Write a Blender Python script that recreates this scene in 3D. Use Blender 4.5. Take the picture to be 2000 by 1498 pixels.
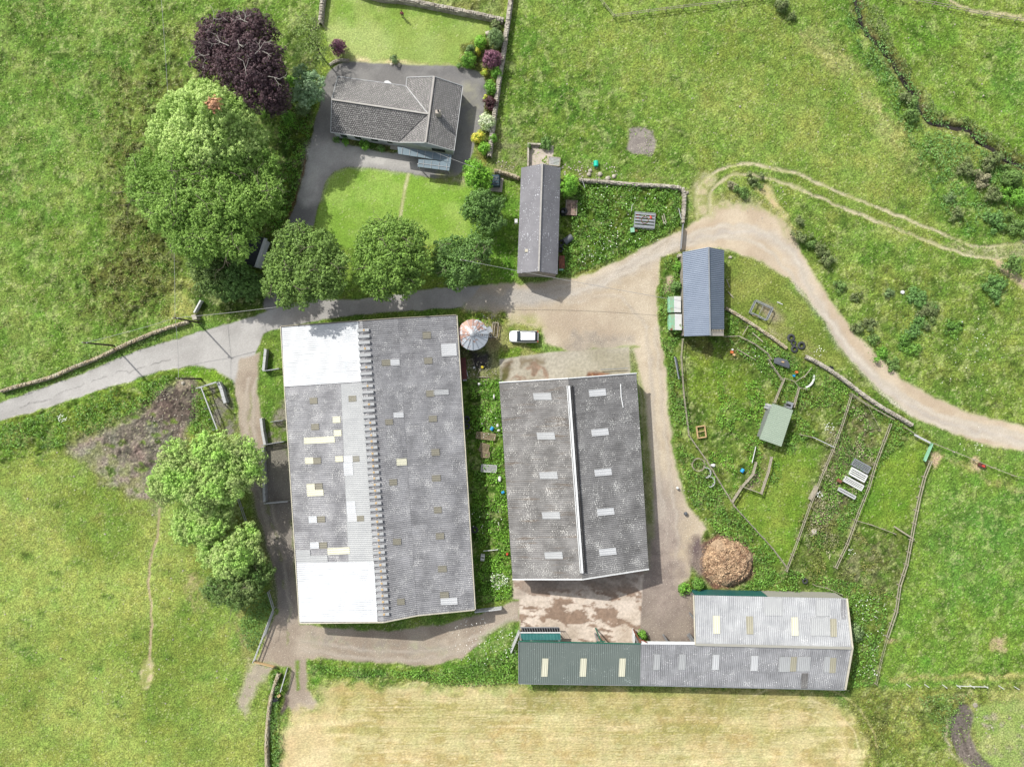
import bpy, math, random
import numpy as np
from mathutils import Vector

for o in list(bpy.data.objects):
    bpy.data.objects.remove(o, do_unlink=True)
SC = bpy.context.scene
COL = SC.collection
rnd = random.Random(11)
R = np.random.RandomState(5)

# ------------------------------------------------------------------ camera
S = 0.0815            # metres on the ground per photo pixel (photo 2000 wide)
H = 109.0             # flying height
cam_d = bpy.data.cameras.new("camera")
cam = bpy.data.objects.new("camera", cam_d)
COL.objects.link(cam)
cam.location = (0, 0, H)
cam.rotation_euler = (0, 0, 0)
cam_d.sensor_width = 36.0
cam_d.lens = 36.0 * H / (2000 * S)
cam_d.clip_start = 1.0
cam_d.clip_end = 3000.0
SC.camera = cam

# ------------------------------------------------------------------ light
EL = math.radians(44.0)
sdir = Vector((0.68, -0.733, 0)).normalized()          # where shadows point
world = bpy.data.worlds.new("World")
SC.world = world
world.use_nodes = True
nt = world.node_tree
nt.nodes.clear()
sky = nt.nodes.new('ShaderNodeTexSky')
sky.sky_type = 'NISHITA'
sky.sun_disc = False
sky.sun_elevation = EL
sky.sun_rotation = math.atan2(-sdir.x, -sdir.y)
sky.air_density = 1.2
sky.dust_density = 2.5
sky.ozone_density = 0.8
bg = nt.nodes.new('ShaderNodeBackground')
bg.inputs['Strength'].default_value = 0.15
wo = nt.nodes.new('ShaderNodeOutputWorld')
hs_ = nt.nodes.new('ShaderNodeHueSaturation')      # broken white cloud: a greyer sky than a clear one
hs_.inputs['Saturation'].default_value = 0.40
nt.links.new(sky.outputs[0], hs_.inputs['Color'])
nt.links.new(hs_.outputs[0], bg.inputs[0])
nt.links.new(bg.outputs[0], wo.inputs[0])
sun_d = bpy.data.lights.new("sun", 'SUN')
sun_d.energy = 4.1
sun_d.angle = math.radians(0.6)
sun_d.color = (1.0, 0.965, 0.90)
sun = bpy.data.objects.new("sun", sun_d)
COL.objects.link(sun)
trav = Vector((sdir.x * math.cos(EL), sdir.y * math.cos(EL), -math.sin(EL)))
sun.rotation_euler = trav.to_track_quat('-Z', 'Y').to_euler()
sun.location = (-60, 60, 90)
SC.view_settings.view_transform = 'Standard'
SC.view_settings.look = 'None'
SC.view_settings.exposure = 0.36
SC.view_settings.gamma = 1.0
SC.render.engine = 'CYCLES'

# ------------------------------------------------------------------ helpers
def P(px, py, z=0.0):
    """world point seen at photo pixel (px,py) when it stands z above the ground"""
    k = S * (H - z) / H
    return Vector(((px - 1000) * k, (749 - py) * k, z))

def ray(px, py, a, b, c):
    """photo pixel projected onto the plane through a, b, c"""
    n = (b - a).cross(c - a)
    o = Vector((0, 0, H))
    d = P(px, py, 0) - o
    return o + d * (n.dot(a - o) / n.dot(d))

def lin(c):
    return tuple(((x / 255.0) / 12.92 if x / 255.0 <= 0.04045 else ((x / 255.0 + 0.055) / 1.055) ** 2.4) for x in c)

GAIN = 0.66            # photo brightness -> surface albedo
def alb(c, g=None):
    g = GAIN if g is None else g
    return tuple(min(0.85, v * g) for v in lin(c))

ORG = {}
LABELS = {}
def tag(o, label=None, cat=None, group=None, kind=None):
    if label:
        o['label'] = label
        LABELS.setdefault(label, []).append(o.name)
    if cat: o['category'] = cat
    if group: o['group'] = group
    if kind: o['kind'] = kind
    return o

def thing(name, label, cat, loc=(0, 0, 0), group=None, rotz=0):
    o = bpy.data.objects.new(name, None)
    o.empty_display_size = 0.5
    COL.objects.link(o)
    o.location = loc
    o.rotation_euler = (0, 0, rotz)
    ORG[o.name] = Vector(loc)
    return tag(o, label, cat, group)

def mesh_obj(name, verts, faces, mat=None, parent=None, smooth=False, uv=None):
    me = bpy.data.meshes.new(name)
    if parent is not None:
        og = ORG[parent.name]
        verts = [(v[0] - og.x, v[1] - og.y, v[2] - og.z) for v in verts]
    me.from_pydata([tuple(v) for v in verts], [], faces)
    if uv is not None:
        l = me.uv_layers.new(name="UVMap")
        vi = np.empty(len(me.loops), dtype=np.int32)
        me.loops.foreach_get('vertex_index', vi)
        l.data.foreach_set('uv', np.asarray(uv, dtype=np.float32)[vi].ravel())
    if mat: me.materials.append(mat)
    if smooth:
        me.polygons.foreach_set('use_smooth', [True] * len(me.polygons))
    me.update()
    o = bpy.data.objects.new(name, me)
    COL.objects.link(o)
    if parent is not None:
        o.parent = parent
        ORG[o.name] = ORG[parent.name]
    else:
        ORG[o.name] = Vector((0, 0, 0))
    return o

class MB:
    """collects simple solids into one mesh"""
    def __init__(s): s.v = []; s.f = []
    def add(s, vs, fs):
        n = len(s.v); s.v += [tuple(v) for v in vs]; s.f += [tuple(i + n for i in f) for f in fs]; return s
    def box(s, c, d, rz=0.0, jit=0.0):
        cx, cy, cz = c; hx, hy, hz = d[0] / 2, d[1] / 2, d[2] / 2
        ca, sa = math.cos(rz), math.sin(rz); vs = []
        for z in (-hz, hz):
            for x, y in ((-hx, -hy), (hx, -hy), (hx, hy), (-hx, hy)):
                if jit:
                    x2 = x * (1 + rnd.uniform(-jit, jit)); y2 = y * (1 + rnd.uniform(-jit, jit)); z2 = z * (1 + rnd.uniform(-jit, jit))
                else: x2, y2, z2 = x, y, z
                vs.append((cx + x2 * ca - y2 * sa, cy + x2 * sa + y2 * ca, cz + z2))
        return s.add(vs, [(0, 3, 2, 1), (4, 5, 6, 7), (0, 1, 5, 4), (1, 2, 6, 5), (2, 3, 7, 6), (3, 0, 4, 7)])
    def bar(s, a, b, w, h=None):
        """rectangular bar from a to b"""
        a = Vector(a); b = Vector(b); h = h or w
        d = (b - a).normalized()
        up = Vector((0, 0, 1)) if abs(d.z) < 0.9 else Vector((1, 0, 0))
        sx = d.cross(up).normalized() * (w / 2); sz = sx.cross(d).normalized() * (h / 2)
        vs = [p + q for p in (a, b) for q in (-sx - sz, sx - sz, sx + sz, -sx + sz)]
        return s.add(vs, [(0, 3, 2, 1), (4, 5, 6, 7), (0, 1, 5, 4), (1, 2, 6, 5), (2, 3, 7, 6), (3, 0, 4, 7)])
    def tube(s, pts, r, n=6, r2=None, cap=True):
        pts = [Vector(p) for p in pts]; base = len(s.v); m = len(pts)
        for i, p in enumerate(pts):
            d = (pts[min(i + 1, m - 1)] - pts[max(i - 1, 0)]).normalized()
            up = Vector((0, 0, 1)) if abs(d.z) < 0.9 else Vector((1, 0, 0))
            x = d.cross(up).normalized(); y = x.cross(d).normalized()
            rr = r if r2 is None else r + (r2 - r) * i / max(1, m - 1)
            for k in range(n):
                a = 2 * math.pi * k / n
                s.v.append(tuple(p + x * (rr * math.cos(a)) + y * (rr * math.sin(a))))
        for i in range(m - 1):
            for k in range(n):
                s.f.append((base + i * n + k, base + i * n + (k + 1) % n, base + (i + 1) * n + (k + 1) % n, base + (i + 1) * n + k))
        if cap:
            s.f.append(tuple(base + k for k in range(n))[::-1])
            s.f.append(tuple(base + (m - 1) * n + k for k in range(n)))
        return s
    def lathe(s, c, prof, n=24):
        """prof: list of (radius, z)"""
        base = len(s.v)
        for r, z in prof:
            for k in range(n):
                a = 2 * math.pi * k / n
                s.v.append((c[0] + r * math.cos(a), c[1] + r * math.sin(a), c[2] + z))
        for i in range(len(prof) - 1):
            for k in range(n):
                s.f.append((base + i * n + k, base + i * n + (k + 1) % n, base + (i + 1) * n + (k + 1) % n, base + (i + 1) * n + k))
        return s
    def torus(s, c, R_, r, n=20, m=8, sq=1.0):
        base = len(s.v)
        for i in range(n):
            a = 2 * math.pi * i / n
            for j in range(m):
                b = 2 * math.pi * j / m
                rr = R_ + r * math.cos(b)
                s.v.append((c[0] + rr * math.cos(a), c[1] + rr * math.sin(a), c[2] + r * sq * math.sin(b)))
        for i in range(n):
            for j in range(m):
                s.f.append((base + i * m + j, base + ((i + 1) % n) * m + j, base + ((i + 1) % n) * m + (j + 1) % m, base + i * m + (j + 1) % m))
        return s
    def build(s, name, mat, parent=None, smooth=False):
        return mesh_obj(name, s.v, s.f, mat, parent, smooth)

# ------------------------------------------------------------------ node materials
def newmat(name):
    m = bpy.data.materials.new(name); m.use_nodes = True
    n = m.node_tree; n.nodes.clear()
    out = n.nodes.new('ShaderNodeOutputMaterial')
    b = n.nodes.new('ShaderNodeBsdfPrincipled')
    n.links.new(b.outputs[0], out.inputs[0])
    return m, n, b
def N(n, t, **kw):
    x = n.nodes.new(t)
    for k, v in kw.items():
        if k.startswith('i_'):
            x.inputs[k[2:].replace('_', ' ')].default_value = v
        else: setattr(x, k, v)
    return x
def noise(n, vec, scale, detail=4.0, rough=0.6):
    x = N(n, 'ShaderNodeTexNoise'); x.inputs['Scale'].default_value = scale
    x.inputs['Detail'].default_value = detail; x.inputs['Roughness'].default_value = rough
    if vec is not None: n.links.new(vec, x.inputs['Vector'])
    return x.outputs[0]
def ramp(n, val, stops):
    r = N(n, 'ShaderNodeValToRGB'); cr = r.color_ramp
    while len(cr.elements) < len(stops): cr.elements.new(0.5)
    for e, (p, c) in zip(cr.elements, stops):
        e.position = p
        e.color = (c, c, c, 1) if isinstance(c, (int, float)) else (c[0], c[1], c[2], 1)
    n.links.new(val, r.inputs[0]); return r.outputs[0]
def mixc(n, fac, a, b, mode='MIX'):
    m = N(n, 'ShaderNodeMix', data_type='RGBA', blend_type=mode)
    for sock, v in ((m.inputs[0], fac), (m.inputs[6], a), (m.inputs[7], b)):
        if hasattr(v, 'is_linked'): n.links.new(v, sock)
        elif isinstance(v, (int, float)): sock.default_value = v
        else: sock.default_value = (v[0], v[1], v[2], 1)
    return m.outputs[2]
def bump(n, b, h, strength, dist=0.05):
    x = N(n, 'ShaderNodeBump'); x.inputs['Strength'].default_value = strength; x.inputs['Distance'].default_value = dist
    n.links.new(h, x.inputs['Height']); n.links.new(x.outputs[0], b.inputs['Normal'])
def coords(n, which='Object'):
    return N(n, 'ShaderNodeTexCoord').outputs[which]

def mat_plain(name, c, rough=0.8, vary=0.25, scale=1.5, metal=0.0, bmp=0.15, c2=None, spec=0.3):
    """weathered single-colour surface with uneven tone"""
    m, n, b = newmat(name)
    co = coords(n)
    c = alb(c) if max(c) > 1.0 else c
    hi = tuple(min(0.9, x * (1 + vary)) for x in c); lo = tuple(x * (1 - vary) for x in c)
    if c2 is not None: lo = alb(c2)
    f = ramp(n, noise(n, co, scale, 6, 0.65), [(0.32, 0.0), (0.68, 1.0)])
    n.links.new(mixc(n, f, lo, hi), b.inputs['Base Color'])
    b.inputs['Roughness'].default_value = rough; b.inputs['Metallic'].default_value = metal
    b.inputs['Specular IOR Level'].default_value = spec
    if bmp: bump(n, b, noise(n, co, scale * 6, 4, 0.6), bmp, 0.02)
    return m

def mat_leaf(name, c, var=0.5, hue=None, trans=0.10, cs=0.35):
    """leaves: tone per leaf and per clump"""
    m = bpy.data.materials.new(name); m.use_nodes = True
    n = m.node_tree; n.nodes.clear()
    out = N(n, 'ShaderNodeOutputMaterial'); d = N(n, 'ShaderNodeBsdfPrincipled'); t = N(n, 'ShaderNodeBsdfTranslucent')
    mx = N(n, 'ShaderNodeMixShader'); mx.inputs[0].default_value = trans
    d.inputs['Roughness'].default_value = 0.55; d.inputs['Specular IOR Level'].default_value = 0.35
    LG = 1.12
    c = alb(c, LG)
    c2 = alb(hue, LG) if hue else tuple(x * 0.75 for x in c)
    geo = N(n, 'ShaderNodeNewGeometry')
    co = coords(n)
    f = ramp(n, noise(n, co, cs, 3, 0.6), [(0.35, 0.0), (0.65, 1.0)])
    base = mixc(n, f, c2, c)
    v = ramp(n, geo.outputs['Random Per Island'], [(0.0, 1 - var), (1.0, 1 + var)])
    colr = mixc(n, 1.0, base, v, 'MULTIPLY')
    n.links.new(colr, d.inputs['Base Color']); n.links.new(colr, t.inputs['Color'])
    n.links.new(d.outputs[0], mx.inputs[1]); n.links.new(t.outputs[0], mx.inputs[2]); n.links.new(mx.outputs[0], out.inputs[0])
    return m

# ------------------------------------------------------------------ noise on arrays
def _h(ix, iy, seed):
    v = (ix * 374761393 + iy * 668265263 + seed * 1442695041) & 0xFFFFFFFF
    v = ((v ^ (v >> 13)) * 1274126177) & 0xFFFFFFFF
    return ((v ^ (v >> 16)) & 0xFFFF) / 65535.0
def vnoise(x, y, seed=0):
    ix = np.floor(x).astype(np.int64); iy = np.floor(y).astype(np.int64)
    fx = x - ix; fy = y - iy
    fx = fx * fx * (3 - 2 * fx); fy = fy * fy * (3 - 2 * fy)
    a = _h(ix, iy, seed); b = _h(ix + 1, iy, seed); c = _h(ix, iy + 1, seed); d = _h(ix + 1, iy + 1, seed)
    return (a * (1 - fx) + b * fx) * (1 - fy) + (c * (1 - fx) + d * fx) * fy
def fbm(x, y, wl, oct=3, seed=0, gain=0.55):
    t = 0; a = 1; s = 0; f = 1.0 / wl
    for i in range(oct):
        t = t + a * vnoise(x * f + 17.3 * i, y * f - 9.1 * i, seed + i * 7); s += a; a *= gain; f *= 2.03
    return t / s
# ------------------------------------------------------------------ the ground
GS = 0.18
gx = np.arange(-97.02, 97.03, GS); gy = np.arange(-72.9, 72.91, GS)
GX, GY = np.meshgrid(gx, gy)
PX = GX / S + 1000.0; PY = 749.0 - GY / S
ny, nx = GX.shape
N1 = fbm(GX, GY, 0.9, 2, 1); N3 = fbm(GX, GY, 3.0, 3, 5); N10 = fbm(GX, GY, 11.0, 3, 9); N30 = fbm(GX, GY, 34.0, 2, 13)
def st(a, lo, hi): return np.clip((a - lo) / (hi - lo), 0, 1)
WX = (fbm(GX, GY, 1.6, 3, 21) - 0.5); WY = (fbm(GX, GY, 1.6, 3, 31) - 0.5)
GC = np.zeros((ny, nx, 3)); RG = np.full((ny, nx), 0.10); CL = np.zeros((ny, nx), dtype=np.int16); HT = np.zeros((ny, nx))

def crop(pts, pad):
    xs = [p[0] for p in pts]; ys = [p[1] for p in pts]
    x0 = (min(xs) - pad - 1000) * S; x1 = (max(xs) + pad - 1000) * S
    y0 = (749 - max(ys) - pad) * S; y1 = (749 - min(ys) + pad) * S
    i0, i1 = np.searchsorted(gx, x0), np.searchsorted(gx, x1)
    j0, j1 = np.searchsorted(gy, y0), np.searchsorted(gy, y1)
    return (slice(j0, j1), slice(i0, i1))
def segd(X, Y, a, b):
    dx, dy = b[0] - a[0], b[1] - a[1]
    t = np.clip(((X - a[0]) * dx + (Y - a[1]) * dy) / (dx * dx + dy * dy + 1e-9), 0, 1)
    return np.hypot(X - a[0] - t * dx, Y - a[1] - t * dy)
def smooth_line(pts, k=6):
    """Catmull-Rom through the points"""
    q = [pts[0]] + list(pts) + [pts[-1]]; out = []
    for i in range(1, len(q) - 2):
        p0, p1, p2, p3 = [np.array(v, float) for v in q[i - 1:i + 3]]
        for t in np.linspace(0, 1, k, endpoint=False):
            out.append(tuple(0.5 * ((2 * p1) + (p2 - p0) * t + (2 * p0 - 5 * p1 + 4 * p2 - p3) * t * t + (3 * p1 - p0 - 3 * p2 + p3) * t ** 3)))
    out.append(tuple(pts[-1])); return out
def pdist(poly, sl, warp):
    X = PX[sl] + WX[sl] * warp * 2; Y = PY[sl] + WY[sl] * warp * 2
    d = np.full(X.shape, 1e9); ins = np.zeros(X.shape, bool); n = len(poly)
    for i in range(n):
        a, b = poly[i], poly[(i + 1) % n]
        d = np.minimum(d, segd(X, Y, a, b))
        cond = ((a[1] > Y) != (b[1] > Y))
        with np.errstate(divide='ignore', invalid='ignore'):
            xi = (b[0] - a[0]) * (Y - a[1]) / (b[1] - a[1] + 1e-12) + a[0]
        ins ^= cond & (X < xi)
    return np.where(ins, -d, d)
def apply(sl, m, c1, c2, rough, cls, ht, nz, lo, hi):
    c1 = np.array(alb(c1)); c2 = np.array(alb(c2))
    f = st(nz[sl], lo, hi)[..., None]
    c = c1 * (1 - f) + c2 * f
    GC[sl] = GC[sl] * (1 - m[..., None]) + c * m[..., None]
    if rough is not None: RG[sl] = RG[sl] * (1 - m) + rough * m
    if ht is not None: HT[sl] = HT[sl] * (1 - m) + ht * m
    if cls is not None:
        t = CL[sl]; t[m > 0.5] = cls; CL[sl] = t
def area(poly, c1, c2, rough=None, cls=None, soft=5, warp=5, ht=None, nz=None, lo=0.35, hi=0.65, op=1.0, curve=True, hole=0.0):
    if curve: poly = smooth_line(list(poly) + [poly[0]], 4)[:-1]
    sl = crop(poly, 30)
    d = pdist(poly, sl, warp)
    m = np.clip(0.5 - d / soft, 0, 1) * op
    if hole: m = m * st(N1[sl] * 0.5 + N3[sl] * 0.5, hole - 0.06, hole + 0.06)
    apply(sl, m, c1, c2, rough, cls, ht, N3 if nz is None else nz, lo, hi)
def stroke(pts, w, c1, c2, rough=None, cls=None, soft=4, warp=3, ht=None, nz=None, lo=0.35, hi=0.65, op=1.0, hole=0.0):
    pts = smooth_line(pts); sl = crop(pts, w + 20)
    X = PX[sl] + WX[sl] * warp * 2; Y = PY[sl] + WY[sl] * warp * 2
    d = np.full(X.shape, 1e9)
    for a, b in zip(pts[:-1], pts[1:]): d = np.minimum(d, segd(X, Y, a, b))
    m = np.clip(0.5 - (d - w / 2) / soft, 0, 1) * op
    if hole: m = m * st(N1[sl] * 0.6 + N3[sl] * 0.4, hole - 0.06, hole + 0.06)
    apply(sl, m, c1, c2, rough, cls, ht, N3 if nz is None else nz, lo, hi)

CLS = ['pasture', 'lane', 'farmyard', 'driveway', 'lawn', 'hay_field', 'concrete_apron', 'farm_track', 'mud_patch', 'paddock', 'meadow', 'stream_bank', 'garden_bed', 'gravel_patch', 'footpath', 'enclosure_ground', 'verge']
ID = {k: i for i, k in enumerate(CLS)}
# base
c1 = np.array(alb((112, 152, 62))); c2 = np.array(alb((144, 176, 88)))
f = st(N10 * 0.6 + N3 * 0.4, 0.35, 0.65)[..., None]; GC[:] = c1 * (1 - f) + c2 * f
F = lambda *a: list(a)
# NW pasture
area(F((-60, -60), (640, -60), (634, 60), (560, 250), (540, 520), (390, 600), (360, 640), (200, 700), (0, 765), (-60, 790)), (112, 153, 60), (140, 174, 84), 0.16, ID['pasture'], curve=False)
area(F((-60, -60), (250, -60), (230, 200), (120, 330), (-60, 400)), (104, 148, 58), (138, 172, 84), 0.14, None, soft=90, warp=30, op=0.7)
area(F((200, 130), (300, 150), (330, 330), (355, 560), (330, 620), (200, 640), (140, 600), (160, 520), (210, 440), (200, 300)), (96, 108, 52), (128, 158, 72), 0.30, None, soft=60, warp=40, nz=N1, hole=0.42)
area(F((255, 250), (320, 330), (350, 560), (250, 590), (215, 470)), (84, 88, 46), (112, 132, 62), 0.34, None, soft=50, warp=40, nz=N1, hole=0.45)
area(F((270, 70), (360, 60), (380, 180), (330, 260), (250, 240)), (104, 118, 56), (130, 160, 74), 0.28, None, soft=50, warp=40, nz=N1, hole=0.45)
area(F((330, 540), (400, 560), (390, 610), (330, 625)), (170, 180, 100), (140, 170, 80), 0.18, None, soft=25, warp=15)
# SW paddock
area(F((-60, 830), (340, 735), (470, 830), (540, 1180), (540, 1300), (525, 1520), (-60, 1520)), (128, 158, 68), (160, 186, 94), 0.10, ID['paddock'], curve=False, nz=N10)
area(F((-60, 1080), (200, 1050), (400, 1250), (500, 1520), (-60, 1520)), (134, 162, 72), (168, 190, 98), 0.09, None, soft=120, warp=40, nz=N10, op=0.8)
for _ in range(70):
    x, y = rnd.uniform(0, 520), rnd.uniform(880, 1498); r = rnd.uniform(4, 14)
    stroke([(x, y), (x + r, y + rnd.uniform(-r, r) * 0.5)], r, (96, 134, 52), (116, 150, 62), 0.14, None, soft=12, warp=14, op=0.75)
# NE meadow
area(F((985, -60), (2060, -60), (2060, 860), (1800, 800), (1560, 560), (1340, 380), (1110, 350), (960, 340), (960, 250), (985, 60)), (110, 152, 58), (140, 172, 80), 0.13, ID['meadow'], curve=False, nz=N3)
area(F((1100, -20), (1550, 40), (1780, 240), (1840, 420), (1500, 330), (1250, 200)), (132, 163, 70), (158, 182, 92), 0.10, None, soft=130, warp=50, nz=N10, op=0.8)
area(F((990, 60), (1080, 80), (1250, 240), (1330, 340), (1200, 300), (1000, 250)), (98, 142, 54), (126, 160, 68), 0.17, None, soft=70, warp=60, nz=N1, op=0.8)
area(F((1400, 330), (1600, 330), (1850, 430), (1800, 450), (1600, 400)), (128, 156, 66), (152, 176, 86), 0.1, None, soft=60, warp=20)
area(F((1700, -30), (2060, -30), (2060, 320), (1900, 240), (1800, 170)), (112, 156, 56), (142, 176, 78), 0.14, None, soft=20, warp=14, nz=N10)
area(F((1950, 80), (2060, 80), (2060, 200), (1940, 180)), (92, 146, 62), (120, 164, 66), 0.14, None, soft=70, warp=30, op=0.8)
area(F((1580, 470), (1700, 520), (2060, 560), (2060, 840), (1900, 800), (1780, 730), (1680, 640)), (116, 150, 62), (142, 170, 78), 0.17, None, soft=40, warp=30, nz=N3)
for (x, y, rx, ry) in ((1705, 200, 26, 90), (1640, 110, 20, 30)):
    area(F((1570, 50), (1600, 70), (1660, 110), (1700, 170), (1750, 250), (1810, 330), (1790, 340), (1720, 270), (1670, 180), (1620, 130), (1560, 80)), (150, 176, 88), (170, 182, 110), 0.10, None, soft=30, warp=18, op=0.75)
stroke([(1560, 60), (1610, 90), (1660, 120), (1690, 160), (1735, 235), (1775, 270), (1830, 320), (1860, 370)], 6, (188, 176, 130), (150, 174, 92), 0.1, None, soft=10, warp=10, hole=0.45)
for _ in range(90):
    x, y = rnd.uniform(1000, 2000), rnd.uniform(0, 800); r = rnd.uniform(5, 18)
    stroke([(x, y), (x + r * 1.2, y + r * 1.1)], r * 0.8, (92, 134, 54), (108, 148, 62), 0.18, None, soft=14, warp=16, op=0.7)
# garden ground (beneath the trees) and house plot
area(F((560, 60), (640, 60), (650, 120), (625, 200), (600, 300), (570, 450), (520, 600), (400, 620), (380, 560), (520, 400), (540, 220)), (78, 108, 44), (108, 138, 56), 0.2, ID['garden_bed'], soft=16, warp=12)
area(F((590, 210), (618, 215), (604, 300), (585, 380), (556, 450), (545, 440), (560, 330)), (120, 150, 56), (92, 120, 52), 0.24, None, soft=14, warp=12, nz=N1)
area(F((640, -60), (1000, -60), (985, 50), (960, 320), (905, 360), (985, 450), (1010, 545), (930, 562), (700, 590), (560, 590), (600, 450), (620, 130)), (118, 158, 62), (146, 178, 78), 0.10, ID['verge'], curve=False)
area(F((985, -60), (640, -60), (634, 10), (700, 0), (985, 44)), (118, 140, 66), (146, 164, 92), 0.2, ID['pasture'], curve=False, nz=N1)
area(F((640, -8), (740, -2), (850, 20), (984, 42), (972, 100), (930, 130), (850, 131), (700, 124), (655, 122), (640, 80), (632, 50)), (158, 190, 96), (180, 206, 124), 0.05, ID['lawn'], curve=False, soft=3, warp=2, nz=N10, lo=0.4, hi=0.62)
area(F((640, -8), (740, -2), (850, 20), (984, 42), (980, 70), (800, 60), (640, 40)), (142, 182, 80), (166, 196, 104), 0.06, None, curve=False, soft=30, warp=14)
# animal paths and old wheel marks across the fields
for pts, c_ in (([(0, 640), (90, 600), (180, 560), (230, 480), (240, 380), (200, 280), (120, 180), (60, 60), (40, -20)], 0), ([(1010, 300), (1090, 200), (1200, 120), (1330, 70), (1480, 60)], 0), ([(0, 1010), (110, 1040), (220, 1000), (300, 1010)], 0), ([(20, 1320), (140, 1290), (240, 1310), (290, 1290)], 0), ([(1740, 40), (1830, 110), (1900, 190), (1990, 250)], 0), ([(1560, 300), (1620, 220), (1640, 140), (1600, 60)], 0)):
    stroke(pts, 2.2, (158, 160, 104), (138, 148, 84), 0.06, None, soft=5, warp=9, hole=0.46, op=0.8)
area(F((690, 112), (780, 122), (870, 130), (870, 134), (690, 124), (650, 124)), (214, 200, 156), (180, 196, 118), 0.06, None, soft=9, warp=9)
area(F((902, 90), (985, 60), (975, 150), (958, 250), (950, 320), (925, 330), (940, 240), (950, 160), (900, 128)), (104, 122, 62), (136, 150, 72), 0.16, ID['garden_bed'], soft=6, warp=6, nz=N1)
area(F((640, 348), (662, 332), (700, 327), (780, 337), (850, 350), (905, 352), (990, 350), (1000, 450), (950, 470), (700, 490), (612, 462), (624, 400)), (142, 190, 74), (164, 204, 98), 0.05, ID['lawn'], soft=3, warp=2, nz=N3, curve=False)
area(F((900, 400), (985, 350), (1012, 360), (1008, 540), (950, 560), (930, 545), (950, 450)), (96, 150, 48), (116, 164, 60), 0.10, ID['verge'], soft=20, warp=8)
stroke([(797, 342), (788, 385), (779, 440)], 6, (206, 202, 160), (176, 190, 120), 0.02, ID['footpath'], soft=4, warp=2)
area(F((965, 250), (1030, 270), (1030, 320), (1000, 345), (962, 335)), (150, 160, 108), (128, 158, 72), 0.10, None, soft=20, warp=10, nz=N1)
# driveway
drv = F((640, 145), (662, 125), (700, 122), (800, 128), (890, 130), (935, 142), (950, 165), (948, 200), (938, 250), (925, 290), (912, 325), (890, 345), (850, 349), (780, 336), (700, 326), (662, 331), (640, 347), (625, 390), (612, 440), (600, 462), (585, 540), (540, 600), (515, 600), (530, 540), (556, 452), (578, 395), (592, 350), (603, 300), (612, 250), (624, 205), (628, 170))
area(drv, (132, 130, 128), (150, 148, 145), 0.008, ID['driveway'], soft=3, warp=2, nz=N3)
area(F((600, 285), (640, 270), (780, 300), (820, 335), (780, 334), (700, 324), (660, 328), (636, 348), (622, 388), (600, 400), (588, 385)), (200, 197, 191), (182, 179, 174), 0.006, None, soft=20, warp=8)  # sunlit stretch of the drive, its light painted in as paler asphalt
area(F((655, 132), (900, 138), (940, 180), (930, 160), (700, 126)), (104, 103, 104), (122, 121, 122), 0.008, None, soft=16, warp=10, nz=N1, op=0.6)
area(F((905, 160), (935, 165), (925, 240), (905, 215)), (160, 158, 138), (140, 138, 130), 0.008, None, soft=14, warp=8, nz=N1, op=0.8)
area(F((655, 262), (690, 268), (775, 290), (765, 300), (715, 292), (665, 275)), (94, 128, 54), (126, 138, 80), 0.12, ID['garden_bed'], soft=3, warp=3, nz=N1)
stroke([(598, 300), (588, 352), (573, 400), (552, 455)], 4, (120, 82, 62), (100, 84, 60), 0.02, None, soft=4, warp=4, hole=0.45)
area(F((860, 338), (900, 345), (930, 320), (930, 360), (900, 362), (850, 356)), (178, 172, 140), (150, 168, 92), 0.05, None, soft=14, warp=10, nz=N1, op=0.8)
# barns' surroundings: between and around
area(F((500, 640), (560, 625), (700, 612), (900, 600), (960, 610), (1000, 640), (1060, 690), (980, 760), (1000, 1170), (930, 1210), (560, 1220), (545, 1100), (520, 980), (505, 800)), (108, 148, 58), (132, 166, 72), 0.10, ID['verge'], curve=False, nz=N3)
area(F((905, 735), (985, 735), (1002, 1165), (930, 1185)), (84, 124, 44), (108, 150, 54), 0.22, None, curve=False, nz=N1)
area(F((905, 640), (950, 660), (975, 700), (975, 740), (905, 735)), (110, 128, 68), (140, 148, 100), 0.08, None, soft=18, warp=12, nz=N1)
area(F((922, 690), (955, 688), (955, 715), (925, 718)), (62, 60, 60), (84, 78, 76), 0.12, ID['mud_patch'], soft=14, warp=10, nz=N1)
# lane W and yard
area(F((-80, 812), (0, 786), (100, 752), (158, 731), (285, 679), (380, 651), (460, 629), (500, 617), (545, 598), (620, 583), (700, 586), (850, 563), (960, 558), (980, 612), (900, 601), (800, 606), (700, 615), (600, 630), (548, 640), (515, 652), (500, 690), (494, 730), (470, 770), (453, 746), (422, 724), (380, 716), (333, 720), (285, 736), (190, 763), (95, 797), (0, 822), (-80, 850)), (178, 175, 171), (194, 191, 187), 0.006, ID['lane'], soft=3, warp=3, nz=N3, curve=False)
stroke([(0, 806), (80, 785), (190, 740), (290, 715), (330, 700)], 1.6, (112, 110, 108), (140, 138, 136), 0.0, None, soft=2, warp=7, hole=0.40)
stroke([(0, 800), (150, 752), (300, 696), (460, 660)], 8, (196, 194, 190), (182, 180, 176), 0.0, None, soft=14, warp=4, op=0.5)
trk = F((470, 700), (510, 690), (500, 740), (508, 790), (514, 860), (522, 1000), (566, 1000), (585, 1220), (760, 1234), (880, 1216), (960, 1188), (1016, 1172), (1016, 1212), (960, 1238), (905, 1284), (850, 1300), (700, 1296), (598, 1286), (600, 1340), (622, 1380), (575, 1400), (556, 1370), (570, 1300), (540, 1296), (500, 1290), (545, 1180), (536, 1120), (512, 1030), (488, 950), (468, 880), (465, 800), (455, 750))
area(trk, (164, 150, 134), (184, 171, 154), 0.012, ID['farm_track'], soft=5, warp=5, nz=N3, curve=False)
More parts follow.
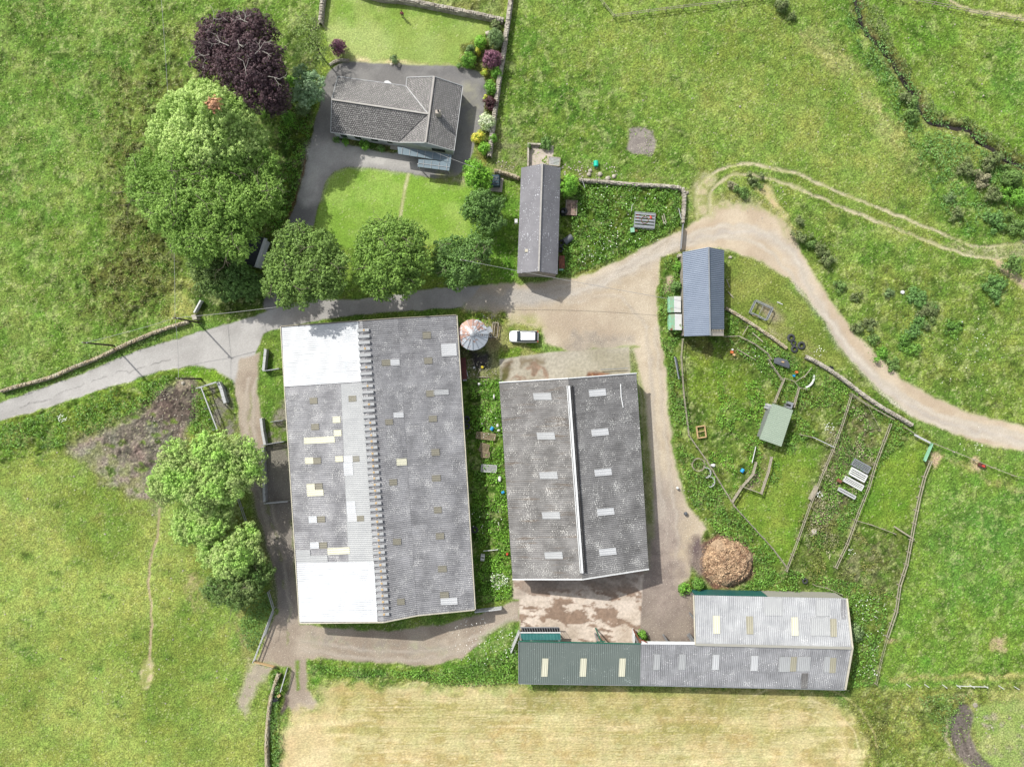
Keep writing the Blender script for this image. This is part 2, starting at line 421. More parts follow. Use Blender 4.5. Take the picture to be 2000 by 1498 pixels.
area(F((518, 872), (562, 868), (572, 985), (560, 1110), (524, 1000)), (132, 128, 118), (150, 146, 134), 0.015, ID['farm_track'], curve=False, soft=8, warp=6)
area(F((530, 800), (558, 780), (562, 868), (524, 872)), (140, 136, 120), (112, 146, 62), 0.04, None, soft=12, warp=10, nz=N1)
area(F((480, 900), (566, 980), (580, 1180), (545, 1200), (530, 1100), (505, 1010)), (138, 132, 124), (150, 143, 136), 0.012, None, soft=30, warp=8)
stroke([(495, 740), (486, 800), (492, 880), (520, 980), (545, 1080), (562, 1180), (560, 1260)], 3, (134, 142, 92), (150, 150, 112), 0.05, None, soft=6, warp=8, hole=0.5)
area(F((600, 1240), (760, 1250), (880, 1260), (870, 1275), (750, 1272), (610, 1262)), (170, 172, 140), (158, 150, 138), 0.02, None, soft=20, warp=14, nz=N1, op=0.7, hole=0.45)
area(F((465, 1375), (480, 1310), (500, 1290), (545, 1300), (525, 1320), (505, 1350), (480, 1400)), (180, 170, 148), (168, 158, 140), 0.02, ID['farm_track'], soft=16, warp=12, nz=N1, hole=0.35)
area(F((598, 1284), (850, 1300), (905, 1284), (960, 1238), (1013, 1212), (1013, 1340), (900, 1345), (640, 1330), (610, 1340)), (104, 150, 56), (136, 170, 72), 0.16, ID['verge'], soft=6, warp=7, nz=N3, curve=False)
area(F((940, 1240), (1005, 1215), (990, 1270), (930, 1300)), (150, 172, 110), (116, 158, 62), 0.12, None, soft=16, warp=10, nz=N1, hole=0.4)
stroke([(582, 1290), (580, 1320), (583, 1345)], 6, (120, 160, 60), (150, 168, 96), 0.05, None, soft=6, warp=5)
stroke([(515, 1185), (540, 1190), (540, 1200)], 4, (110, 150, 56), (120, 160, 60), 0.05)
# yard
yard = F((940, 560), (1050, 552), (1130, 540), (1200, 512), (1250, 484), (1335, 446), (1400, 440), (1400, 486), (1330, 492), (1292, 515), (1284, 560), (1286, 620), (1298, 700), (1306, 800), (1316, 900), (1335, 970), (1365, 1010), (1400, 1050), (1400, 1120), (1360, 1160), (1362, 1262), (1236, 1258), (1236, 1180), (1262, 1110), (1266, 1080), (1260, 930), (1250, 780), (1244, 715), (1232, 680), (1110, 688), (1066, 668), (1056, 640), (1010, 632), (975, 640), (955, 615), (905, 602))
area(yard, (190, 175, 152), (206, 192, 170), 0.010, ID['farmyard'], soft=6, warp=6, nz=N3, curve=False)
area(F((1255, 1010), (1300, 1060), (1330, 1150), (1362, 1160), (1362, 1262), (1236, 1262), (1236, 1120), (1262, 1100)), (138, 126, 118), (160, 148, 136), 0.02, None, soft=30, warp=18, nz=N3)
area(F((1262, 930), (1300, 930), (1330, 1000), (1320, 1060), (1262, 1050)), (170, 158, 146), (184, 172, 160), 0.01, None, soft=40, warp=10)
stroke([(1272, 700), (1276, 850), (1290, 1000), (1288, 1080)], 7, (180, 172, 162), (196, 186, 172), 0.0, None, soft=8, warp=4, op=0.6)
stroke([(1000, 580), (1130, 570), (1230, 520), (1340, 470)], 22, (190, 184, 176), (204, 196, 186), 0.0, None, soft=24, warp=10, op=0.7)
area(F((1244, 1258), (1362, 1258), (1362, 1312), (1244, 1312)), (138, 126, 118), (156, 144, 134), 0.01, ID['farmyard'], curve=False)
area(F((1355, 1168), (1420, 1168), (1420, 1262), (1355, 1262)), (130, 116, 106), (150, 136, 124), 0.02, ID['farmyard'], curve=False)
area(F((1230, 1230), (1262, 1240), (1268, 1258), (1236, 1256)), (90, 120, 44), (110, 130, 50), 0.14, ID['verge'], soft=5, warp=4)
area(F((905, 600), (960, 606), (1000, 622), (995, 650), (1050, 672), (1060, 690), (980, 700), (960, 660), (900, 640)), (120, 156, 58), (158, 162, 98), 0.08, ID['verge'], soft=10, warp=12, nz=N1)
area(F((945, 640), (975, 632), (985, 660), (960, 690), (948, 670)), (168, 150, 118), (150, 142, 98), 0.03, None, soft=14, warp=10, nz=N1)
area(F((1003, 610), (1050, 625), (1060, 640), (1010, 640)), (186, 178, 132), (160, 166, 92), 0.04, None, soft=20, warp=10, nz=N1, op=0.8)
area(F((1060, 690), (1230, 676), (1230, 681), (1060, 696)), (122, 166, 56), (140, 176, 70), 0.06, None, soft=5, warp=4)
area(F((1225, 690), (1238, 690), (1250, 760), (1265, 1080), (1262, 1105), (1278, 1030), (1262, 800), (1252, 740)), (120, 148, 62), (148, 160, 92), 0.06, None, soft=7, warp=5, nz=N1, op=0.8)
# right lane
ln = F((1330, 448), (1345, 440), (1372, 424), (1386, 412), (1420, 396), (1480, 402), (1530, 428), (1553, 468), (1580, 522), (1620, 582), (1680, 662), (1760, 740), (1850, 789), (1930, 818), (2080, 845), (2080, 890), (2000, 880), (1920, 868), (1840, 838), (1790, 820), (1700, 745), (1640, 680), (1600, 612), (1562, 562), (1538, 546), (1480, 512), (1430, 492), (1400, 484), (1330, 492))
area(ln, (194, 176, 152), (208, 192, 168), 0.010, ID['lane'], soft=7, warp=5, nz=N3, curve=False)
stroke([(1345, 470), (1450, 450), (1530, 480), (1580, 560), (1660, 690), (1760, 780), (1850, 825), (2000, 862)], 16, (186, 182, 176), (202, 196, 188), 0.0, None, soft=20, warp=10, op=0.75)
area(F((1440, 470), (1480, 480), (1560, 540), (1600, 600), (1560, 555), (1500, 515)), (206, 190, 168), (196, 180, 160), 0.0, None, soft=16, warp=10, op=0.5)
area(F((1350, 420), (1350, 360), (1385, 335), (1400, 350), (1388, 380), (1420, 390), (1390, 420)), (188, 178, 142), (160, 168, 104), 0.04, ID['farm_track'], soft=20, warp=14, nz=N1)
stroke([(1362, 430), (1358, 395), (1366, 360), (1400, 334), (1450, 322), (1500, 326), (1560, 342), (1640, 376), (1720, 408), (1800, 440), (1870, 468), (1930, 482), (2080, 462)], 6, (200, 190, 158), (170, 172, 118), 0.02, ID['farm_track'], soft=4, warp=4, ht=-0.08)
stroke([(1385, 415), (1390, 375), (1430, 342), (1480, 344), (1540, 360), (1600, 386), (1680, 420), (1760, 450), (1830, 478), (1900, 500), (1960, 503), (2080, 480)], 6, (200, 190, 158), (176, 174, 126), 0.02, ID['farm_track'], soft=4, warp=4, ht=-0.08)
area(F((1860, 475), (1930, 485), (2010, 470), (2010, 495), (1950, 505), (1880, 492)), (186, 180, 146), (158, 172, 110), 0.04, None, soft=10, warp=8, nz=N1, op=0.7)
area(F((1410, 375), (1440, 380), (1500, 400), (1540, 430), (1545, 470), (1520, 430), (1480, 408), (1420, 402)), (180, 170, 132), (150, 160, 90), 0.06, None, soft=18, warp=12, nz=N1, op=0.85)
area(F((1478, 365), (1500, 362), (1525, 400), (1545, 440), (1550, 450), (1520, 410)), (204, 184, 142), (184, 176, 122), 0.05, ID['gravel_patch'], soft=10, warp=10, nz=N1)
area(F((1945, 505), (1965, 515), (2010, 560), (2010, 575), (1980, 550), (1950, 525)), (204, 180, 150), (190, 172, 140), 0.03, ID['gravel_patch'], soft=8, warp=6)
stroke([(1830, -20), (1880, 12), (1920, 25), (1965, 30), (2060, 42)], 7, (204, 184, 154), (186, 178, 142), 0.02, ID['farm_track'], soft=6, warp=8)
area(F((1850, 395), (1862, 392), (1868, 415), (1855, 412)), (178, 150, 126), (160, 140, 116), 0.05, None, soft=8, warp=8)
# wheel wear
for pts in ([(1340, 462), (1420, 440), (1500, 456), (1560, 520), (1610, 612), (1680, 705), (1760, 770), (1860, 818), (2010, 852)], [(1345, 478), (1420, 462), (1490, 482), (1545, 540), (1596, 628), (1664, 722), (1750, 790), (1850, 836), (2010, 870)]):
    stroke(pts, 7, (210, 201, 186), (194, 184, 168), 0.0, None, soft=6, warp=5, op=0.8)
for pts in ([(1262, 640), (1272, 760), (1284, 900), (1302, 1040), (1300, 1120)], [(1280, 640), (1290, 760), (1304, 900), (1322, 1030), (1318, 1120)], [(980, 590), (1100, 578), (1200, 545), (1300, 490), (1350, 466)], [(985, 575), (1100, 560), (1200, 528), (1300, 470)], [(1130, 590), (1210, 580), (1262, 640)], [(590, 1252), (760, 1272), (880, 1262), (1010, 1200)], [(590, 1268), (760, 1288), (890, 1276), (960, 1232)], [(486, 740), (478, 800), (484, 880), (512, 980), (536, 1090)], [(500, 740), (493, 800), (500, 880), (528, 980), (554, 1090), (566, 1200)]):
    stroke(pts, 4, (208, 200, 188), (186, 176, 162), 0.0, None, soft=7, warp=5, op=0.55)
    stroke([(x + 4, y + 3) for x, y in pts], 2.5, (150, 140, 126), (170, 160, 146), 0.0, None, soft=5, warp=5, op=0.5, hole=0.45)
area(F((1060, 600), (1160, 590), (1230, 620), (1225, 665), (1110, 670)), (182, 166, 146), (196, 182, 160), 0.012, None, soft=40, warp=24, op=0.8)
area(F((1120, 650), (1220, 655), (1225, 676), (1110, 686)), (156, 148, 138), (176, 166, 152), 0.012, None, soft=16, warp=16, nz=N1, op=0.7)
area(F((905, 575), (1060, 566), (1060, 592), (905, 600)), (176, 172, 166), (190, 184, 174), 0.006, None, soft=20, warp=8, op=0.7)
area(F((1265, 1020), (1310, 1030), (1340, 1120), (1340, 1180), (1280, 1200), (1250, 1120)), (146, 132, 124), (168, 154, 144), 0.015, None, soft=40, warp=28, nz=N1, op=0.7)
# stream and banks
STREAM = [(1660, -40), (1672, 0), (1680, 22), (1690, 50), (1712, 82), (1735, 106), (1765, 150), (1785, 182), (1800, 212), (1820, 236), (1846, 242), (1870, 250), (1892, 252), (1920, 275), (1960, 302), (1990, 320), (2060, 350)]
stroke(STREAM, 26, (118, 112, 76), (134, 152, 74), 0.22, ID['stream_bank'], soft=16, warp=10, nz=N1, ht=-0.35)
stroke(STREAM, 7, (48, 46, 38), (66, 62, 48), 0.10, None, soft=6, warp=4, ht=-1.0)
area(F((1640, 20), (1680, 60), (1760, 180), (1790, 240), (1840, 300), (1930, 400), (1870, 470), (1820, 400), (1770, 280), (1700, 150), (1640, 80)), (98, 146, 54), (130, 168, 74), 0.24, None, soft=24, warp=18, nz=N1, op=0.75)
# enclosure
enc = F((1290, 500), (1330, 492), (1418, 492), (1470, 512), (1530, 552), (1560, 572), (1600, 622), (1640, 690), (1700, 752), (1790, 830), (1830, 862), (1820, 900), (1780, 1060), (1745, 1200), (1715, 1345), (1650, 1350), (1655, 1165), (1350, 1155), (1330, 1140), (1345, 1130), (1380, 1030), (1345, 990), (1322, 900), (1308, 750), (1296, 690), (1286, 620), (1284, 560))
area(enc, (100, 134, 52), (128, 156, 70), 0.16, ID['enclosure_ground'], soft=6, warp=5, nz=N1, curve=False)
area(F((1416, 500), (1480, 512), (1560, 575), (1620, 660), (1660, 720), (1570, 700), (1500, 650), (1420, 600)), (126, 150, 66), (148, 168, 84), 0.07, None, soft=14, warp=8, nz=N3)
area(F((1340, 670), (1400, 680), (1470, 760), (1400, 800), (1350, 760)), (126, 156, 58), (108, 140, 52), 0.12, None, soft=30, warp=16)
area(F((1430, 985), (1600, 880), (1610, 850), (1530, 1100), (1450, 1010)), (110, 152, 52), (134, 164, 66), 0.08, None, soft=20, warp=10)
area(F((1500, 890), (1590, 870), (1600, 900), (1530, 1090), (1480, 1020), (1440, 990)), (116, 158, 54), (138, 168, 70), 0.08, None, soft=26, warp=12)
area(F((1720, 900), (1800, 870), (1795, 930), (1760, 1040), (1670, 1010)), (108, 152, 50), (128, 166, 62), 0.09, None, soft=24, warp=10)
area(F((1610, 840), (1680, 790), (1720, 850), (1650, 1000), (1560, 1100), (1590, 960)), (126, 122, 92), (110, 132, 66), 0.2, None, soft=36, warp=26, nz=N1, hole=0.40)
area(F((1660, 1030), (1770, 1060), (1740, 1150), (1600, 1140)), (128, 130, 92), (110, 142, 62), 0.16, None, soft=40, warp=26, nz=N1, hole=0.42)
area(F((1340, 660), (1420, 662), (1470, 690), (1420, 700), (1350, 690)), (92, 84, 62), (110, 118, 64), 0.1, None, soft=30, warp=18, nz=N1, hole=0.42)
area(F((1300, 540), (1316, 538), (1318, 566), (1300, 568)), (192, 172, 148), (176, 160, 138), 0.04, ID['gravel_patch'], soft=8, warp=7)
area(F((1480, 600), (1500, 590), (1530, 620), (1515, 640)), (150, 140, 112), (140, 150, 88), 0.04, None, soft=14, warp=10)
area(F((1505, 640), (1560, 650), (1600, 690), (1560, 690)), (160, 150, 120), (140, 156, 84), 0.05, None, soft=16, warp=12, nz=N1, hole=0.45)
area(F((1462, 930), (1490, 890), (1500, 900), (1478, 955), (1460, 955)), (160, 144, 124), (120, 140, 70), 0.05, None, soft=12, warp=10, nz=N1)
# east fields
area(F((1820, 870), (2060, 930), (2060, 1345), (1715, 1345), (1745, 1200), (1780, 1060)), (102, 152, 56), (136, 174, 72), 0.13, ID['pasture'], soft=5, warp=4, nz=N10, curve=False)
area(F((1830, 950), (2060, 960), (2060, 1150), (1900, 1200), (1800, 1120)), (96, 150, 64), (116, 164, 68), 0.15, None, soft=70, warp=40, op=0.7)
area(F((1780, 1180), (2060, 1170), (2060, 1320), (1740, 1320)), (104, 152, 56), (128, 166, 68), 0.15, None, soft=50, warp=40, op=0.7)
for (x, y, rr) in ((1828, 898, 10), (1905, 910, 12), (1950, 1258, 15), (1743, 1255, 8), (1838, 888, 6)):
    area(F((x - rr, y - rr * .7), (x + rr, y - rr * .6), (x + rr, y + rr * .8), (x - rr * .8, y + rr)), (196, 172, 144), (170, 164, 112), 0.04, None, soft=10, warp=16)
stroke([(1860, 900), (1920, 930), (2010, 965)], 8, (176, 170, 120), (150, 170, 88), 0.08, None, soft=12, warp=10, hole=0.45)
stroke([(1740, 1326), (1850, 1322), (2060, 1320)], 8, (204, 192, 134), (176, 178, 108), 0.08, None, soft=10, warp=8, hole=0.36)
stroke([(1890, 1352), (1960, 1356), (2060, 1352)], 12, (200, 190, 130), (180, 182, 112), 0.08, None, soft=12, warp=8, hole=0.36)
area(F((1655, 1350), (2060, 1345), (2060, 1520), (1690, 1520), (1660, 1400)), (126, 150, 66), (160, 174, 92), 0.18, ID['pasture'], soft=14, warp=10, nz=N3)
area(F((1680, 1360), (1740, 1380), (1720, 1500), (1690, 1500)), (92, 104, 52), (124, 146, 66), 0.26, None, soft=30, warp=24, nz=N1, hole=0.42)
area(F((1800, 1360), (1880, 1365), (1870, 1400), (1810, 1410)), (96, 118, 54), (124, 150, 66), 0.26, None, soft=30, warp=24, nz=N1, hole=0.42)
area(F((1900, 1380), (2060, 1360), (2060, 1520), (1930, 1520), (1905, 1440)), (150, 180, 96), (170, 190, 116), 0.07, ID['paddock'], soft=16, warp=12, nz=N3)
area(F((1930, 1350), (2010, 1345), (2010, 1362), (1940, 1368)), (190, 186, 124), (170, 178, 104), 0.06, None, soft=14, warp=10)
area(F((1862, 1390), (1878, 1376), (1896, 1382), (1902, 1410), (1898, 1440), (1915, 1475), (1940, 1500), (1900, 1510), (1870, 1470), (1855, 1420)), (112, 104, 98), (128, 118, 110), 0.02, ID['mud_patch'], soft=6, warp=4, ht=-0.25)
stroke([(1878, 1425), (1888, 1460), (1910, 1500)], 2.5, (80, 72, 66), (92, 84, 76), 0.0, None, soft=4, warp=6, ht=-0.35)
stroke([(1853, 1405), (1850, 1440), (1860, 1470), (1900, 1505)], 6, (184, 170, 148), (160, 156, 118), 0.05, None, soft=7, warp=8)
stroke([(1860, 1365), (1890, 1352), (1905, 1380)], 6, (176, 160, 130), (156, 160, 104), 0.05, None, soft=7, warp=10, hole=0.4)
for _ in range(26):
    x, y = rnd.uniform(1920, 2000), rnd.uniform(1390, 1495)
    stroke([(x, y), (x + 4, y + 2)], rnd.uniform(4, 8), (168, 156, 140), (158, 168, 118), 0.12, None, soft=6, warp=6)
# hay field
hay = F((548, 1520), (556, 1440), (575, 1392), (622, 1376), (612, 1350), (650, 1334), (800, 1338), (1013, 1348), (1240, 1352), (1610, 1356), (1645, 1385), (1680, 1430), (1700, 1520))
area(hay, (186, 170, 116), (207, 193, 144), 0.06, ID['hay_field'], soft=26, warp=20, curve=False, nz=N3)
sl = crop(hay, 10)
wav = fbm(GX[sl] * 0.12 + 0.0, GY[sl], 1.5, 3, 77)
wv2 = fbm(GX[sl] * 0.25, GY[sl], 4.0, 3, 78)
m = ((CL[sl] == ID['hay_field']) * st(wav * 0.5 + wv2 * 0.5, 0.45, 0.62) * 0.60 * st(1498 - PY[sl] + N10[sl] * 120, 40, 150))[..., None]
GC[sl] = GC[sl] * (1 - m) + np.array(alb((152, 154, 84))) * m
m = ((CL[sl] == ID['hay_field']) * st(fbm(GX[sl] * 0.1, GY[sl], 0.9, 2, 79), 0.60, 0.74) * 0.45)[..., None]
GC[sl] = GC[sl] * (1 - m) + np.array(alb((234, 218, 172))) * m
area(F((1010, 1345), (1600, 1352), (1640, 1390), (1400, 1400), (1010, 1385)), (152, 150, 88), (176, 166, 106), 0.06, None, soft=20, warp=12, op=0.8, curve=False)
area(F((548, 1520), (558, 1430), (590, 1400), (640, 1440), (660, 1520)), (220, 202, 158), (206, 188, 142), 0.05, None, soft=30, warp=12)
stroke([(1580, 1362), (1620, 1400), (1650, 1460), (1655, 1520)], 8, (222, 206, 158), (190, 180, 120), 0.05, None, soft=14, warp=8, op=0.8)
for r0 in (30, 60, 95):
    pts = [(1560 + (60 + r0) * math.sin(t), 1480 - (60 + r0 * 0.9) * math.cos(t)) for t in np.linspace(-0.6, 1.5, 12)]
    stroke(pts, 2.5, (226, 212, 168), (206, 194, 140), 0.05, None, soft=3, warp=4, op=0.75); stroke([(x + 5, y + 4) for x, y in pts], 2.5, (150, 150, 88), (170, 162, 104), 0.05, None, soft=3, warp=4, op=0.5)
for k in range(34):
    y = 1362 + k * 4.3 + rnd.uniform(-2, 2)
    stroke([(rnd.uniform(640, 760), y + rnd.uniform(-2, 2)), (1000, y), (1300, y + 2), (1500 - rnd.uniform(0, 100), y + 3), (rnd.uniform(1540, 1660), y + 12)], 1.4, (228, 214, 172), (210, 198, 148), None, None, soft=2, warp=3, op=0.8, hole=0.46)
    stroke([(rnd.uniform(640, 960), y + 2.2), (1100, y + 2.2), (1500, y + 5)], 1.6, (146, 148, 84), (166, 160, 100), None, None, soft=2, warp=3, op=0.7, hole=0.48)
# farm verge between lane and SW paddock, mud
area(F((-60, 845), (0, 822), (95, 797), (190, 763), (285, 736), (333, 720), (380, 716), (422, 724), (455, 748), (466, 800), (468, 850), (440, 850), (380, 850), (375, 770), (345, 745), (300, 790), (240, 815), (150, 868), (-60, 920)), (104, 142, 52), (134, 166, 66), 0.22, ID['verge'], soft=5, warp=5, nz=N1, curve=False)
area(F((333, 722), (380, 718), (422, 726), (450, 746), (430, 752), (380, 742)), (112, 162, 48), (130, 176, 58), 0.10, None, soft=10, warp=5)
area(F((405, 760), (438, 752), (458, 800), (465, 845), (425, 838)), (134, 130, 116), (118, 140, 70), 0.06, None, soft=8, warp=8, nz=N1)
mudp = F((345, 746), (372, 752), (378, 790), (366, 830), (360, 870), (335, 920), (322, 985), (300, 1000), (280, 980), (240, 960), (185, 925), (148, 885), (135, 868), (165, 850), (240, 815), (300, 790), (320, 762))
area(mudp, (148, 138, 124), (138, 140, 100), 0.12, ID['mud_patch'], soft=26, warp=20, nz=N1)
area(F((345, 746), (372, 752), (378, 790), (364, 830), (350, 870), (320, 900), (290, 930), (240, 900), (200, 860), (250, 820), (300, 790), (322, 762)), (108, 100, 90), (134, 124, 112), 0.30, None, soft=20, warp=14, nz=N1)
area(F((335, 760), (374, 760), (374, 820), (340, 830), (310, 800)), (88, 80, 72), (108, 98, 88), 0.32, None, soft=18, warp=14, nz=N1)
for _ in range(38):
    x, y = rnd.uniform(190, 350), rnd.uniform(810, 960)
    stroke([(x, y), (x + 5, y + 2)], rnd.uniform(3, 8), (116, 150, 56), (96, 130, 50), 0.15, None, soft=5, warp=8, op=0.9)
area(F((345, 745), (362, 742), (372, 756), (350, 762)), (160, 148, 130), (140, 130, 112), 0.06, None, soft=8, warp=5)
stroke([(312, 995), (308, 1040), (295, 1090), (291, 1150), (296, 1200), (293, 1260), (290, 1340)], 5, (184, 164, 134), (164, 152, 118), 0.03, ID['footpath'], soft=3, warp=3, ht=-0.04)
area(F((270, 1310), (292, 1290), (300, 1300), (293, 1340), (275, 1340)), (204, 186, 150), (166, 176, 104), 0.05, ID['gravel_patch'], soft=8, warp=9, nz=N1)
area(F((355, 1130), (390, 1130), (400, 1190), (380, 1190)), (170, 152, 118), (146, 166, 86), 0.06, None, soft=20, warp=16, nz=N1, hole=0.45)
area(F((455, 1190), (475, 1200), (490, 1290), (475, 1290)), (168, 154, 124), (150, 160, 92), 0.06, None, soft=14, warp=12, nz=N1, hole=0.45)
# round bare patch in the meadow
area(F((1228, 252), (1255, 248), (1278, 258), (1280, 282), (1270, 304), (1245, 302), (1224, 292)), (158, 150, 142), (142, 134, 128), 0.03, ID['gravel_patch'], soft=4, warp=5, nz=N1, curve=False)
area(F((1110, 310), (1160, 320), (1250, 330), (1330, 355), (1180, 350), (1120, 345)), (140, 150, 90), (120, 150, 66), 0.08, None, soft=22, warp=12, nz=N1, hole=0.4)
area(F((1105, 358), (1150, 355), (1326, 368), (1332, 440), (1260, 480), (1180, 515), (1120, 540), (1092, 540), (1095, 400)), (92, 132, 44), (116, 150, 56), 0.30, ID['enclosure_ground'], soft=5, warp=4, nz=N1, curve=False)
area(F((1092, 540), (1180, 515), (1330, 444), (1330, 450), (1200, 512), (1130, 540)), (120, 150, 66), (140, 160, 80), 0.1, None, soft=6, warp=5)
# concrete
area(F((975, 702), (1060, 689), (1228, 678), (1231, 735), (975, 752)), (170, 162, 144), (188, 182, 166), 0.004, ID['concrete_apron'], soft=2.5, warp=2, nz=N3, curve=False)
area(F((1150, 684), (1228, 680), (1229, 730), (1130, 735), (1110, 710)), (166, 162, 138), (180, 174, 154), 0.004, None, soft=26, warp=10, op=0.5)
area(F((978, 712), (1010, 700), (1062, 698), (1062, 712), (1010, 715), (985, 740)), (120, 104, 84), (140, 128, 106), 0.01, None, soft=12, warp=14, nz=N1, hole=0.5)
area(F((1000, 742), (1040, 712), (1072, 722), (1076, 744)), (160, 122, 98), (128, 98, 78), 0.06, None, soft=7, warp=18, nz=N1, hole=0.50, op=0.7)
area(F((1150, 726), (1185, 728), (1184, 736), (1150, 736)), (150, 110, 84), (126, 92, 72), 0.04, None, soft=5, warp=7, nz=N1)
area(F((975, 715), (992, 720), (990, 745), (975, 745)), (86, 90, 46), (110, 104, 70), 0.03, None, soft=8, warp=8, nz=N1)
area(F((1002, 1120), (1258, 1105), (1244, 1312), (1018, 1312), (1014, 1170), (1002, 1170)), (204, 189, 172), (226, 212, 197), 0.004, ID['concrete_apron'], soft=2.5, warp=1.5, nz=N3, curve=False)
sl = crop(F((1000, 1100), (1270, 1260)), 0)
wet = fbm(GX[sl] * 0.45, GY[sl] + GX[sl] * 0.15, 1.7, 5, 91, 0.62)
grad = 0.14 * np.clip((1195 - PY[sl]) / 75.0, -1, 1)
m = ((CL[sl] == ID['concrete_apron']) * st(wet + grad, 0.53, 0.57) * 0.85)[..., None]
GC[sl] = GC[sl] * (1 - m) + (np.array(alb((150, 124, 104))) * (1 - st(N1[sl], .3, .7))[..., None] + np.array(alb((132, 108, 90))) * st(N1[sl], .3, .7)[..., None]) * m
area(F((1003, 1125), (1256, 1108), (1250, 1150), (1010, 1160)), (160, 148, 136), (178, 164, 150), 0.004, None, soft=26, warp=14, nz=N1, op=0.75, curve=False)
# muck heap surround
area(F((1365, 1065), (1400, 1045), (1440, 1050), (1468, 1080), (1470, 1120), (1440, 1145), (1400, 1150), (1368, 1120)), (128, 98, 80), (104, 82, 70), 0.1, ID['mud_patch'], soft=8, warp=8, nz=N1)
area(F((1345, 1060), (1372, 1050), (1372, 1120), (1350, 1110)), (110, 96, 94), (140, 126, 116), 0.02, None, soft=14, warp=8)
area(F((549, 1345), (560, 1345), (562, 1380), (550, 1392), (538, 1375)), (120, 108, 100), (98, 88, 82), 0.06, ID['mud_patch'], soft=6, warp=6, nz=N1)
area(F((528, 1310), (548, 1300), (560, 1340), (545, 1400), (545, 1500), (530, 1520), (518, 1500), (520, 1380)), (92, 130, 46), (118, 152, 60), 0.22, ID['verge'], soft=6, warp=5, nz=N1)
# tone wander so no field is uniform
GC *= (0.90 + 0.20 * fbm(GX, GY, 5.0, 4, 51))[..., None]
gr = st(RG, 0.03, 0.10)
GC *= (1 + gr * (0.55 * (fbm(GX, GY, 0.5, 3, 61) - 0.5)))[..., None]
# green fields also wander between fresh and straw-yellow
hue = (fbm(GX, GY, 2.2, 3, 65) - 0.5) * gr
GC[..., 0] *= 1 + 0.45 * hue; GC[..., 2] *= 1 + 0.2 * hue
isg = np.clip((GC[..., 1] / (GC[..., 0] + 1e-4) - 1.02) / 0.15, 0, 1)
GC[..., 0] *= 1 - 0.15 * isg; GC[..., 1] *= 1 - 0.225 * isg; GC[..., 2] *= 1 - 0.22 * isg
# tussocks: dark clumps of a metre or two, denser in the rough fields
rough_f = st(RG, 0.085, 0.15) * isg
tk1 = st(fbm(GX, GY, 1.5, 3, 201, 0.6), 0.53, 0.66); tk2 = st(fbm((GX + GY) * 0.75, (GX - GY) * 0.28, 1.3, 3, 203, 0.6), 0.54, 0.66)
ne_ = st(GX, 0, 10)                                     # the eastern slope is combed diagonally
tk = tk1 * (1 - ne_) + np.maximum(tk1 * 0.5, tk2) * ne_
zone = 0.45 + 0.55 * st(fbm(GX, GY, 9.0, 2, 205), 0.38, 0.6)
GC *= (1 - 0.36 * tk * zone * rough_f)[..., None]
pl_ = st(fbm(GX, GY, 1.1, 3, 207, 0.6), 0.60, 0.70) * rough_f * 0.35
GC = GC * (1 - pl_[..., None]) + np.array(alb((186, 194, 128))) * pl_[..., None]
RG = RG * (1 + 0.8 * tk * rough_f)
# blade-scale grain: dark pits and pale stems
gr2 = st(RG, 0.02, 0.12)
W1 = R.uniform(-1, 1, GX.shape)
GC *= (1 + gr2 * 0.30 * W1 + (1 - gr2) * 0.06 * W1)[..., None]
pale = (R.uniform(0, 1, GX.shape) < 0.035 * gr2)[..., None]
GC = np.where(pale, GC * 0.5 + 0.5 * np.array(alb((206, 206, 158))), GC)
# heights
hz = 0.10 * tk * rough_f + fbm(GX, GY, 0.75, 2, 41) * 0.55 + fbm(GX, GY, 2.0, 2, 43) * 0.45
HZ = HT + RG * 2.8 * (hz - 0.45) + RG * 0.55 * R.uniform(-0.5, 0.5, GX.shape)
edge = np.clip(np.minimum(np.minimum(GX - gx[0], gx[-1] - GX), np.minimum(GY - gy[0], gy[-1] - GY)) / 3.0, 0, 1)
HZ *= edge
def ground_h(x, y):
    i = int(round((x - gx[0]) / GS)); j = int(round((y - gy[0]) / GS))
    if 0 <= i < nx and 0 <= j < ny: return float(HZ[j, i])
    return 0.0

def ground_mat(name, fine, amt, bmp, rough=0.95, stretch=1.0, speck=None):
    m, n, b = newmat(name)
    at = N(n, 'ShaderNodeAttribute'); at.attribute_name = 'tone'
    co = coords(n)
    if stretch != 1.0:
        mp = N(n, 'ShaderNodeMapping'); mp.inputs['Scale'].default_value = (1, stretch, 1); n.links.new(co, mp.inputs['Vector']); co = mp.outputs[0]
    nz = noise(n, co, fine, 5, 0.7)
    v = ramp(n, nz, [(0.38, 1 - amt), (0.62, 1 + amt)])
    c = mixc(n, 1.0, at.outputs['Color'], v, 'MULTIPLY')
    if speck:
        f2 = ramp(n, noise(n, co, speck[0], 2, 0.5), [(speck[1], 0.0), (speck[1] + 0.04, 1.0)])
        c = mixc(n, f2, c, speck[2])
    n.links.new(c, b.inputs['Base Color'])
    b.inputs['Roughness'].default_value = rough; b.inputs['Specular IOR Level'].default_value = 0.15
    bump(n, b, noise(n, co, fine * 1.3, 4, 0.7), bmp, 0.08)
    return m
M_grass = ground_mat('grass_surface', 4.2, 0.46, 1.0)
M_short = ground_mat('mown_grass_surface', 4.6, 0.26, 0.6)
M_road = ground_mat('worn_asphalt', 5.0, 0.07, 0.15, 0.9, 1.0, (7.0, 0.70, alb((226, 222, 212))))
M_gravel = ground_mat('pale_gravel', 5.5, 0.15, 0.25, 0.95, 1.0, (6.0, 0.66, alb((236, 228, 212))))
M_conc = ground_mat('old_concrete', 2.2, 0.14, 0.1, 0.85)
M_mud = ground_mat('trodden_mud', 3.0, 0.38, 0.9, 0.85)
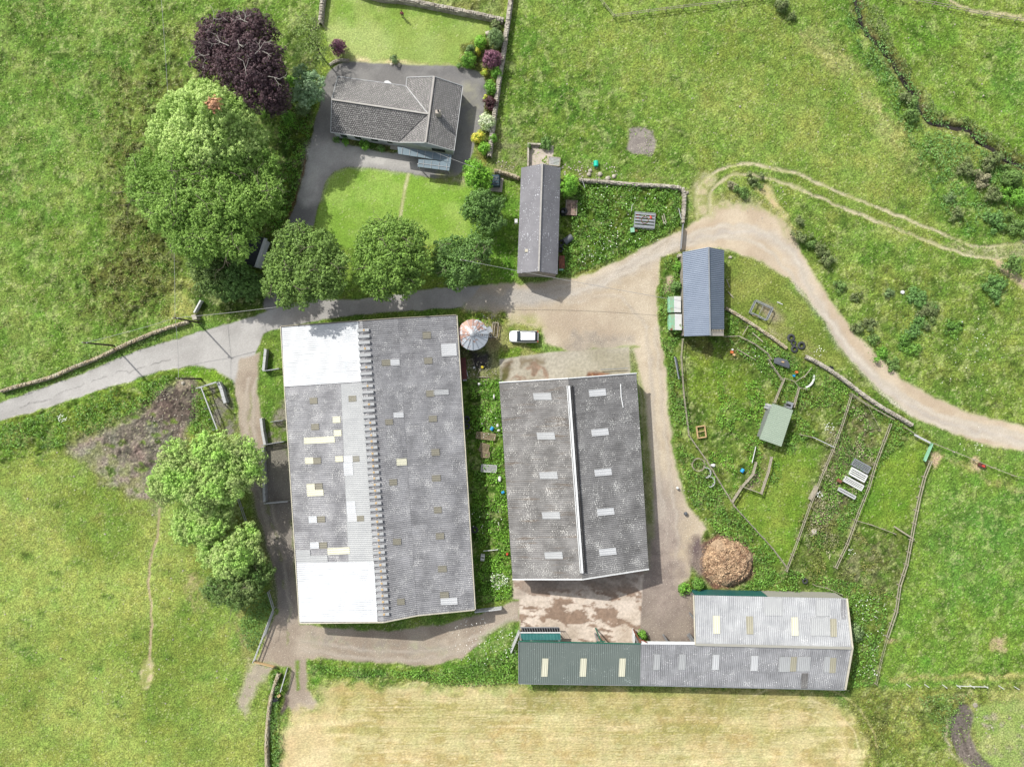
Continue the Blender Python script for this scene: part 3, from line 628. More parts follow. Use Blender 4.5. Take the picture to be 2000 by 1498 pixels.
M_hay = ground_mat('cut_hay_stubble', 2.6, 0.22, 0.5, 0.95, 2.0)
CM = {'pasture': M_grass, 'lane': M_road, 'farmyard': M_gravel, 'driveway': M_road, 'lawn': M_short, 'hay_field': M_hay, 'concrete_apron': M_conc, 'farm_track': M_gravel, 'mud_patch': M_mud, 'paddock': M_grass, 'meadow': M_grass, 'stream_bank': M_grass, 'garden_bed': M_grass, 'gravel_patch': M_gravel, 'footpath': M_gravel, 'enclosure_ground': M_grass, 'verge': M_grass}
LB = {'pasture': 'rough green pasture', 'lane': 'pale worn lane running through the farm', 'farmyard': 'beige gravel farmyard between the barns', 'driveway': 'grey asphalt driveway around the bungalow', 'lawn': 'bright mown lawns around the bungalow', 'hay_field': 'straw-yellow cut hay field along the bottom', 'concrete_apron': 'stained concrete aprons at both ends of the middle barn', 'farm_track': 'gravel tracks and wheel ruts', 'mud_patch': 'dark trodden mud patches', 'paddock': 'short grazed green paddock', 'meadow': 'open meadow grass north of the lane', 'stream_bank': 'tussocky banks of the stream', 'garden_bed': 'planted beds of the garden', 'gravel_patch': 'bare stony patches in the grass', 'footpath': 'narrow trodden paths', 'enclosure_ground': 'weedy ground of the fenced plots', 'verge': 'lush grass verges beside tracks and buildings'}
fc = CL[:-1, :-1]
vid = np.arange(ny * nx).reshape(ny, nx)
V = np.stack([GX, GY, HZ], -1).reshape(-1, 3).astype(np.float32)
CC = np.clip(GC, 0.0, 0.85).reshape(-1, 3)
for ci, nm in enumerate(CLS):
    jj, ii = np.nonzero(fc == ci)
    if len(jj) == 0: continue
    q = np.stack([vid[jj, ii], vid[jj, ii + 1], vid[jj + 1, ii + 1], vid[jj + 1, ii]], -1)
    u, inv = np.unique(q.ravel(), return_inverse=True)
    me = bpy.data.meshes.new(nm)
    me.vertices.add(len(u)); me.vertices.foreach_set('co', V[u].ravel())
    nf = len(q); me.loops.add(nf * 4); me.loops.foreach_set('vertex_index', inv.ravel().astype(np.int32))
    me.polygons.add(nf); me.polygons.foreach_set('loop_start', np.arange(0, nf * 4, 4, dtype=np.int32))
    try: me.polygons.foreach_set('loop_total', np.full(nf, 4, dtype=np.int32))
    except Exception: pass
    me.polygons.foreach_set('use_smooth', np.ones(nf, dtype=bool))
    me.update(calc_edges=True)
    ca = me.color_attributes.new('tone', 'FLOAT_COLOR', 'POINT')
    ca.data.foreach_set('color', np.concatenate([CC[u], np.ones((len(u), 1))], 1).astype(np.float32).ravel())
    me.materials.append(CM[nm])
    o = bpy.data.objects.new(nm, me); COL.objects.link(o)
    tag(o, LB[nm], None, None, 'structure')
# the land beyond the picture, out to the horizon
x0, x1, y0, y1, B = gx[0], gx[-1], gy[0], gy[-1], 1500.0
far = mesh_obj('ground', [(-B, -B, 0), (B, -B, 0), (B, B, 0), (-B, B, 0), (x0, y0, 0), (x1, y0, 0), (x1, y1, 0), (x0, y1, 0)],
               [(0, 1, 5, 4), (1, 2, 6, 5), (2, 3, 7, 6), (3, 0, 4, 7)], mat_plain('distant_pasture', (128, 160, 70), 0.95, 0.3, 0.06))
tag(far, 'green farmland stretching away beyond the farm', None, None, 'structure')
# water in the stream
MW, n_, b_ = newmat('dark_stream_water')
b_.inputs['Base Color'].default_value = (0.028, 0.022, 0.018, 1); b_.inputs['Roughness'].default_value = 0.12
bump(n_, b_, noise(n_, coords(n_), 2.0, 3), 0.25, 0.03)
sp = smooth_line(STREAM, 5); vs = []; fs = []
for i, p in enumerate(sp):
    a = P(*sp[max(0, i - 1)]); b = P(*sp[min(len(sp) - 1, i + 1)]); t = (b - a).normalized(); nn = Vector((-t.y, t.x, 0))
    w = 0.36 + 0.16 * math.sin(i * 1.7)
    c = P(*p); vs += [tuple(c + nn * w + Vector((0, 0, -0.62))), tuple(c - nn * w + Vector((0, 0, -0.62)))]
    if i: fs.append((2 * i - 2, 2 * i - 1, 2 * i + 1, 2 * i))
tag(mesh_obj('stream', vs, fs, MW), 'narrow dark stream winding through the meadow', None, None, 'structure')
# ------------------------------------------------------------------ vegetation
LM = {
 'sycamore': mat_leaf('sycamore_leaves', (182, 204, 124), 0.30, (140, 172, 82)),
 'sycfield': mat_leaf('field_sycamore_leaves', (150, 192, 88), 0.32, (154, 168, 106)),
 'beech': mat_leaf('green_beech_leaves', (126, 158, 72), 0.38, (104, 136, 58)),
 'beech2': mat_leaf('deep_green_beech_leaves', (120, 150, 72), 0.36, (100, 126, 60)),
 'feather': mat_leaf('feathery_leaves', (148, 180, 90), 0.36, (122, 156, 70), 0.25, 0.22),
 'copper': mat_leaf('copper_beech_leaves', (92, 70, 74), 0.5, (66, 50, 56), 0.1),
 'rust': mat_leaf('rust_leaves', (192, 150, 116), 0.35, (160, 118, 90), 0.1),
 'birch': mat_leaf('birch_leaves', (124, 142, 78), 0.4, (98, 122, 60)),
 'blue': mat_leaf('blue_green_needles', (152, 176, 136), 0.35, (104, 140, 92)),
 'olive': mat_leaf('olive_leaves', (118, 136, 78), 0.4, (80, 112, 48)),
 'dark': mat_leaf('dark_green_leaves', (102, 138, 66), 0.42, (86, 116, 58)),
 'bright': mat_leaf('bright_green_leaves', (138, 186, 62), 0.4, (102, 152, 48)),
 'purple': mat_leaf('purple_pink_leaves', (150, 104, 122), 0.55, (78, 46, 62), 0.1),
 'plum': mat_leaf('plum_leaves', (84, 50, 54), 0.5, (62, 40, 42), 0.1),
 'white': mat_leaf('white_blossom', (226, 230, 206), 0.2, (150, 180, 104), 0.2, 1.4),
 'yellow': mat_leaf('yellow_flowers', (226, 208, 84), 0.3, (150, 178, 66), 0.2, 1.2),
 'gorse': mat_leaf('gorse_leaves', (100, 124, 64), 0.45, (104, 112, 74)),
 'gorse2': mat_leaf('green_gorse_leaves', (108, 140, 68), 0.45, (92, 118, 60)),
 'rush': mat_leaf('rush_leaves', (100, 140, 70), 0.45, (90, 124, 64)),
 'nettle': mat_leaf('nettle_leaves', (106, 146, 58), 0.5, (80, 116, 46)),
 'lush': mat_leaf('lush_leaves', (116, 164, 56), 0.45, (84, 128, 42)),
 'brown': mat_leaf('dock_leaves', (124, 122, 66), 0.5, (92, 106, 52)),
 'dead': mat_leaf('dead_stems', (158, 152, 124), 0.4, (124, 126, 92)),
 'sage': mat_leaf('grey_green_leaves', (122, 142, 96), 0.4, (92, 118, 66)),
 'flower': mat_leaf('white_flower_heads', (240, 240, 232), 0.1, (230, 230, 214), 0.1),
 'grasst': mat_leaf('grass_tuft_blades', (146, 172, 82), 0.45, (112, 150, 58), 0.3, 0.25),
 'strawt': mat_leaf('straw_tuft_blades', (178, 176, 116), 0.35, (150, 160, 90), 0.3, 0.25),
}
M_bark = mat_plain('grey_bark', (116, 106, 94), 0.95, 0.3, 3.0, bmp=0.6)
M_twig = mat_plain('pale_dead_twigs', (206, 200, 190), 0.9, 0.2, 4.0)

def leaf_cloud(name, C, Nn, size, mat, parent=None, aspect=0.62, verts=True):
    """thousands of small folded leaves as one mesh; C centres, Nn facing directions"""
    n = len(C)
    if parent is not None: C = C - np.array(ORG[parent.name])
    Nn = Nn / (np.linalg.norm(Nn, axis=1, keepdims=True) + 1e-9)
    r = R.normal(size=(n, 3)); t = np.cross(Nn, r); t /= (np.linalg.norm(t, axis=1, keepdims=True) + 1e-9)
    b = np.cross(Nn, t)
    s = (np.asarray(size) * R.uniform(0.65, 1.35, n))[:, None]
    v = np.empty((n, 4, 3))
    v[:, 0] = C - t * s * 0.5; v[:, 1] = C - b * s * 0.5 * aspect + Nn * s * 0.12
    v[:, 2] = C + t * s * 0.5; v[:, 3] = C + b * s * 0.5 * aspect + Nn * s * 0.12
    me = bpy.data.meshes.new(name)
    me.vertices.add(n * 4); me.vertices.foreach_set('co', v.astype(np.float32).ravel())
    me.loops.add(n * 4); me.loops.foreach_set('vertex_index', np.arange(n * 4, dtype=np.int32))
    me.polygons.add(n); me.polygons.foreach_set('loop_start', np.arange(0, n * 4, 4, dtype=np.int32))
    try: me.polygons.foreach_set('loop_total', np.full(n, 4, dtype=np.int32))
    except Exception: pass
    me.update(calc_edges=True)
    me.materials.append(mat)
    o = bpy.data.objects.new(name, me); COL.objects.link(o)
    if parent is not None: o.parent = parent; ORG[o.name] = ORG[parent.name]
    else: ORG[o.name] = Vector((0, 0, 0))
    return o

def sph(n, up=0.0):
    d = R.normal(size=(n, 3)); d[:, 2] = d[:, 2] + up
    return d / np.linalg.norm(d, axis=1, keepdims=True)

SZ = []
def crown_points(lobes, dens, clump_r, per, flat=0.0, spray=0.0, fillr=9.0):
    """lobes: (x,y,z,rx,rz).  Leaf clumps over the outer skin of every lobe"""
    Cs = []; Ns = []; SZ.clear()
    for (x, y, z, rx, rz) in lobes:
        area_ = 4 * math.pi * rx * (rx + rz) / 2
        k = max(6, int(area_ * dens))
        d = sph(k, 0.35)
        d = d[d[:, 2] > -0.75]
        rad = R.uniform(0.86, 1.05, len(d)) * (1 + 0.13 * np.sin(d[:, 0] * 5 + x) * np.cos(d[:, 1] * 6 + y))
        cc = np.array([x, y, z]) + d * rad[:, None] * np.array([rx, rx, rz])
        keep = np.ones(len(cc), bool)
        for (x2, y2, z2, r2, q2) in lobes:
            if (x2, y2, z2) == (x, y, z): continue
            e = ((cc[:, 0] - x2) / r2) ** 2 + ((cc[:, 1] - y2) / r2) ** 2 + ((cc[:, 2] - z2) / q2) ** 2
            keep &= e > 0.62
        cc = cc[keep]; d = d[keep]
        m = len(cc)
        cr = clump_r * R.uniform(0.55, 1.35, m)
        dd = sph(m * per, 0.0).reshape(m, per, 3) + d[:, None, :] * 0.55 + np.array([0, 0, 0.45])
        dd /= np.linalg.norm(dd, axis=2, keepdims=True)
        off = dd * (cr[:, None] * R.uniform(0.72, 1.03, (m, per)))[..., None]
        if spray:
            ang = R.uniform(0, 6.28, m); ax = np.stack([np.cos(ang), np.sin(ang), np.zeros(m)], 1)
            ax = ax * 0.5 + d * np.array([1, 1, 0.2]); ax /= np.linalg.norm(ax, axis=1, keepdims=True)
            along = R.uniform(-1, 1, (m, per)) * cr[:, None] * spray
            off = off * np.array([0.55, 0.55, 0.4]) + ax[:, None, :] * along[..., None]
        off[..., 2] *= (1.15 - flat)
        Cs.append((cc[:, None, :] + off).reshape(-1, 3))
        nn = dd + 0.22 * R.normal(size=dd.shape)
        Ns.append(nn.reshape(-1, 3))
    SZ.append(np.ones(sum(len(c) for c in Cs)))
    for (x, y, z, rx, rz) in lobes:            # inner foliage behind the outer clumps
        k = int(4 * math.pi * rx * (rx + rz) / 2 * fillr)
        d = sph(k, 0.25)
        Cs.append(np.array([x, y, z]) + d * (R.uniform(0.50, 0.76, k))[:, None] * np.array([rx, rx, rz]))
        Ns.append(d + R.normal(size=d.shape) * 0.8 + np.array([0, 0, 0.6])); SZ.append(np.full(k, 1.8))
    return np.concatenate(Cs), np.concatenate(Ns)

def limbs(base, targets, r0, crook=0.5):
    """tapering trunk and limbs as one mesh"""
    mb = MB(); base = Vector(base)
    cz = sum(t[2] for t in targets) / len(targets)
    cx = sum(t[0] for t in targets) / len(targets); cy = sum(t[1] for t in targets) / len(targets)
    fork = Vector((base.x * 0.7 + cx * 0.3, base.y * 0.7 + cy * 0.3, cz * 0.42))
    mb.tube([base + Vector((0, 0, -0.3)), base + Vector((0.05, 0.03, cz * 0.2)), fork], r0, 9, r0 * 0.7)
    for t in targets:
        t = Vector(t); mid = fork.lerp(t, 0.5) + Vector((rnd.uniform(-crook, crook), rnd.uniform(-crook, crook), crook * 0.6))
        mb.tube([fork, mid, t], r0 * 0.45, 6, r0 * 0.1)
        for _ in range(4):
            e = t + Vector((rnd.uniform(-1, 1), rnd.uniform(-1, 1), rnd.uniform(-0.2, 0.9))) * (0.9 + crook)
            mb.tube([mid.lerp(t, 0.5), e], r0 * 0.14, 4, r0 * 0.04)
    return mb

def tree(name, label, cat, lobes_px, height, leaf, dens=1.6, clump=0.75, per=26, size=0.34, rz=0.85, dome=0.30, group=None, trunk=0.35, spray=0.0, extra=None, twigs=0, twl=1.8):
    xs = np.array([[l[0], l[1]] for l in lobes_px], float); c = xs.mean(0)
    Rm = max(np.hypot(*(x - c)) for x in xs) + 1e-6
    lob = []
    for l in lobes_px:
        x, y, r = l[:3]
        top = height * (1 - dome * (np.hypot(x - c[0], y - c[1]) / Rm) ** 2) if len(lobes_px) > 1 else height
        if len(l) > 3: top = l[3]
        rr = r * S * (H - top) / H
        q = min(rr * rz, top * 0.48)
        p = P(x, y, top - q * 0.75)
        lob.append((p.x, p.y, top - q, rr, q))
    bx = float(np.mean([l[0] for l in lob])); by = float(np.mean([l[1] for l in lob]))
    t = thing(name, label, cat, (bx, by, 0), group)
    if leaf == 'birch':
        C_, N_ = crown_points(lob, dens, clump, per, 0.0, spray, 4.0)
    else:                                      # every limb carries a dozen leafy heads
        sub = []
        for (x, y, z, rx, rq) in lob:
            rx *= 1.09; rq *= 1.05
            sub.append((x, y, z, rx * 0.74, rq * 0.74))
            k = max(5, int(rx * rx * 1.15)); sr = max(0.55, min(1.25, rx * 0.42))
            for i in range(k):                 # spiral over the upper skin, jittered
                cz = 1 - (i + 0.5) / k * 1.15; ph = i * 2.39996 + x
                q_ = math.sqrt(max(0.0, 1 - cz * cz)); r_ = sr * rnd.uniform(0.62, 1.2); f_ = rnd.uniform(0.86, 1.02)
                sub.append((x + math.cos(ph) * q_ * (rx - r_ * 0.75) * f_, y + math.sin(ph) * q_ * (rx - r_ * 0.75) * f_, z + cz * (rq - r_ * 0.5) * f_, r_, r_ * 0.85))
        sub = [s for s in sub if s[2] - s[4] > 0.2]
        C_, N_ = crown_points(sub, 2.3, 0.30, 26, 0.0, spray * 0.5, 14.0)
    # leaves under the dome give the sides and the inside some body
    leaf_cloud('crown', C_, N_, 0.165 * np.concatenate(SZ), LM[leaf], t)
    lb = limbs((bx, by, 0), [(l[0], l[1], l[2]) for l in lob], trunk)
    lb.build('trunk', M_bark, t, True)
    if twigs:
        for k in range(twigs):
            mb = MB()
            l = lob[k % len(lob)]; a = rnd.uniform(0, 6.28); q = rnd.uniform(0.0, 0.75)
            o = Vector((l[0] + math.cos(a) * l[3] * q, l[1] + math.sin(a) * l[3] * q, l[2] + l[4] * math.sqrt(max(0.05, 1 - q * q)) * 1.02 + clump * 0.4))
            a0 = rnd.uniform(0, 6.28)
            def br(p, a, ln, w, dep):
                e = p + Vector((math.cos(a) * ln, math.sin(a) * ln, rnd.uniform(-0.05, 0.25) * ln))
                mm = p.lerp(e, 0.5) + Vector((rnd.uniform(-.12, .12), rnd.uniform(-.12, .12), 0)) * ln
                mb.tube([p, mm, e], w, 4, w * 0.45, False)
                if dep:
                    for s_ in (-1, 1):
                        br(mm if rnd.random() < .5 else e, a + s_ * rnd.uniform(0.4, 0.9), ln * 0.6, w * 0.6, dep - 1)
            br(o, a0, twl * rnd.uniform(.6, 1.2), 0.055, 2)
            mb.build('bare_branch', M_twig if leaf == 'copper' else M_bark, t)
    if extra: extra(t, lob)
    return t

def rust(t, lob):
    p = P(415, 204, 14.6)
    k = 900; d = sph(k, 0.2)
    C_ = np.array(p) + d * (R.uniform(0.1, 1.0, (k, 1)) ** 0.5) * np.array([1.35, 1.2, 0.55]) * (0.75 + 0.5 * np.sin(d[:, :1] * 7) * np.cos(d[:, 1:2] * 6))
    leaf_cloud('dead_foliage', C_, d + R.normal(size=(k, 3)) * .5 + np.array([0, 0, .5]), 0.30, LM['rust'], t)

tree('broadleaf_tree', 'tall pale green tree with a rust-orange patch in its crown', 'tree',
     [(402, 232, 72), (350, 222, 42), (395, 195, 40), (452, 225, 48), (330, 262, 42), (400, 278, 50), (476, 275, 45), (355, 290, 40), (445, 290, 40)], 15, 'sycamore', 0.95, 0.66, 100, 0.17, extra=rust)
tree('feathery_tree', 'biggest tree, wide feathery crown with grey branches west of the driveway', 'tree',
     [(405, 395, 74), (292, 338, 46), (352, 345, 58), (430, 330, 58), (498, 318, 42), (512, 385, 48), (450, 410, 62), (350, 405, 55), (302, 385, 42), (400, 468, 50), (458, 468, 44), (362, 462, 38), (278, 372, 36), (322, 425, 36)], 14, 'feather', 0.85, 0.72, 84, 0.18, spray=1.3, twigs=34, twl=2.2, trunk=0.5)
tree('copper_beech', 'dark purple copper beech with pale bare twigs on top', 'tree',
     [(432, 82, 54), (492, 68, 46), (470, 118, 62), (408, 118, 34), (520, 120, 40), (500, 165, 48), (530, 180, 34), (540, 205, 22), (455, 45, 24)], 14, 'copper', 1.3, 0.62, 60, 0.18, twigs=15, twl=2.0, trunk=0.5)
tree('birch_tree', 'thin olive birch beside the north lawn and purple shrub', 'tree', [(596, 68, 34), (612, 98, 34), (616, 62, 20), (600, 40, 16), (622, 118, 18)], 9, 'birch', 1.2, 0.7, 14, 0.22, trunk=0.15, twigs=5)
tree('blue_conifer', 'blue-green evergreen tree beside the driveway bend', 'tree', [(590, 148, 21), (612, 160, 24), (596, 183, 26), (618, 182, 16)], 7.5, 'blue', 2.2, 0.40, 46, 0.15, trunk=0.2)
tree('olive_shrub_tree', 'olive green bushy tree south of the biggest tree, beside the garage', 'tree', [(398, 520, 32), (425, 545, 36), (420, 510, 30), (400, 555, 24)], 7, 'olive', 1.8, 0.45, 54, 0.16)
tree('dark_bushy_tree', 'dark green bushy tree below the garage roof', 'tree', [(468, 545, 36), (450, 565, 28), (490, 560, 26)], 6.5, 'dark', 1.8, 0.45, 54, 0.16)
tree('roadside_tree', 'round green tree overhanging the lane, nearest the driveway mouth', 'tree', [(578, 478, 44), (622, 488, 42), (560, 525, 46), (618, 540, 50), (582, 562, 40), (654, 515, 30), (534, 555, 28), (556, 590, 18), (650, 560, 26)], 13, 'beech2', 1.15, 0.56, 76, 0.165, dome=0.16, spray=0.9, twigs=8, group='trees along the lane')
tree('roadside_tree', 'round olive green tree in the middle of the lane-side row', 'tree', [(740, 476, 46), (790, 470, 42), (806, 512, 38), (760, 516, 52), (722, 535, 36), (790, 548, 36), (762, 445, 26), (745, 560, 28), (710, 500, 22)], 11.5, 'beech', 1.3, 0.52, 70, 0.16, spray=0.6, twigs=8, group='trees along the lane')
tree('roadside_tree', 'dark loose tree with a pole top showing, east end of the lane-side row', 'tree', [(878, 492, 34), (905, 520, 36), (930, 482, 30), (890, 548, 24), (868, 520, 26), (945, 500, 18)], 8, 'dark', 1.5, 0.55, 50, 0.17, spray=0.9, twigs=6, group='trees along the lane')
tree('garden_tree', 'rounded dark green tree at the east edge of the front lawn', 'tree', [(940, 402, 34), (955, 430, 30), (922, 412, 22), (965, 400, 22)], 6.5, 'dark', 1.8, 0.46, 56, 0.16)
tree('garden_tree', 'bright green rounded tree beside the dark oil tank', 'tree', [(935, 336, 24), (925, 350, 20), (945, 350, 18), (920, 325, 14)], 5, 'bright', 3.0, 0.4, 26, 0.2)
tree('field_sycamore', 'largest cauliflower-like sycamore of the field edge clump', 'tree', [(360, 928, 52), (420, 888, 46), (325, 945, 38), (440, 935, 52), (478, 905, 38), (392, 962, 40), (470, 876, 28), (492, 928, 26), (345, 890, 34), (395, 870, 24)], 10, 'sycfield', 1.0, 0.62, 90, 0.16, group='field edge sycamores')
tree('field_sycamore', 'small dark sycamore squeezed in the middle of the field edge clump', 'tree', [(372, 1025, 40), (415, 1018, 36), (445, 1005, 26), (400, 1040, 28)], 7.2, 'sycfield', 1.2, 0.54, 80, 0.155, group='field edge sycamores')
tree('field_sycamore', 'bright sycamore of the field edge clump south of the small dark one', 'tree', [(418, 1078, 34), (478, 1055, 32), (455, 1090, 38), (495, 1082, 22), (440, 1110, 26)], 8.5, 'sycfield', 1.15, 0.56, 86, 0.16, group='field edge sycamores')
tree('field_sycamore', 'yellowish southernmost sycamore of the field edge clump', 'tree', [(432, 1150, 34), (478, 1138, 36), (512, 1118, 26), (462, 1170, 26), (415, 1150, 22)], 7.5, 'olive', 1.3, 0.5, 66, 0.16, group='field edge sycamores', twigs=4)

# shrubs: x, y, r, height, leaf, name, label
SH = [
 (660, 92, 14, 2.6, 'purple', 'purple_shrub', 'purple-pink shrub beside the birch at the lawn corner'),
 (961, 118, 18, 3.0, 'purple', 'purple_shrub', 'purple-pink shrub against the long garden wall'),
 (967, 78, 17, 3.4, 'sage', 'evergreen_shrub', 'grey-green bushy evergreen in the walled garden corner'),
 (940, 84, 12, 2.2, 'bright', 'garden_shrub', 'yellow-green shrub on the lawn edge beside the grey-green evergreen'),
 (915, 117, 14, 2.2, 'lush', 'garden_shrub', 'rounded green shrub at the lawn corner beside the asphalt'),
 (918, 99, 9, 2.0, 'sage', 'garden_shrub', 'small whitish-green shrub above the rounded green shrub'),
 (931, 101, 6, 1.3, 'yellow', 'flowering_shrub', 'small yellow-flowered bush on the lawn edge'),
 (947, 142, 7, 1.0, 'yellow', 'flowering_shrub', 'low orange-yellow bush just below the purple shrub by the wall'),
 (970, 144, 10, 1.6, 'lush', 'garden_shrub', 'green shrub against the wall below the purple shrub'),
 (958, 172, 13, 2.0, 'lush', 'garden_shrub', 'green shrub by the wall above the plum-coloured bush'),
 (957, 203, 12, 2.0, 'plum', 'plum_shrub', 'dark plum-coloured bush beside the driveway and wall'),
 (947, 192, 5, 1.0, 'yellow', 'flowering_shrub', 'tiny yellow bush left of the plum-coloured bush'),
 (949, 240, 17, 2.4, 'white', 'blossom_shrub', 'white-blossomed shrub at the driveway edge'),
 (933, 268, 12, 1.9, 'yellow', 'flowering_shrub', 'yellow-flowered shrub below the white-blossomed shrub'),
 (945, 289, 12, 1.8, 'bright', 'garden_shrub', 'bright green shrub south of the yellow-flowered shrub'),
 (962, 272, 8, 1.6, 'lush', 'garden_shrub', 'narrow green shrub between the yellow-flowered shrub and the wall'),
 (768, 117, 8, 1.1, 'sage', 'garden_shrub', 'lone small shrub on the straw band north of the bungalow'),
 (897, 128, 4, 0.9, 'dark', 'garden_shrub', 'tiny dark shrub beside the lawn corner boulders'),
 (968, 52, 10, 1.6, 'gorse', 'garden_shrub', 'brownish bush tucked into the corner where the two stone walls meet'),
 (658, 274, 6, 1.0, 'dark', 'foundation_shrub', 'dark shrub under the west end of the bungalow front wall'),
 (712, 284, 10, 1.3, 'lush', 'foundation_shrub', 'green shrub under the middle of the bungalow front wall'),
 (744, 290, 7, 1.2, 'dark', 'foundation_shrub', 'green shrub by the bungalow front wall nearest the porch'),
 (676, 277, 7, 0.9, 'lush', 'foundation_shrub', 'low green shrub by the bungalow front wall, second from the west'),
 (1110, 362, 21, 4.0, 'bright', 'elder_tree', 'bright green bushy tree against the stone barn'),
 (1067, 280, 12, 0.9, 'dark', 'ground_shrub', 'low dark bush at the top of the concrete pen behind the stone barn'),
 (1033, 286, 4, 0.9, 'dark', 'ground_shrub', 'tiny dark bush at the corner of the concrete pen'),
 (572, 160, 12, 2.0, 'lush', 'garden_shrub', 'yellow-green shrub tucked below the copper beech'),
 (590, 214, 14, 1.6, 'sage', 'garden_shrub', 'mottled shrub south of the blue-green evergreen'),
 (565, 232, 14, 1.8, 'lush', 'garden_shrub', 'bright bush in the shade of the copper beech'),
 (892, 520, 9, 3.2, 'dead', 'withered_bush', 'pale withered bush between two lane-side trees'),
 (1525, 12, 15, 1.7, 'gorse', 'gorse_bush', 'dark gorse bush at the top edge of the meadow'),
 (1545, 30, 8, 1.0, 'gorse', 'gorse_bush', 'small gorse bush beside the dark one at the top edge'),
 (1772, 190, 11, 1.6, 'gorse', 'gorse_bush', 'brownish gorse bush just above the round one by the stream'),
 (1780, 215, 17, 2.2, 'gorse2', 'gorse_bush', 'round gorse bush beside the stream bend'),
 (1888, 330, 18, 1.8, 'gorse', 'gorse_bush', 'brown gorse bush at the upper left of the streamside thicket'),
 (1915, 352, 16, 1.5, 'dead', 'gorse_bush', 'withered grey gorse bush in the streamside thicket'),
 (1940, 320, 20, 2.0, 'gorse', 'gorse_bush', 'gorse bush in the top middle of the streamside thicket'),
 (1975, 345, 22, 2.0, 'gorse2', 'gorse_bush', 'broad green gorse bush at the right edge under the stream'),
 (1982, 385, 24, 2.0, 'lush', 'gorse_bush', 'light green bush at the right edge of the thicket'),
 (1940, 385, 16, 1.6, 'gorse', 'gorse_bush', 'dark gorse bush in the lower middle of the thicket'),
 (1945, 430, 22, 1.4, 'rush', 'gorse_bush', 'green rounded bush below the streamside thicket'),
 (1985, 440, 20, 1.6, 'gorse2', 'gorse_bush', 'dark green bush at the right edge just above the wheel track'),
 (1868, 418, 13, 1.5, 'gorse', 'gorse_bush', 'dark bush beside the small bare patch left of the thicket'),
 (1855, 385, 8, 1.0, 'sage', 'gorse_bush', 'small sage bush above the bare patch left of the thicket'),
 (1430, 363, 9, 1.0, 'dead', 'gorse_bush', 'grey bush inside the bend of the wheel track'),
 (1450, 376, 12, 1.4, 'gorse2', 'gorse_bush', 'green bush inside the bend of the wheel track'),
 (1474, 352, 14, 1.0, 'gorse', 'gorse_bush', 'low dark bush on top of the bare stony bank'),
 (1564, 461, 15, 2.0, 'gorse', 'gorse_bush', 'round dark bush at the outer side of the lane bend'),
 (1562, 432, 7, 1.0, 'gorse', 'gorse_bush', 'small bush just above the round bush at the lane bend'),
 (1585, 478, 9, 1.2, 'gorse2', 'gorse_bush', 'small bush right of the round bush at the lane bend'),
 (1604, 490, 12, 1.3, 'gorse', 'gorse_bush', 'first bush of the pair on the lane bank south of the bend'),
 (1618, 508, 11, 1.3, 'gorse', 'gorse_bush', 'lower bush of the pair on the lane bank south of the bend'),
 (1984, 514, 18, 2.0, 'gorse2', 'gorse_bush', 'round dark bush cut by the right edge of the photo'),
 (1940, 555, 20, 1.0, 'rush', 'rush_clump', 'large rush clump in the meadow near the right edge'),
 (1942, 576, 14, 0.9, 'rush', 'rush_clump', 'lower lobe of rushes below the large rush clump'),
 (1795, 585, 22, 0.9, 'rush', 'bramble_patch', 'upper dark bramble patch in the east meadow'),
 (1815, 612, 20, 0.8, 'gorse', 'bramble_patch', 'lower dark bramble patch in the east meadow'),
 (1790, 640, 20, 0.8, 'rush', 'bramble_patch', 'green bramble patch south-west of the dark ones'),
 (1770, 670, 20, 0.8, 'nettle', 'bramble_patch', 'nettle-green patch furthest south in the east meadow'),
 (1860, 640, 16, 0.7, 'nettle', 'bramble_patch', 'small green patch east of the dark brambles'),
 (1740, 572, 9, 0.8, 'sage', 'bramble_patch', 'tiny sage bush beside the white lick tub'),
 (1640, 560, 11, 0.9, 'gorse2', 'lane_bush', 'small bush on the outer bank where the lane straightens'),
 (1672, 578, 9, 0.8, 'gorse', 'lane_bush', 'small dark bush on the outer lane bank below the bend'),
 (1675, 640, 12, 1.0, 'gorse', 'lane_bush', 'brownish bush on the lane bank opposite the tyre pile'),
 (1698, 630, 12, 0.9, 'gorse', 'lane_bush', 'dark bush a step up the slope from the brownish lane bank bush'),
 (1700, 662, 12, 1.0, 'gorse2', 'lane_bush', 'green bush on the lane bank south of the brownish one'),
 (1722, 690, 14, 1.0, 'lush', 'lane_bush', 'lighter green bush lower along the lane bank'),
 (1745, 712, 10, 0.9, 'gorse2', 'lane_bush', 'last small bush along the lane bank'),
 (1665, 1235, 20, 2.0, 'sage', 'elder_bush', 'grey-green elder bush against the east wall of the long barn'),
 (1338, 1150, 12, 1.3, 'lush', 'ivy_bush', 'bush at the north-west corner of the light grey barn'),
 (1362, 1140, 12, 1.2, 'nettle', 'ivy_bush', 'bush beside the teal cladding corner'),
 (1250, 1240, 11, 1.3, 'lush', 'ivy_bush', 'bush in the corner beside the rusty beam'),
 (1323, 640, 10, 1.5, 'nettle', 'wall_shrub', 'shrub squeezed between the lower bin and the blue shed'),
 (1322, 560, 10, 1.5, 'dark', 'wall_shrub', 'dark shrub against the west wall of the blue shed'),
 (1325, 520, 9, 1.2, 'lush', 'wall_shrub', 'shrub by the north-west corner of the blue shed'),
]
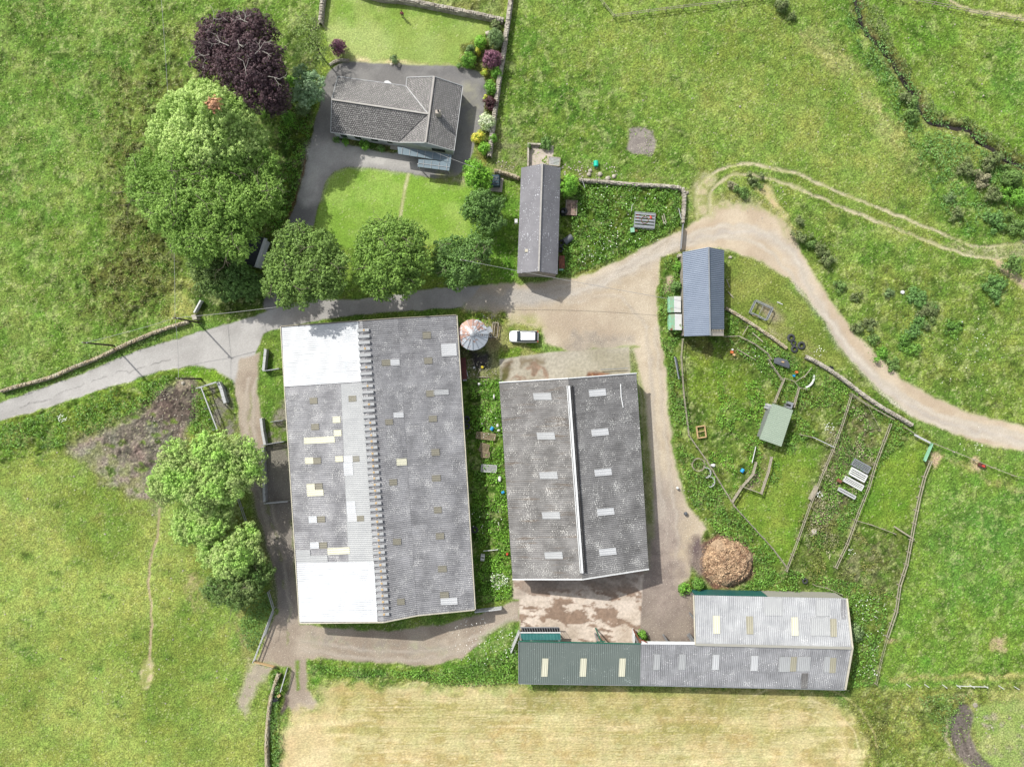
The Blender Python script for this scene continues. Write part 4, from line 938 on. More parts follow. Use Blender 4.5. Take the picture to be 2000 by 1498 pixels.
for (x, y, r, h, lf, nm, lab) in SH:
    k = rnd.randint(3, 5) if r > 9 else 2
    wild = nm in ('gorse_bush', 'lane_bush', 'bramble_patch', 'rush_clump')
    lb = [(x, y, r * 0.72, h)] + [(x + math.cos(a) * r * 0.42, y + math.sin(a) * r * 0.42, r * 0.55, h * rnd.uniform(0.72, 0.95)) for a in [rnd.uniform(0, 6.28) + i * 6.28 / k for i in range(k)]]
    if wild:                                   # ragged: several uneven humps
        lb = [(x + rnd.gauss(0, 1) * r * 0.45, y + rnd.gauss(0, 1) * r * 0.45, r * rnd.uniform(0.22, 0.48), h * rnd.uniform(0.35, 1.0)) for _ in range(9)]
    lob = []
    for l in lb:
        rr = l[2] * S * (H - h) / H; q = min(max(rr * 0.8, l[3] * 0.45), l[3] * 0.5)
        p = P(l[0], l[1], l[3] * 0.6); lob.append((p.x, p.y, l[3] - q, rr, q))
    ct = {'elder_tree': 'tree', 'blossom_shrub': 'shrub'}.get(nm, 'bush' if 'bush' in nm or 'patch' in nm or 'clump' in nm else 'shrub')
    g = {'gorse_bush': 'gorse bushes of the meadow', 'lane_bush': 'bushes along the lane bank', 'garden_shrub': 'garden shrubs', 'bramble_patch': 'bramble patches in the east meadow'}.get(nm)
    t = thing(nm, lab, ct, tuple(P(x, y, 0)), g)
    C_, N_ = crown_points(lob, 7.0 if r < 10 else 4.2, 0.26 if r < 10 else 0.34, 18, 0)
    kk = int(r * r * (0.5 if nm in ('gorse_bush', 'lane_bush', 'bramble_patch', 'rush_clump') else 0.0))
    q = R.normal(size=(kk, 2)) * r * 0.75 * S; b0 = P(x, y)
    sk = np.stack([b0.x + q[:, 0], b0.y + q[:, 1], 0.1 + 0.35 * h * np.exp(-(q ** 2).sum(1) / (r * S) ** 2) * R.uniform(0.3, 1, kk)], 1)
    C_ = np.concatenate([C_, sk]); N_ = np.concatenate([N_, R.normal(size=sk.shape) * .7 + np.array([0, 0, .9])])
    leaf_cloud('foliage', C_, N_, (0.17 if r < 10 else 0.2) * np.concatenate(SZ + [np.ones(kk)]), LM[lf], t)
    limbs(tuple(P(x, y, 0)), [(l[0], l[1], l[2]) for l in lob[:3]], 0.06, 0.15).build('stem', M_bark, t)

def in_poly(x, y, poly):
    ins = np.zeros(x.shape, bool); n = len(poly)
    for i in range(n):
        a, b = poly[i], poly[(i + 1) % n]
        if a[1] == b[1]: continue
        cond = ((a[1] > y) != (b[1] > y)); ins ^= cond & (x < (b[0] - a[0]) * (y - a[1]) / (b[1] - a[1]) + a[0])
    return ins
def hsample(X, Y):
    i = np.clip(np.round((X - gx[0]) / GS).astype(int), 0, nx - 1); j = np.clip(np.round((Y - gy[0]) / GS).astype(int), 0, ny - 1)
    return HZ[j, i]
def fill(poly, dens, hole=0.0, seed=0, wl=2.0):
    """random points inside a pixel polygon, dens per square metre, patchy when hole > 0"""
    xs = [p[0] for p in poly]; ys = [p[1] for p in poly]
    A = (max(xs) - min(xs)) * (max(ys) - min(ys)) * S * S
    k = int(A * dens)
    x = R.uniform(min(xs), max(xs), k); y = R.uniform(min(ys), max(ys), k)
    w = in_poly(x, y, poly); x, y = x[w], y[w]
    if hole:
        w = fbm(x * S, y * S, wl, 3, 100 + seed) > hole; x, y = x[w], y[w]
    return (x - 1000) * S, (749 - y) * S
def weeds(name, label, poly, leaf, height, dens=16, size=0.26, hole=0.0, seed=0, wl=2.0, kind='stuff', cat='weeds', per=1, aspect=0.6, up=0.9):
    X, Y = fill(poly, dens, hole, seed, wl)
    X = np.repeat(X, per) + R.normal(size=len(X) * per) * 0.08; Y = np.repeat(Y, per) + R.normal(size=len(Y) * per) * 0.08
    hh = height * (0.35 + 0.65 * fbm(X, Y, 1.3, 3, seed + 3)) * (R.uniform(0.25, 1, len(X)) ** 0.5)
    Z = hsample(X, Y) + hh
    C_ = np.stack([X, Y, Z], 1)
    N_ = R.normal(size=C_.shape) * 0.8 + np.array([0, 0, up])
    o = leaf_cloud(name, C_, N_, size, LM[leaf], None, aspect)
    return tag(o, label, cat if kind != 'stuff' else None, None, kind)
# weeds and nettles that nobody could count
weeds('nettle_bed', 'dense nettles filling the walled plot beside the stone barn', [(1108, 362), (1150, 358), (1325, 370), (1330, 440), (1260, 476), (1180, 512), (1120, 536), (1094, 540), (1098, 480), (1115, 460), (1118, 400)], 'nettle', 0.8, 40, 0.26, 0.33, 1)
weeds('lush_weeds', 'lush weeds between the two big barns', [(918, 740), (984, 742), (1000, 1165), (940, 1180), (925, 1000)], 'lush', 0.7, 34, 0.26, 0.40, 2)
weeds('roadside_weeds', 'tall weeds on the bank below the lane at the left', [(-40, 850), (0, 832), (95, 806), (190, 772), (285, 745), (335, 732), (322, 762), (300, 788), (240, 814), (150, 866), (60, 880), (-40, 900)], 'nettle', 1.0, 34, 0.26, 0.42, 3)
weeds('bank_grass', 'rough grass along the roadside stone wall', [(-40, 760), (20, 752), (100, 724), (180, 690), (370, 615), (375, 628), (290, 672), (180, 712), (100, 742), (0, 775)], 'gorse2', 0.6, 34, 0.24, 0.36, 4)
weeds('bank_grass', 'rough grass between the roadside stone wall and the lane', [(-40, 790), (10, 770), (100, 742), (180, 712), (290, 672), (380, 632), (420, 632), (285, 678), (158, 728), (60, 766), (0, 785)], 'nettle', 0.5, 30, 0.22, 0.38, 5)
weeds('hedge_bottom', 'ragged hedge bottom along the top of the hay field', [(600, 1290), (700, 1302), (850, 1308), (920, 1292), (1010, 1255), (1012, 1330), (900, 1335), (800, 1322), (700, 1316), (605, 1312)], 'nettle', 1.1, 44, 0.26, 0.30, 6)
weeds('hedge_bottom', 'dark ivy bank below the field edge sycamores', [(498, 1172), (528, 1152), (536, 1188), (512, 1240), (492, 1272), (478, 1250), (470, 1215)], 'dark', 1.3, 60, 0.24, 0.0, 7)
weeds('bank_grass', 'rough strip along the stone wall in the bottom left', [(530, 1310), (546, 1306), (548, 1360), (542, 1420), (556, 1440), (545, 1498), (534, 1498), (530, 1400)], 'dark', 0.8, 44, 0.24, 0.36, 8)
weeds('verge_weeds', 'green weeds east of the middle barn along the yard track', [(1290, 660), (1325, 660), (1340, 790), (1360, 880), (1440, 990), (1530, 1100), (1520, 1140), (1470, 1150), (1470, 1080), (1400, 1040), (1350, 980), (1322, 880), (1308, 760)], 'nettle', 0.8, 38, 0.26, 0.40, 9)
weeds('verge_weeds', 'weeds below the fenced plots behind the light grey barn', [(1440, 1145), (1475, 1130), (1540, 1110), (1640, 1130), (1740, 1150), (1720, 1250), (1700, 1335), (1660, 1340), (1665, 1240), (1655, 1160), (1500, 1150)], 'nettle', 0.8, 38, 0.26, 0.38, 10)
weeds('dock_weeds', 'brown-green docks in the lower fenced plot', [(1560, 1000), (1660, 1020), (1740, 1110), (1730, 1170), (1600, 1140), (1540, 1120)], 'brown', 0.6, 34, 0.24, 0.50, 11)
weeds('dead_weeds', 'grey dead stems in the middle fenced plot', [(1612, 840), (1665, 790), (1730, 835), (1680, 960), (1620, 1090), (1560, 1090), (1590, 980)], 'dead', 0.6, 34, 0.22, 0.50, 12)
weeds('enclosure_weeds', 'green weeds across the fenced plots', [(1500, 690), (1560, 700), (1660, 760), (1785, 845), (1740, 880), (1700, 940), (1640, 1060), (1560, 1080), (1620, 900), (1640, 790), (1560, 800), (1540, 740)], 'nettle', 0.7, 34, 0.25, 0.42, 13)
weeds('enclosure_weeds', 'weeds around the collapsed pen and dark trough', [(1420, 610), (1500, 660), (1560, 710), (1580, 760), (1530, 790), (1500, 740), (1440, 690), (1420, 660)], 'nettle', 0.7, 36, 0.25, 0.42, 14)
weeds('enclosure_weeds', 'weeds around the green-roofed hut', [(1400, 720), (1480, 740), (1520, 860), (1480, 940), (1440, 960), (1380, 900), (1400, 800)], 'lush', 0.55, 30, 0.24, 0.50, 15)
weeds('enclosure_weeds', 'weeds at the back of the hut along the grass plot', [(1550, 800), (1600, 850), (1570, 860), (1540, 890), (1500, 1000), (1480, 960), (1525, 880)], 'nettle', 0.6, 34, 0.24, 0.45, 16)
weeds('shed_weeds', 'green growth along the west side of the blue shed', [(1290, 510), (1330, 494), (1332, 650), (1290, 650), (1286, 580)], 'nettle', 0.7, 40, 0.24, 0.38, 17)
weeds('streamside_rushes', 'green rushes along the lower bank of the stream', [(1640, 20), (1668, 30), (1700, 80), (1755, 160), (1785, 225), (1840, 262), (1890, 275), (1990, 340), (2000, 400), (1890, 460), (1830, 400), (1780, 290), (1730, 190), (1680, 110)], 'rush', 0.6, 30, 0.24, 0.46, 18)
weeds('streamside_rushes', 'brown-green rushes along the upper bank of the stream', [(1690, 0), (1720, 20), (1745, 90), (1790, 150), (1830, 215), (1900, 235), (1960, 280), (2000, 310), (1960, 296), (1890, 246), (1820, 228), (1780, 170), (1720, 90), (1690, 40)], 'gorse', 0.7, 34, 0.24, 0.42, 19)
weeds('pasture_rushes', 'brown rush tussocks across the rough left pasture', [(215, 130), (300, 150), (330, 330), (358, 560), (330, 615), (200, 640), (150, 600), (170, 520), (215, 440), (205, 300)], 'brown', 0.5, 24, 0.22, 0.55, 20, 1.2)
weeds('pasture_rushes', 'dark rush tussocks beside the big tree', [(255, 250), (318, 330), (350, 560), (250, 590), (215, 470)], 'brown', 0.5, 24, 0.22, 0.56, 21, 1.0)
weeds('garden_undergrowth', 'dense undergrowth between the big trees and the driveway', [(540, 220), (600, 205), (612, 240), (598, 300), (580, 385), (548, 450), (500, 470), (520, 380), (545, 300)], 'lush', 0.7, 34, 0.25, 0.40, 22)
weeds('rough_patch', 'dark rough growth east of the hay field', [(1650, 1365), (1740, 1370), (1715, 1498), (1690, 1498), (1680, 1420)], 'brown', 0.6, 30, 0.24, 0.5, 23)
weeds('rough_patch', 'green rough growth around the pond head', [(1790, 1355), (1900, 1350), (1870, 1395), (1850, 1440), (1820, 1420)], 'gorse2', 0.6, 30, 0.24, 0.46, 24)
weeds('fence_weeds', 'weeds between the track gate and the sycamores', [(375, 752), (398, 760), (425, 840), (400, 850), (372, 850), (372, 800)], 'nettle', 0.6, 36, 0.24, 0.36, 25)
weeds('apron_weeds', 'weeds around the base of the grain silo', [(905, 605), (940, 608), (960, 640), (945, 680), (905, 690)], 'lush', 0.25, 26, 0.2, 0.45, 26)
SR = []
for i_, (a_, b_) in enumerate(zip(STREAM[1:-1], STREAM[2:])):
    w_ = 9; x_, y_ = fill([(a_[0] - w_, a_[1] + 4), (a_[0] + w_, a_[1] - 4), (b_[0] + w_, b_[1] - 4), (b_[0] - w_, b_[1] + 4)], 26, .50, 60 + i_)
    SR.append(np.stack([x_, y_, np.full(len(x_), -.1) + R.uniform(0, .4, len(x_))], 1))
SR = np.concatenate(SR)
tag(leaf_cloud('stream_rushes', SR, R.normal(size=SR.shape) * .7 + np.array([0, 0, .9]), .27, LM['rush']), 'rushes overhanging the dark stream', None, None, 'stuff')
# grass tufts wherever the turf is rough: as tufts of upright blades, one mass
def tufts(name, label, poly, leaf, dens, h, hole, seed, wl=1.2, size=0.26):
    X, Y = fill(poly, dens, hole, seed, wl)
    C_ = np.stack([X, Y, hsample(X, Y) + h * R.uniform(0.3, 1, len(X))], 1)
    tilt = np.array([0.35, -0.25, 0.75]) + R.normal(size=C_.shape) * 0.5
    return tag(leaf_cloud(name, C_, tilt, size, LM[leaf], None, 0.35), label, None, None, 'stuff')
tufts('grass_tufts', 'coarse grass tufts of the north-west pasture', [(-60, -60), (560, -60), (480, 30), (370, 70), (300, 200), (260, 320), (330, 560), (370, 600), (200, 680), (0, 752), (-60, 770)], 'grasst', 14, 0.16, 0.46, 31)
tufts('grass_tufts', 'coarse grass tufts of the north-east meadow', [(1005, -60), (1670, -60), (1780, 240), (1870, 400), (1990, 470), (2060, 560), (2060, 820), (1900, 790), (1780, 700), (1600, 480), (1500, 320), (1340, 340), (1110, 340), (985, 330), (975, 200)], 'grasst', 11, 0.13, 0.48, 32)
tufts('grass_tufts', 'coarse grass tufts beyond the stream', [(1710, -40), (2060, -40), (2060, 300), (1980, 270), (1860, 225), (1780, 130)], 'grasst', 12, 0.13, 0.47, 33)
tufts('grass_tufts', 'short grass tufts of the south-west paddock', [(-60, 900), (150, 880), (300, 1010), (400, 1060), (420, 1180), (480, 1280), (520, 1380), (520, 1520), (-60, 1520)], 'grasst', 8, 0.08, 0.50, 34, 1.0, 0.2)
tufts('grass_tufts', 'coarse grass tufts of the fields right of the long barn', [(1820, 880), (2060, 940), (2060, 1520), (1920, 1500), (1700, 1500), (1670, 1360), (1720, 1340), (1760, 1120)], 'grasst', 12, 0.13, 0.48, 35)
tufts('straw_tufts', 'pale seeding grass tufts in the north-west pasture', [(-60, -60), (560, -60), (300, 200), (260, 320), (330, 560), (200, 680), (0, 752), (-60, 770)], 'strawt', 9, 0.2, 0.60, 36, 2.5)
tufts('straw_tufts', 'pale seeding grass tufts along the stream terrace', [(1500, 0), (1640, 60), (1760, 220), (1850, 400), (1780, 400), (1680, 240), (1560, 120)], 'strawt', 10, 0.15, 0.52, 37, 2.0)
# flower heads
def flowers(label, spots, leaf='flower', nm='wild_flowers', sz=0.13, h=0.9):
    Cs = []
    for (x, y, r, k) in spots:
        a = R.uniform(0, 6.28, k); q = np.sqrt(R.uniform(0, 1, k)) * r
        Cs.append(np.stack([(x + q * np.cos(a) - 1000) * S, (749 - y + q * np.sin(a)) * S, np.full(k, h) + R.uniform(-.2, .2, k)], 1))
    C_ = np.concatenate(Cs)
    return tag(leaf_cloud(nm, C_, R.normal(size=C_.shape) * .3 + np.array([0, 0, 1]), sz, LM[leaf], None, 1.0), label, None, None, 'stuff')
flowers('white flower heads among the nettles and weeds', [(1215, 430, 90, 60), (1170, 470, 40, 40), (1145, 515, 18, 16), (1695, 1180, 30, 40), (1690, 1290, 30, 26), (1700, 1240, 25, 16), (1596, 963, 7, 30), (1614, 835, 10, 26), (1658, 1075, 8, 14), (128, 815, 9, 40), (1900, 680, 60, 50), (975, 1132, 20, 60), (950, 830, 30, 20), (950, 1010, 30, 16), (1470, 700, 30, 10), (930, 1250, 50, 60), (985, 1255, 30, 40), (1905, 872, 8, 12), (1865, 815, 80, 12), (1595, 688, 12, 12)])
weeds('pale_flower_bed', 'patch of pinkish-white flowers beside the cattle barn', [(958, 1125), (975, 1118), (993, 1128), (990, 1142), (965, 1142)], 'white', 0.7, 90, 0.16, 0, 40)
# ------------------------------------------------------------------ roof and wall materials
def mat_sheet(name, c_dark, c_light, lich=0.35, lichc=(225, 225, 220), lscale=9.0, rough=0.85, metal=0.0, streak=0.5, sheet=1.0, stain=None, moss=None):
    """weathered corrugated sheets; UV is in metres along (u) and up (v) the slope"""
    m, n, b = newmat(name)
    uv = coords(n, 'UV')
    a = noise(n, uv, 0.35, 5, 0.6)
    mp = N(n, 'ShaderNodeMapping'); mp.inputs['Scale'].default_value = (3.0, 0.35, 1); n.links.new(uv, mp.inputs['Vector'])
    s = noise(n, mp.outputs[0], 1.2, 4, 0.6)
    br = N(n, 'ShaderNodeTexBrick'); br.offset = 0.0
    br.inputs['Color1'].default_value = (0.35, .35, .35, 1); br.inputs['Color2'].default_value = (0.65, .65, .65, 1)
    br.inputs['Mortar'].default_value = (0.25, .25, .25, 1); br.inputs['Mortar Size'].default_value = 0.012
    br.inputs['Brick Width'].default_value = 1.05; br.inputs['Row Height'].default_value = 2.3; br.inputs['Scale'].default_value = 1.0
    n.links.new(uv, br.inputs['Vector'])
    mm = N(n, 'ShaderNodeMath', operation='MULTIPLY_ADD'); n.links.new(s, mm.inputs[0]); mm.inputs[1].default_value = streak; 
    m2 = N(n, 'ShaderNodeMath', operation='MULTIPLY_ADD'); n.links.new(a, m2.inputs[0]); m2.inputs[1].default_value = 1.0; m2.inputs[2].default_value = -0.25
    n.links.new(m2.outputs[0], mm.inputs[2])
    m3 = N(n, 'ShaderNodeMath', operation='MULTIPLY_ADD'); n.links.new(br.outputs[0], m3.inputs[0]); m3.inputs[1].default_value = 0.45 * sheet; n.links.new(mm.outputs[0], m3.inputs[2])
    f = ramp(n, m3.outputs[0], [(0.35, 0.0), (0.95, 1.0)])
    c = mixc(n, f, alb(c_dark), alb(c_light))
    if stain:
        fs_ = ramp(n, noise(n, mp.outputs[0], 0.5, 3, 0.6), [(0.56, 0.0), (0.70, 0.8)])
        c = mixc(n, fs_, c, alb(stain))
    if lich:
        l1 = noise(n, uv, lscale, 3, 0.6)
        l2 = noise(n, uv, 0.5, 4, 0.6)
        ad = N(n, 'ShaderNodeMath', operation='MULTIPLY_ADD'); n.links.new(l2, ad.inputs[0]); ad.inputs[1].default_value = 0.5; n.links.new(l1, ad.inputs[2])
        th = 0.98 - lich * 0.45
        fl = ramp(n, ad.outputs[0], [(th - 0.02, 0.0), (th + 0.02, 1.0)])
        c = mixc(n, fl, c, alb(lichc))
    n.links.new(c, b.inputs['Base Color'])
    b.inputs['Roughness'].default_value = rough; b.inputs['Metallic'].default_value = metal; b.inputs['Specular IOR Level'].default_value = 0.25
    bump(n, b, noise(n, uv, 14, 3, 0.6), 0.15, 0.01)
    return m
MR1 = mat_sheet('weathered_fibre_cement', (104, 104, 108), (176, 176, 179), 0.24, (228, 228, 226), 8.0)
MR1e = mat_sheet('streaked_fibre_cement', (98, 98, 101), (168, 168, 171), 0.22, (228, 228, 226), 8.0)
MR2 = mat_sheet('dark_lichened_fibre_cement', (84, 82, 80), (156, 154, 152), 0.22, (226, 224, 218), 7.0, stain=(122, 110, 98))
MR2b = mat_sheet('dark_fibre_cement', (88, 87, 87), (150, 149, 149), 0.22, (230, 230, 226), 7.0)
MR3 = mat_sheet('pale_fibre_cement', (146, 148, 152), (202, 204, 206), 0.12, (240, 240, 240), 6.0)
MR3s = mat_sheet('grey_fibre_cement', (116, 117, 120), (180, 181, 184), 0.18, (236, 236, 236), 6.0)
MWH = mat_sheet('new_white_sheets', (186, 191, 196), (244, 246, 248), 0.0, rough=0.5, sheet=0.6, streak=0.7)
MLG = mat_sheet('newer_light_sheets', (172, 174, 176), (198, 200, 200), 0.05, rough=0.7)
MCR = mat_sheet('cream_rooflight', (222, 220, 196), (238, 236, 214), 0.1, rough=0.45, sheet=0.2)
MBR = mat_sheet('dirty_rooflight', (142, 138, 124), (162, 158, 144), 0.10, rough=0.7, sheet=0.2)
MBT = mat_sheet('beige_rooflight', (170, 166, 146), (192, 188, 168), 0.1, rough=0.6, sheet=0.2)
MPL = mat_sheet('pale_rooflight', (206, 208, 210), (234, 235, 236), 0.05, rough=0.5, sheet=0.2)
MGB = mat_sheet('blue_grey_steel_sheet', (126, 138, 156), (148, 159, 176), 0.0, rough=0.45, metal=0.15, sheet=0.2, streak=0.3)
MGG = mat_sheet('slate_green_steel_sheet', (122, 133, 128), (136, 146, 140), 0.12, (190, 200, 196), 5.0, 0.5, 0.1, sheet=0.25, streak=0.3)
MGR = mat_sheet('sage_green_steel_sheet', (172, 188, 168), (184, 198, 178), 0.06, (210, 220, 210), 3.0, 0.45, 0.1, sheet=0.1, streak=0.3)
MTEAL = mat_sheet('teal_steel_cladding', (48, 106, 104), (66, 126, 120), 0.05, rough=0.4, sheet=0.1, streak=0.4)
MCLAD = mat_sheet('grey_cladding', (162, 162, 152), (192, 188, 178), 0.0, rough=0.7, sheet=0.8)
MSLT = mat_sheet('blue_slate', (130, 129, 134), (168, 167, 172), 0.18, (214, 216, 222), 4.5, 0.7, sheet=0.1, streak=0.3)
def mat_tile(name, c1, c2, mortar, sc, lichd=0.3):
    m, n, b = newmat(name); uv = coords(n, 'UV')
    br = N(n, 'ShaderNodeTexBrick'); br.offset = 0.5
    br.inputs['Color1'].default_value = (*alb(c1), 1); br.inputs['Color2'].default_value = (*alb(c2), 1); br.inputs['Mortar'].default_value = (*alb(mortar), 1)
    br.inputs['Mortar Size'].default_value = 0.055; br.inputs['Mortar Smooth'].default_value = 0.3; br.inputs['Brick Width'].default_value = 0.42 * sc; br.inputs['Row Height'].default_value = 0.36 * sc; br.inputs['Scale'].default_value = 1.0
    n.links.new(uv, br.inputs['Vector'])
    v = ramp(n, noise(n, uv, 0.6, 5, 0.65), [(0.3, 0.8), (0.7, 1.2)])
    c = mixc(n, 1.0, br.outputs[0], v, 'MULTIPLY')
    l1 = noise(n, uv, 5.0, 3, 0.6)
    fl = ramp(n, l1, [(0.70 - lichd * 0.2, 0.0), (0.73 - lichd * 0.2, 1.0)])
    c = mixc(n, fl, c, alb((206, 204, 198)))
    n.links.new(c, b.inputs['Base Color']); b.inputs['Roughness'].default_value = 0.85
    bump(n, b, br.outputs[1], -0.6, 0.04)
    return m
MTILE = mat_tile('concrete_roof_tiles', (140, 138, 136), (170, 167, 165), (74, 72, 72), 0.80, 0.55)
MRIDGE = mat_plain('ridge_tiles', (186, 182, 176), 0.8, 0.15, 3.0)
M_white = mat_plain('white_painted_trim', (236, 238, 238), 0.5, 0.06, 2.0)
M_cream = mat_plain('cream_trim', (212, 206, 186), 0.7, 0.15, 2.0)
M_render = mat_plain('white_render', (226, 230, 234), 0.8, 0.08, 1.0)
M_block = mat_plain('concrete_block', (168, 162, 152), 0.9, 0.15, 1.0)
M_stonew = mat_plain('rough_stone_wall', (164, 156, 144), 0.95, 0.35, 2.2, bmp=0.8)
M_dark = mat_plain('dark_opening', (40, 40, 42), 0.9, 0.2)
M_glass, n_, b_ = newmat('dark_window_glass'); b_.inputs['Base Color'].default_value = (0.03, 0.04, 0.05, 1); b_.inputs['Roughness'].default_value = 0.08
M_galv = mat_plain('galvanised_steel', (176, 180, 184), 0.45, 0.12, 3.0, 0.5)
M_pale = mat_plain('pale_weathered_rail', (196, 198, 198), 0.7, 0.15, 3.0)
M_wood = mat_plain('weathered_grey_timber', (172, 164, 146), 0.9, 0.25, 3.0, bmp=0.5)
M_tan = mat_plain('tan_timber', (206, 176, 130), 0.85, 0.2, 3.0)
M_rust = mat_plain('rusty_steel', (138, 88, 66), 0.85, 0.3, 3.0, bmp=0.4, c2=(96, 66, 56))
M_red = mat_plain('dull_red_paint', (118, 66, 62), 0.7, 0.25, 2.0, c2=(88, 56, 52))
M_black = mat_plain('black_plastic', (44, 46, 50), 0.45, 0.2, 2.0)
M_grey = mat_plain('dark_grey_plastic', (98, 102, 108), 0.45, 0.15, 2.0)
M_tyre = mat_plain('tyre_rubber', (72, 74, 76), 0.85, 0.2, 4.0)
M_aqua = mat_plain('turquoise_plastic', (30, 206, 176), 0.4, 0.08, 2.0)
M_blue = mat_plain('blue_plastic', (30, 150, 214), 0.4, 0.1, 2.0)
M_mint = mat_plain('mint_green_sheet', (150, 204, 170), 0.6, 0.12, 2.0)
M_green = mat_plain('green_painted_steel', (42, 112, 92), 0.5, 0.15, 2.0)
M_yellow = mat_plain('yellow_plastic', (228, 206, 60), 0.45, 0.08)
M_orange = mat_plain('orange_plastic', (214, 120, 70), 0.5, 0.12)
M_redpl = mat_plain('red_plastic', (214, 84, 66), 0.5, 0.12)
M_cwhite = mat_plain('weathered_white_plastic', (228, 230, 228), 0.55, 0.08)
M_stone = mat_plain('pale_fieldstone', (196, 190, 176), 0.95, 0.25, 1.2, bmp=0.7, c2=(150, 142, 128))
M_stoneL = mat_plain('lichened_fieldstone', (192, 186, 166), 0.95, 0.25, 1.2, bmp=0.7, c2=(164, 146, 112))
M_conc2 = mat_plain('pale_concrete', (196, 188, 176), 0.9, 0.12, 1.2)
M_cgrey = mat_plain('grey_painted_panel', (122, 140, 150), 0.55, 0.08, 1.0)

def corr(name, q, mat, parent, pitch=0.30, amp=0.035, lift=0.0, nv=1, thick=0.05, uv0=(0, 0)):
    """corrugated sheet roof over the quad q = eave a, eave b, ridge b, ridge a; waves run along the eave"""
    a, b, c, d = [Vector(v) for v in q]
    L = max((b - a).length, (c - d).length); nrm = (b - a).cross(d - a).normalized()
    if nrm.z < 0 and abs(nrm.z) > 0.05: nrm = -nrm
    n = max(4, int(round(L / pitch)) * 4)
    vs = []; uv = []; fs = []; Wd = (d - a).length
    for j in range(nv + 1):
        t = j / nv
        for i in range(n + 1):
            s = i / n
            p = (a * (1 - s) + b * s) * (1 - t) + (d * (1 - s) + c * s) * t
            w = math.sin(i * math.pi / 2 + 0.6) * amp
            vs.append(p + nrm * (w + lift)); uv.append((uv0[0] + s * L, uv0[1] + t * Wd))
    for j in range(nv):
        for i in range(n):
            k = j * (n + 1) + i; fs.append((k, k + 1, k + n + 2, k + n + 1))
    # underside
    base = len(vs)
    for p in (a, b, c, d): vs.append(p + nrm * (lift - amp - thick)); uv.append((0, 0))
    e = nv * (n + 1)
    fs += [(base, base + 3, base + 2, base + 1), (base, base + 1, n, 0), (base + 1, base + 2, e + n, n), (base + 2, base + 3, e, e + n), (base + 3, base, 0, e)]
    return mesh_obj(name, vs, fs, mat, parent, False, uv)
def patch(name, pxq, plane, mat, parent, lift=0.05, label=None, pitch=0.30, amp=0.025):
    """a sheet let into a roof plane at photo pixels: a,b along the eave direction, then c,d up-slope"""
    lift += 0.045
    q = [ray(x, y, *plane) for x, y in pxq]
    o = corr(name, q, mat, parent, pitch, amp, lift, thick=0.02)
    if label: o['label'] = label
    return o
def slab(name, pts, mat, parent, thick=0.12, uvd=None, lift=0.0):
    """flat polygon roof pane with thickness; uvd = eave direction"""
    pts = [Vector(p) for p in pts]; nrm = (pts[1] - pts[0]).cross(pts[2] - pts[0]).normalized()
    if nrm.z < 0: nrm = -nrm
    n = len(pts); u = (Vector(uvd) if uvd is not None else (pts[1] - pts[0])).normalized(); v = nrm.cross(u)
    vs = [p + nrm * lift for p in pts] + [p + nrm * (lift - thick) for p in pts]
    uv = [((p - pts[0]).dot(u), (p - pts[0]).dot(v)) for p in pts] * 2
    fs = [tuple(range(n)), tuple(range(2 * n - 1, n - 1, -1))] + [(i, i + n, (i + 1) % n + n, (i + 1) % n) for i in range(n)]
    return mesh_obj(name, vs, fs, mat, parent, False, uv)
def walls(name, ring, mat, parent, z0=-0.3):
    """closed ring of walls; ring = [(x, y, ztop)]"""
    vs = []; fs = []; n = len(ring)
    for x, y, z in ring: vs += [(x, y, z0), (x, y, z)]
    for i in range(n):
        j = (i + 1) % n; fs.append((2 * i, 2 * j, 2 * j + 1, 2 * i + 1))
    cx = sum(r[0] for r in ring) / n; cy = sum(r[1] for r in ring) / n
    t = 0.15; base = len(vs)
    for x, y, z in ring:
        k = 1 - t / max(0.5, math.hypot(x - cx, y - cy)) * 1.3
        vs += [(cx + (x - cx) * k, cy + (y - cy) * k, z0), (cx + (x - cx) * k, cy + (y - cy) * k, z)]
    for i in range(n):
        j = (i + 1) % n
        fs.append((base + 2 * i, base + 2 * i + 1, base + 2 * j + 1, base + 2 * j)); fs.append((2 * i + 1, 2 * j + 1, base + 2 * j + 1, base + 2 * i + 1))
    return mesh_obj(name, vs, fs, mat, parent)
def inset(pts, d):
    cx = sum(p[0] for p in pts) / len(pts); cy = sum(p[1] for p in pts) / len(pts)
    out = []
    for p in pts:
        v = Vector((p[0] - cx, p[1] - cy, 0)); L = v.length
        out.append((cx + v.x * (1 - d / L), cy + v.y * (1 - d / L)))
    return out
def opening(name, a, b, z0, z1, mat, parent, out=0.05, frac=(0.1, 0.9)):
    """panel on the wall between ground points a and b"""
    a = Vector((a[0], a[1], 0)); b = Vector((b[0], b[1], 0)); d = b - a; nn = Vector((d.y, -d.x, 0)).normalized()
    p = a + d * frac[0]; q = a + d * frac[1]
    mb = MB(); c = (p + q) / 2 + nn * out / 2 + Vector((0, 0, (z0 + z1) / 2))
    mb.box(c, ((q - p).length, out, z1 - z0), math.atan2(d.y, d.x))
    return mb.build(name, mat, parent)

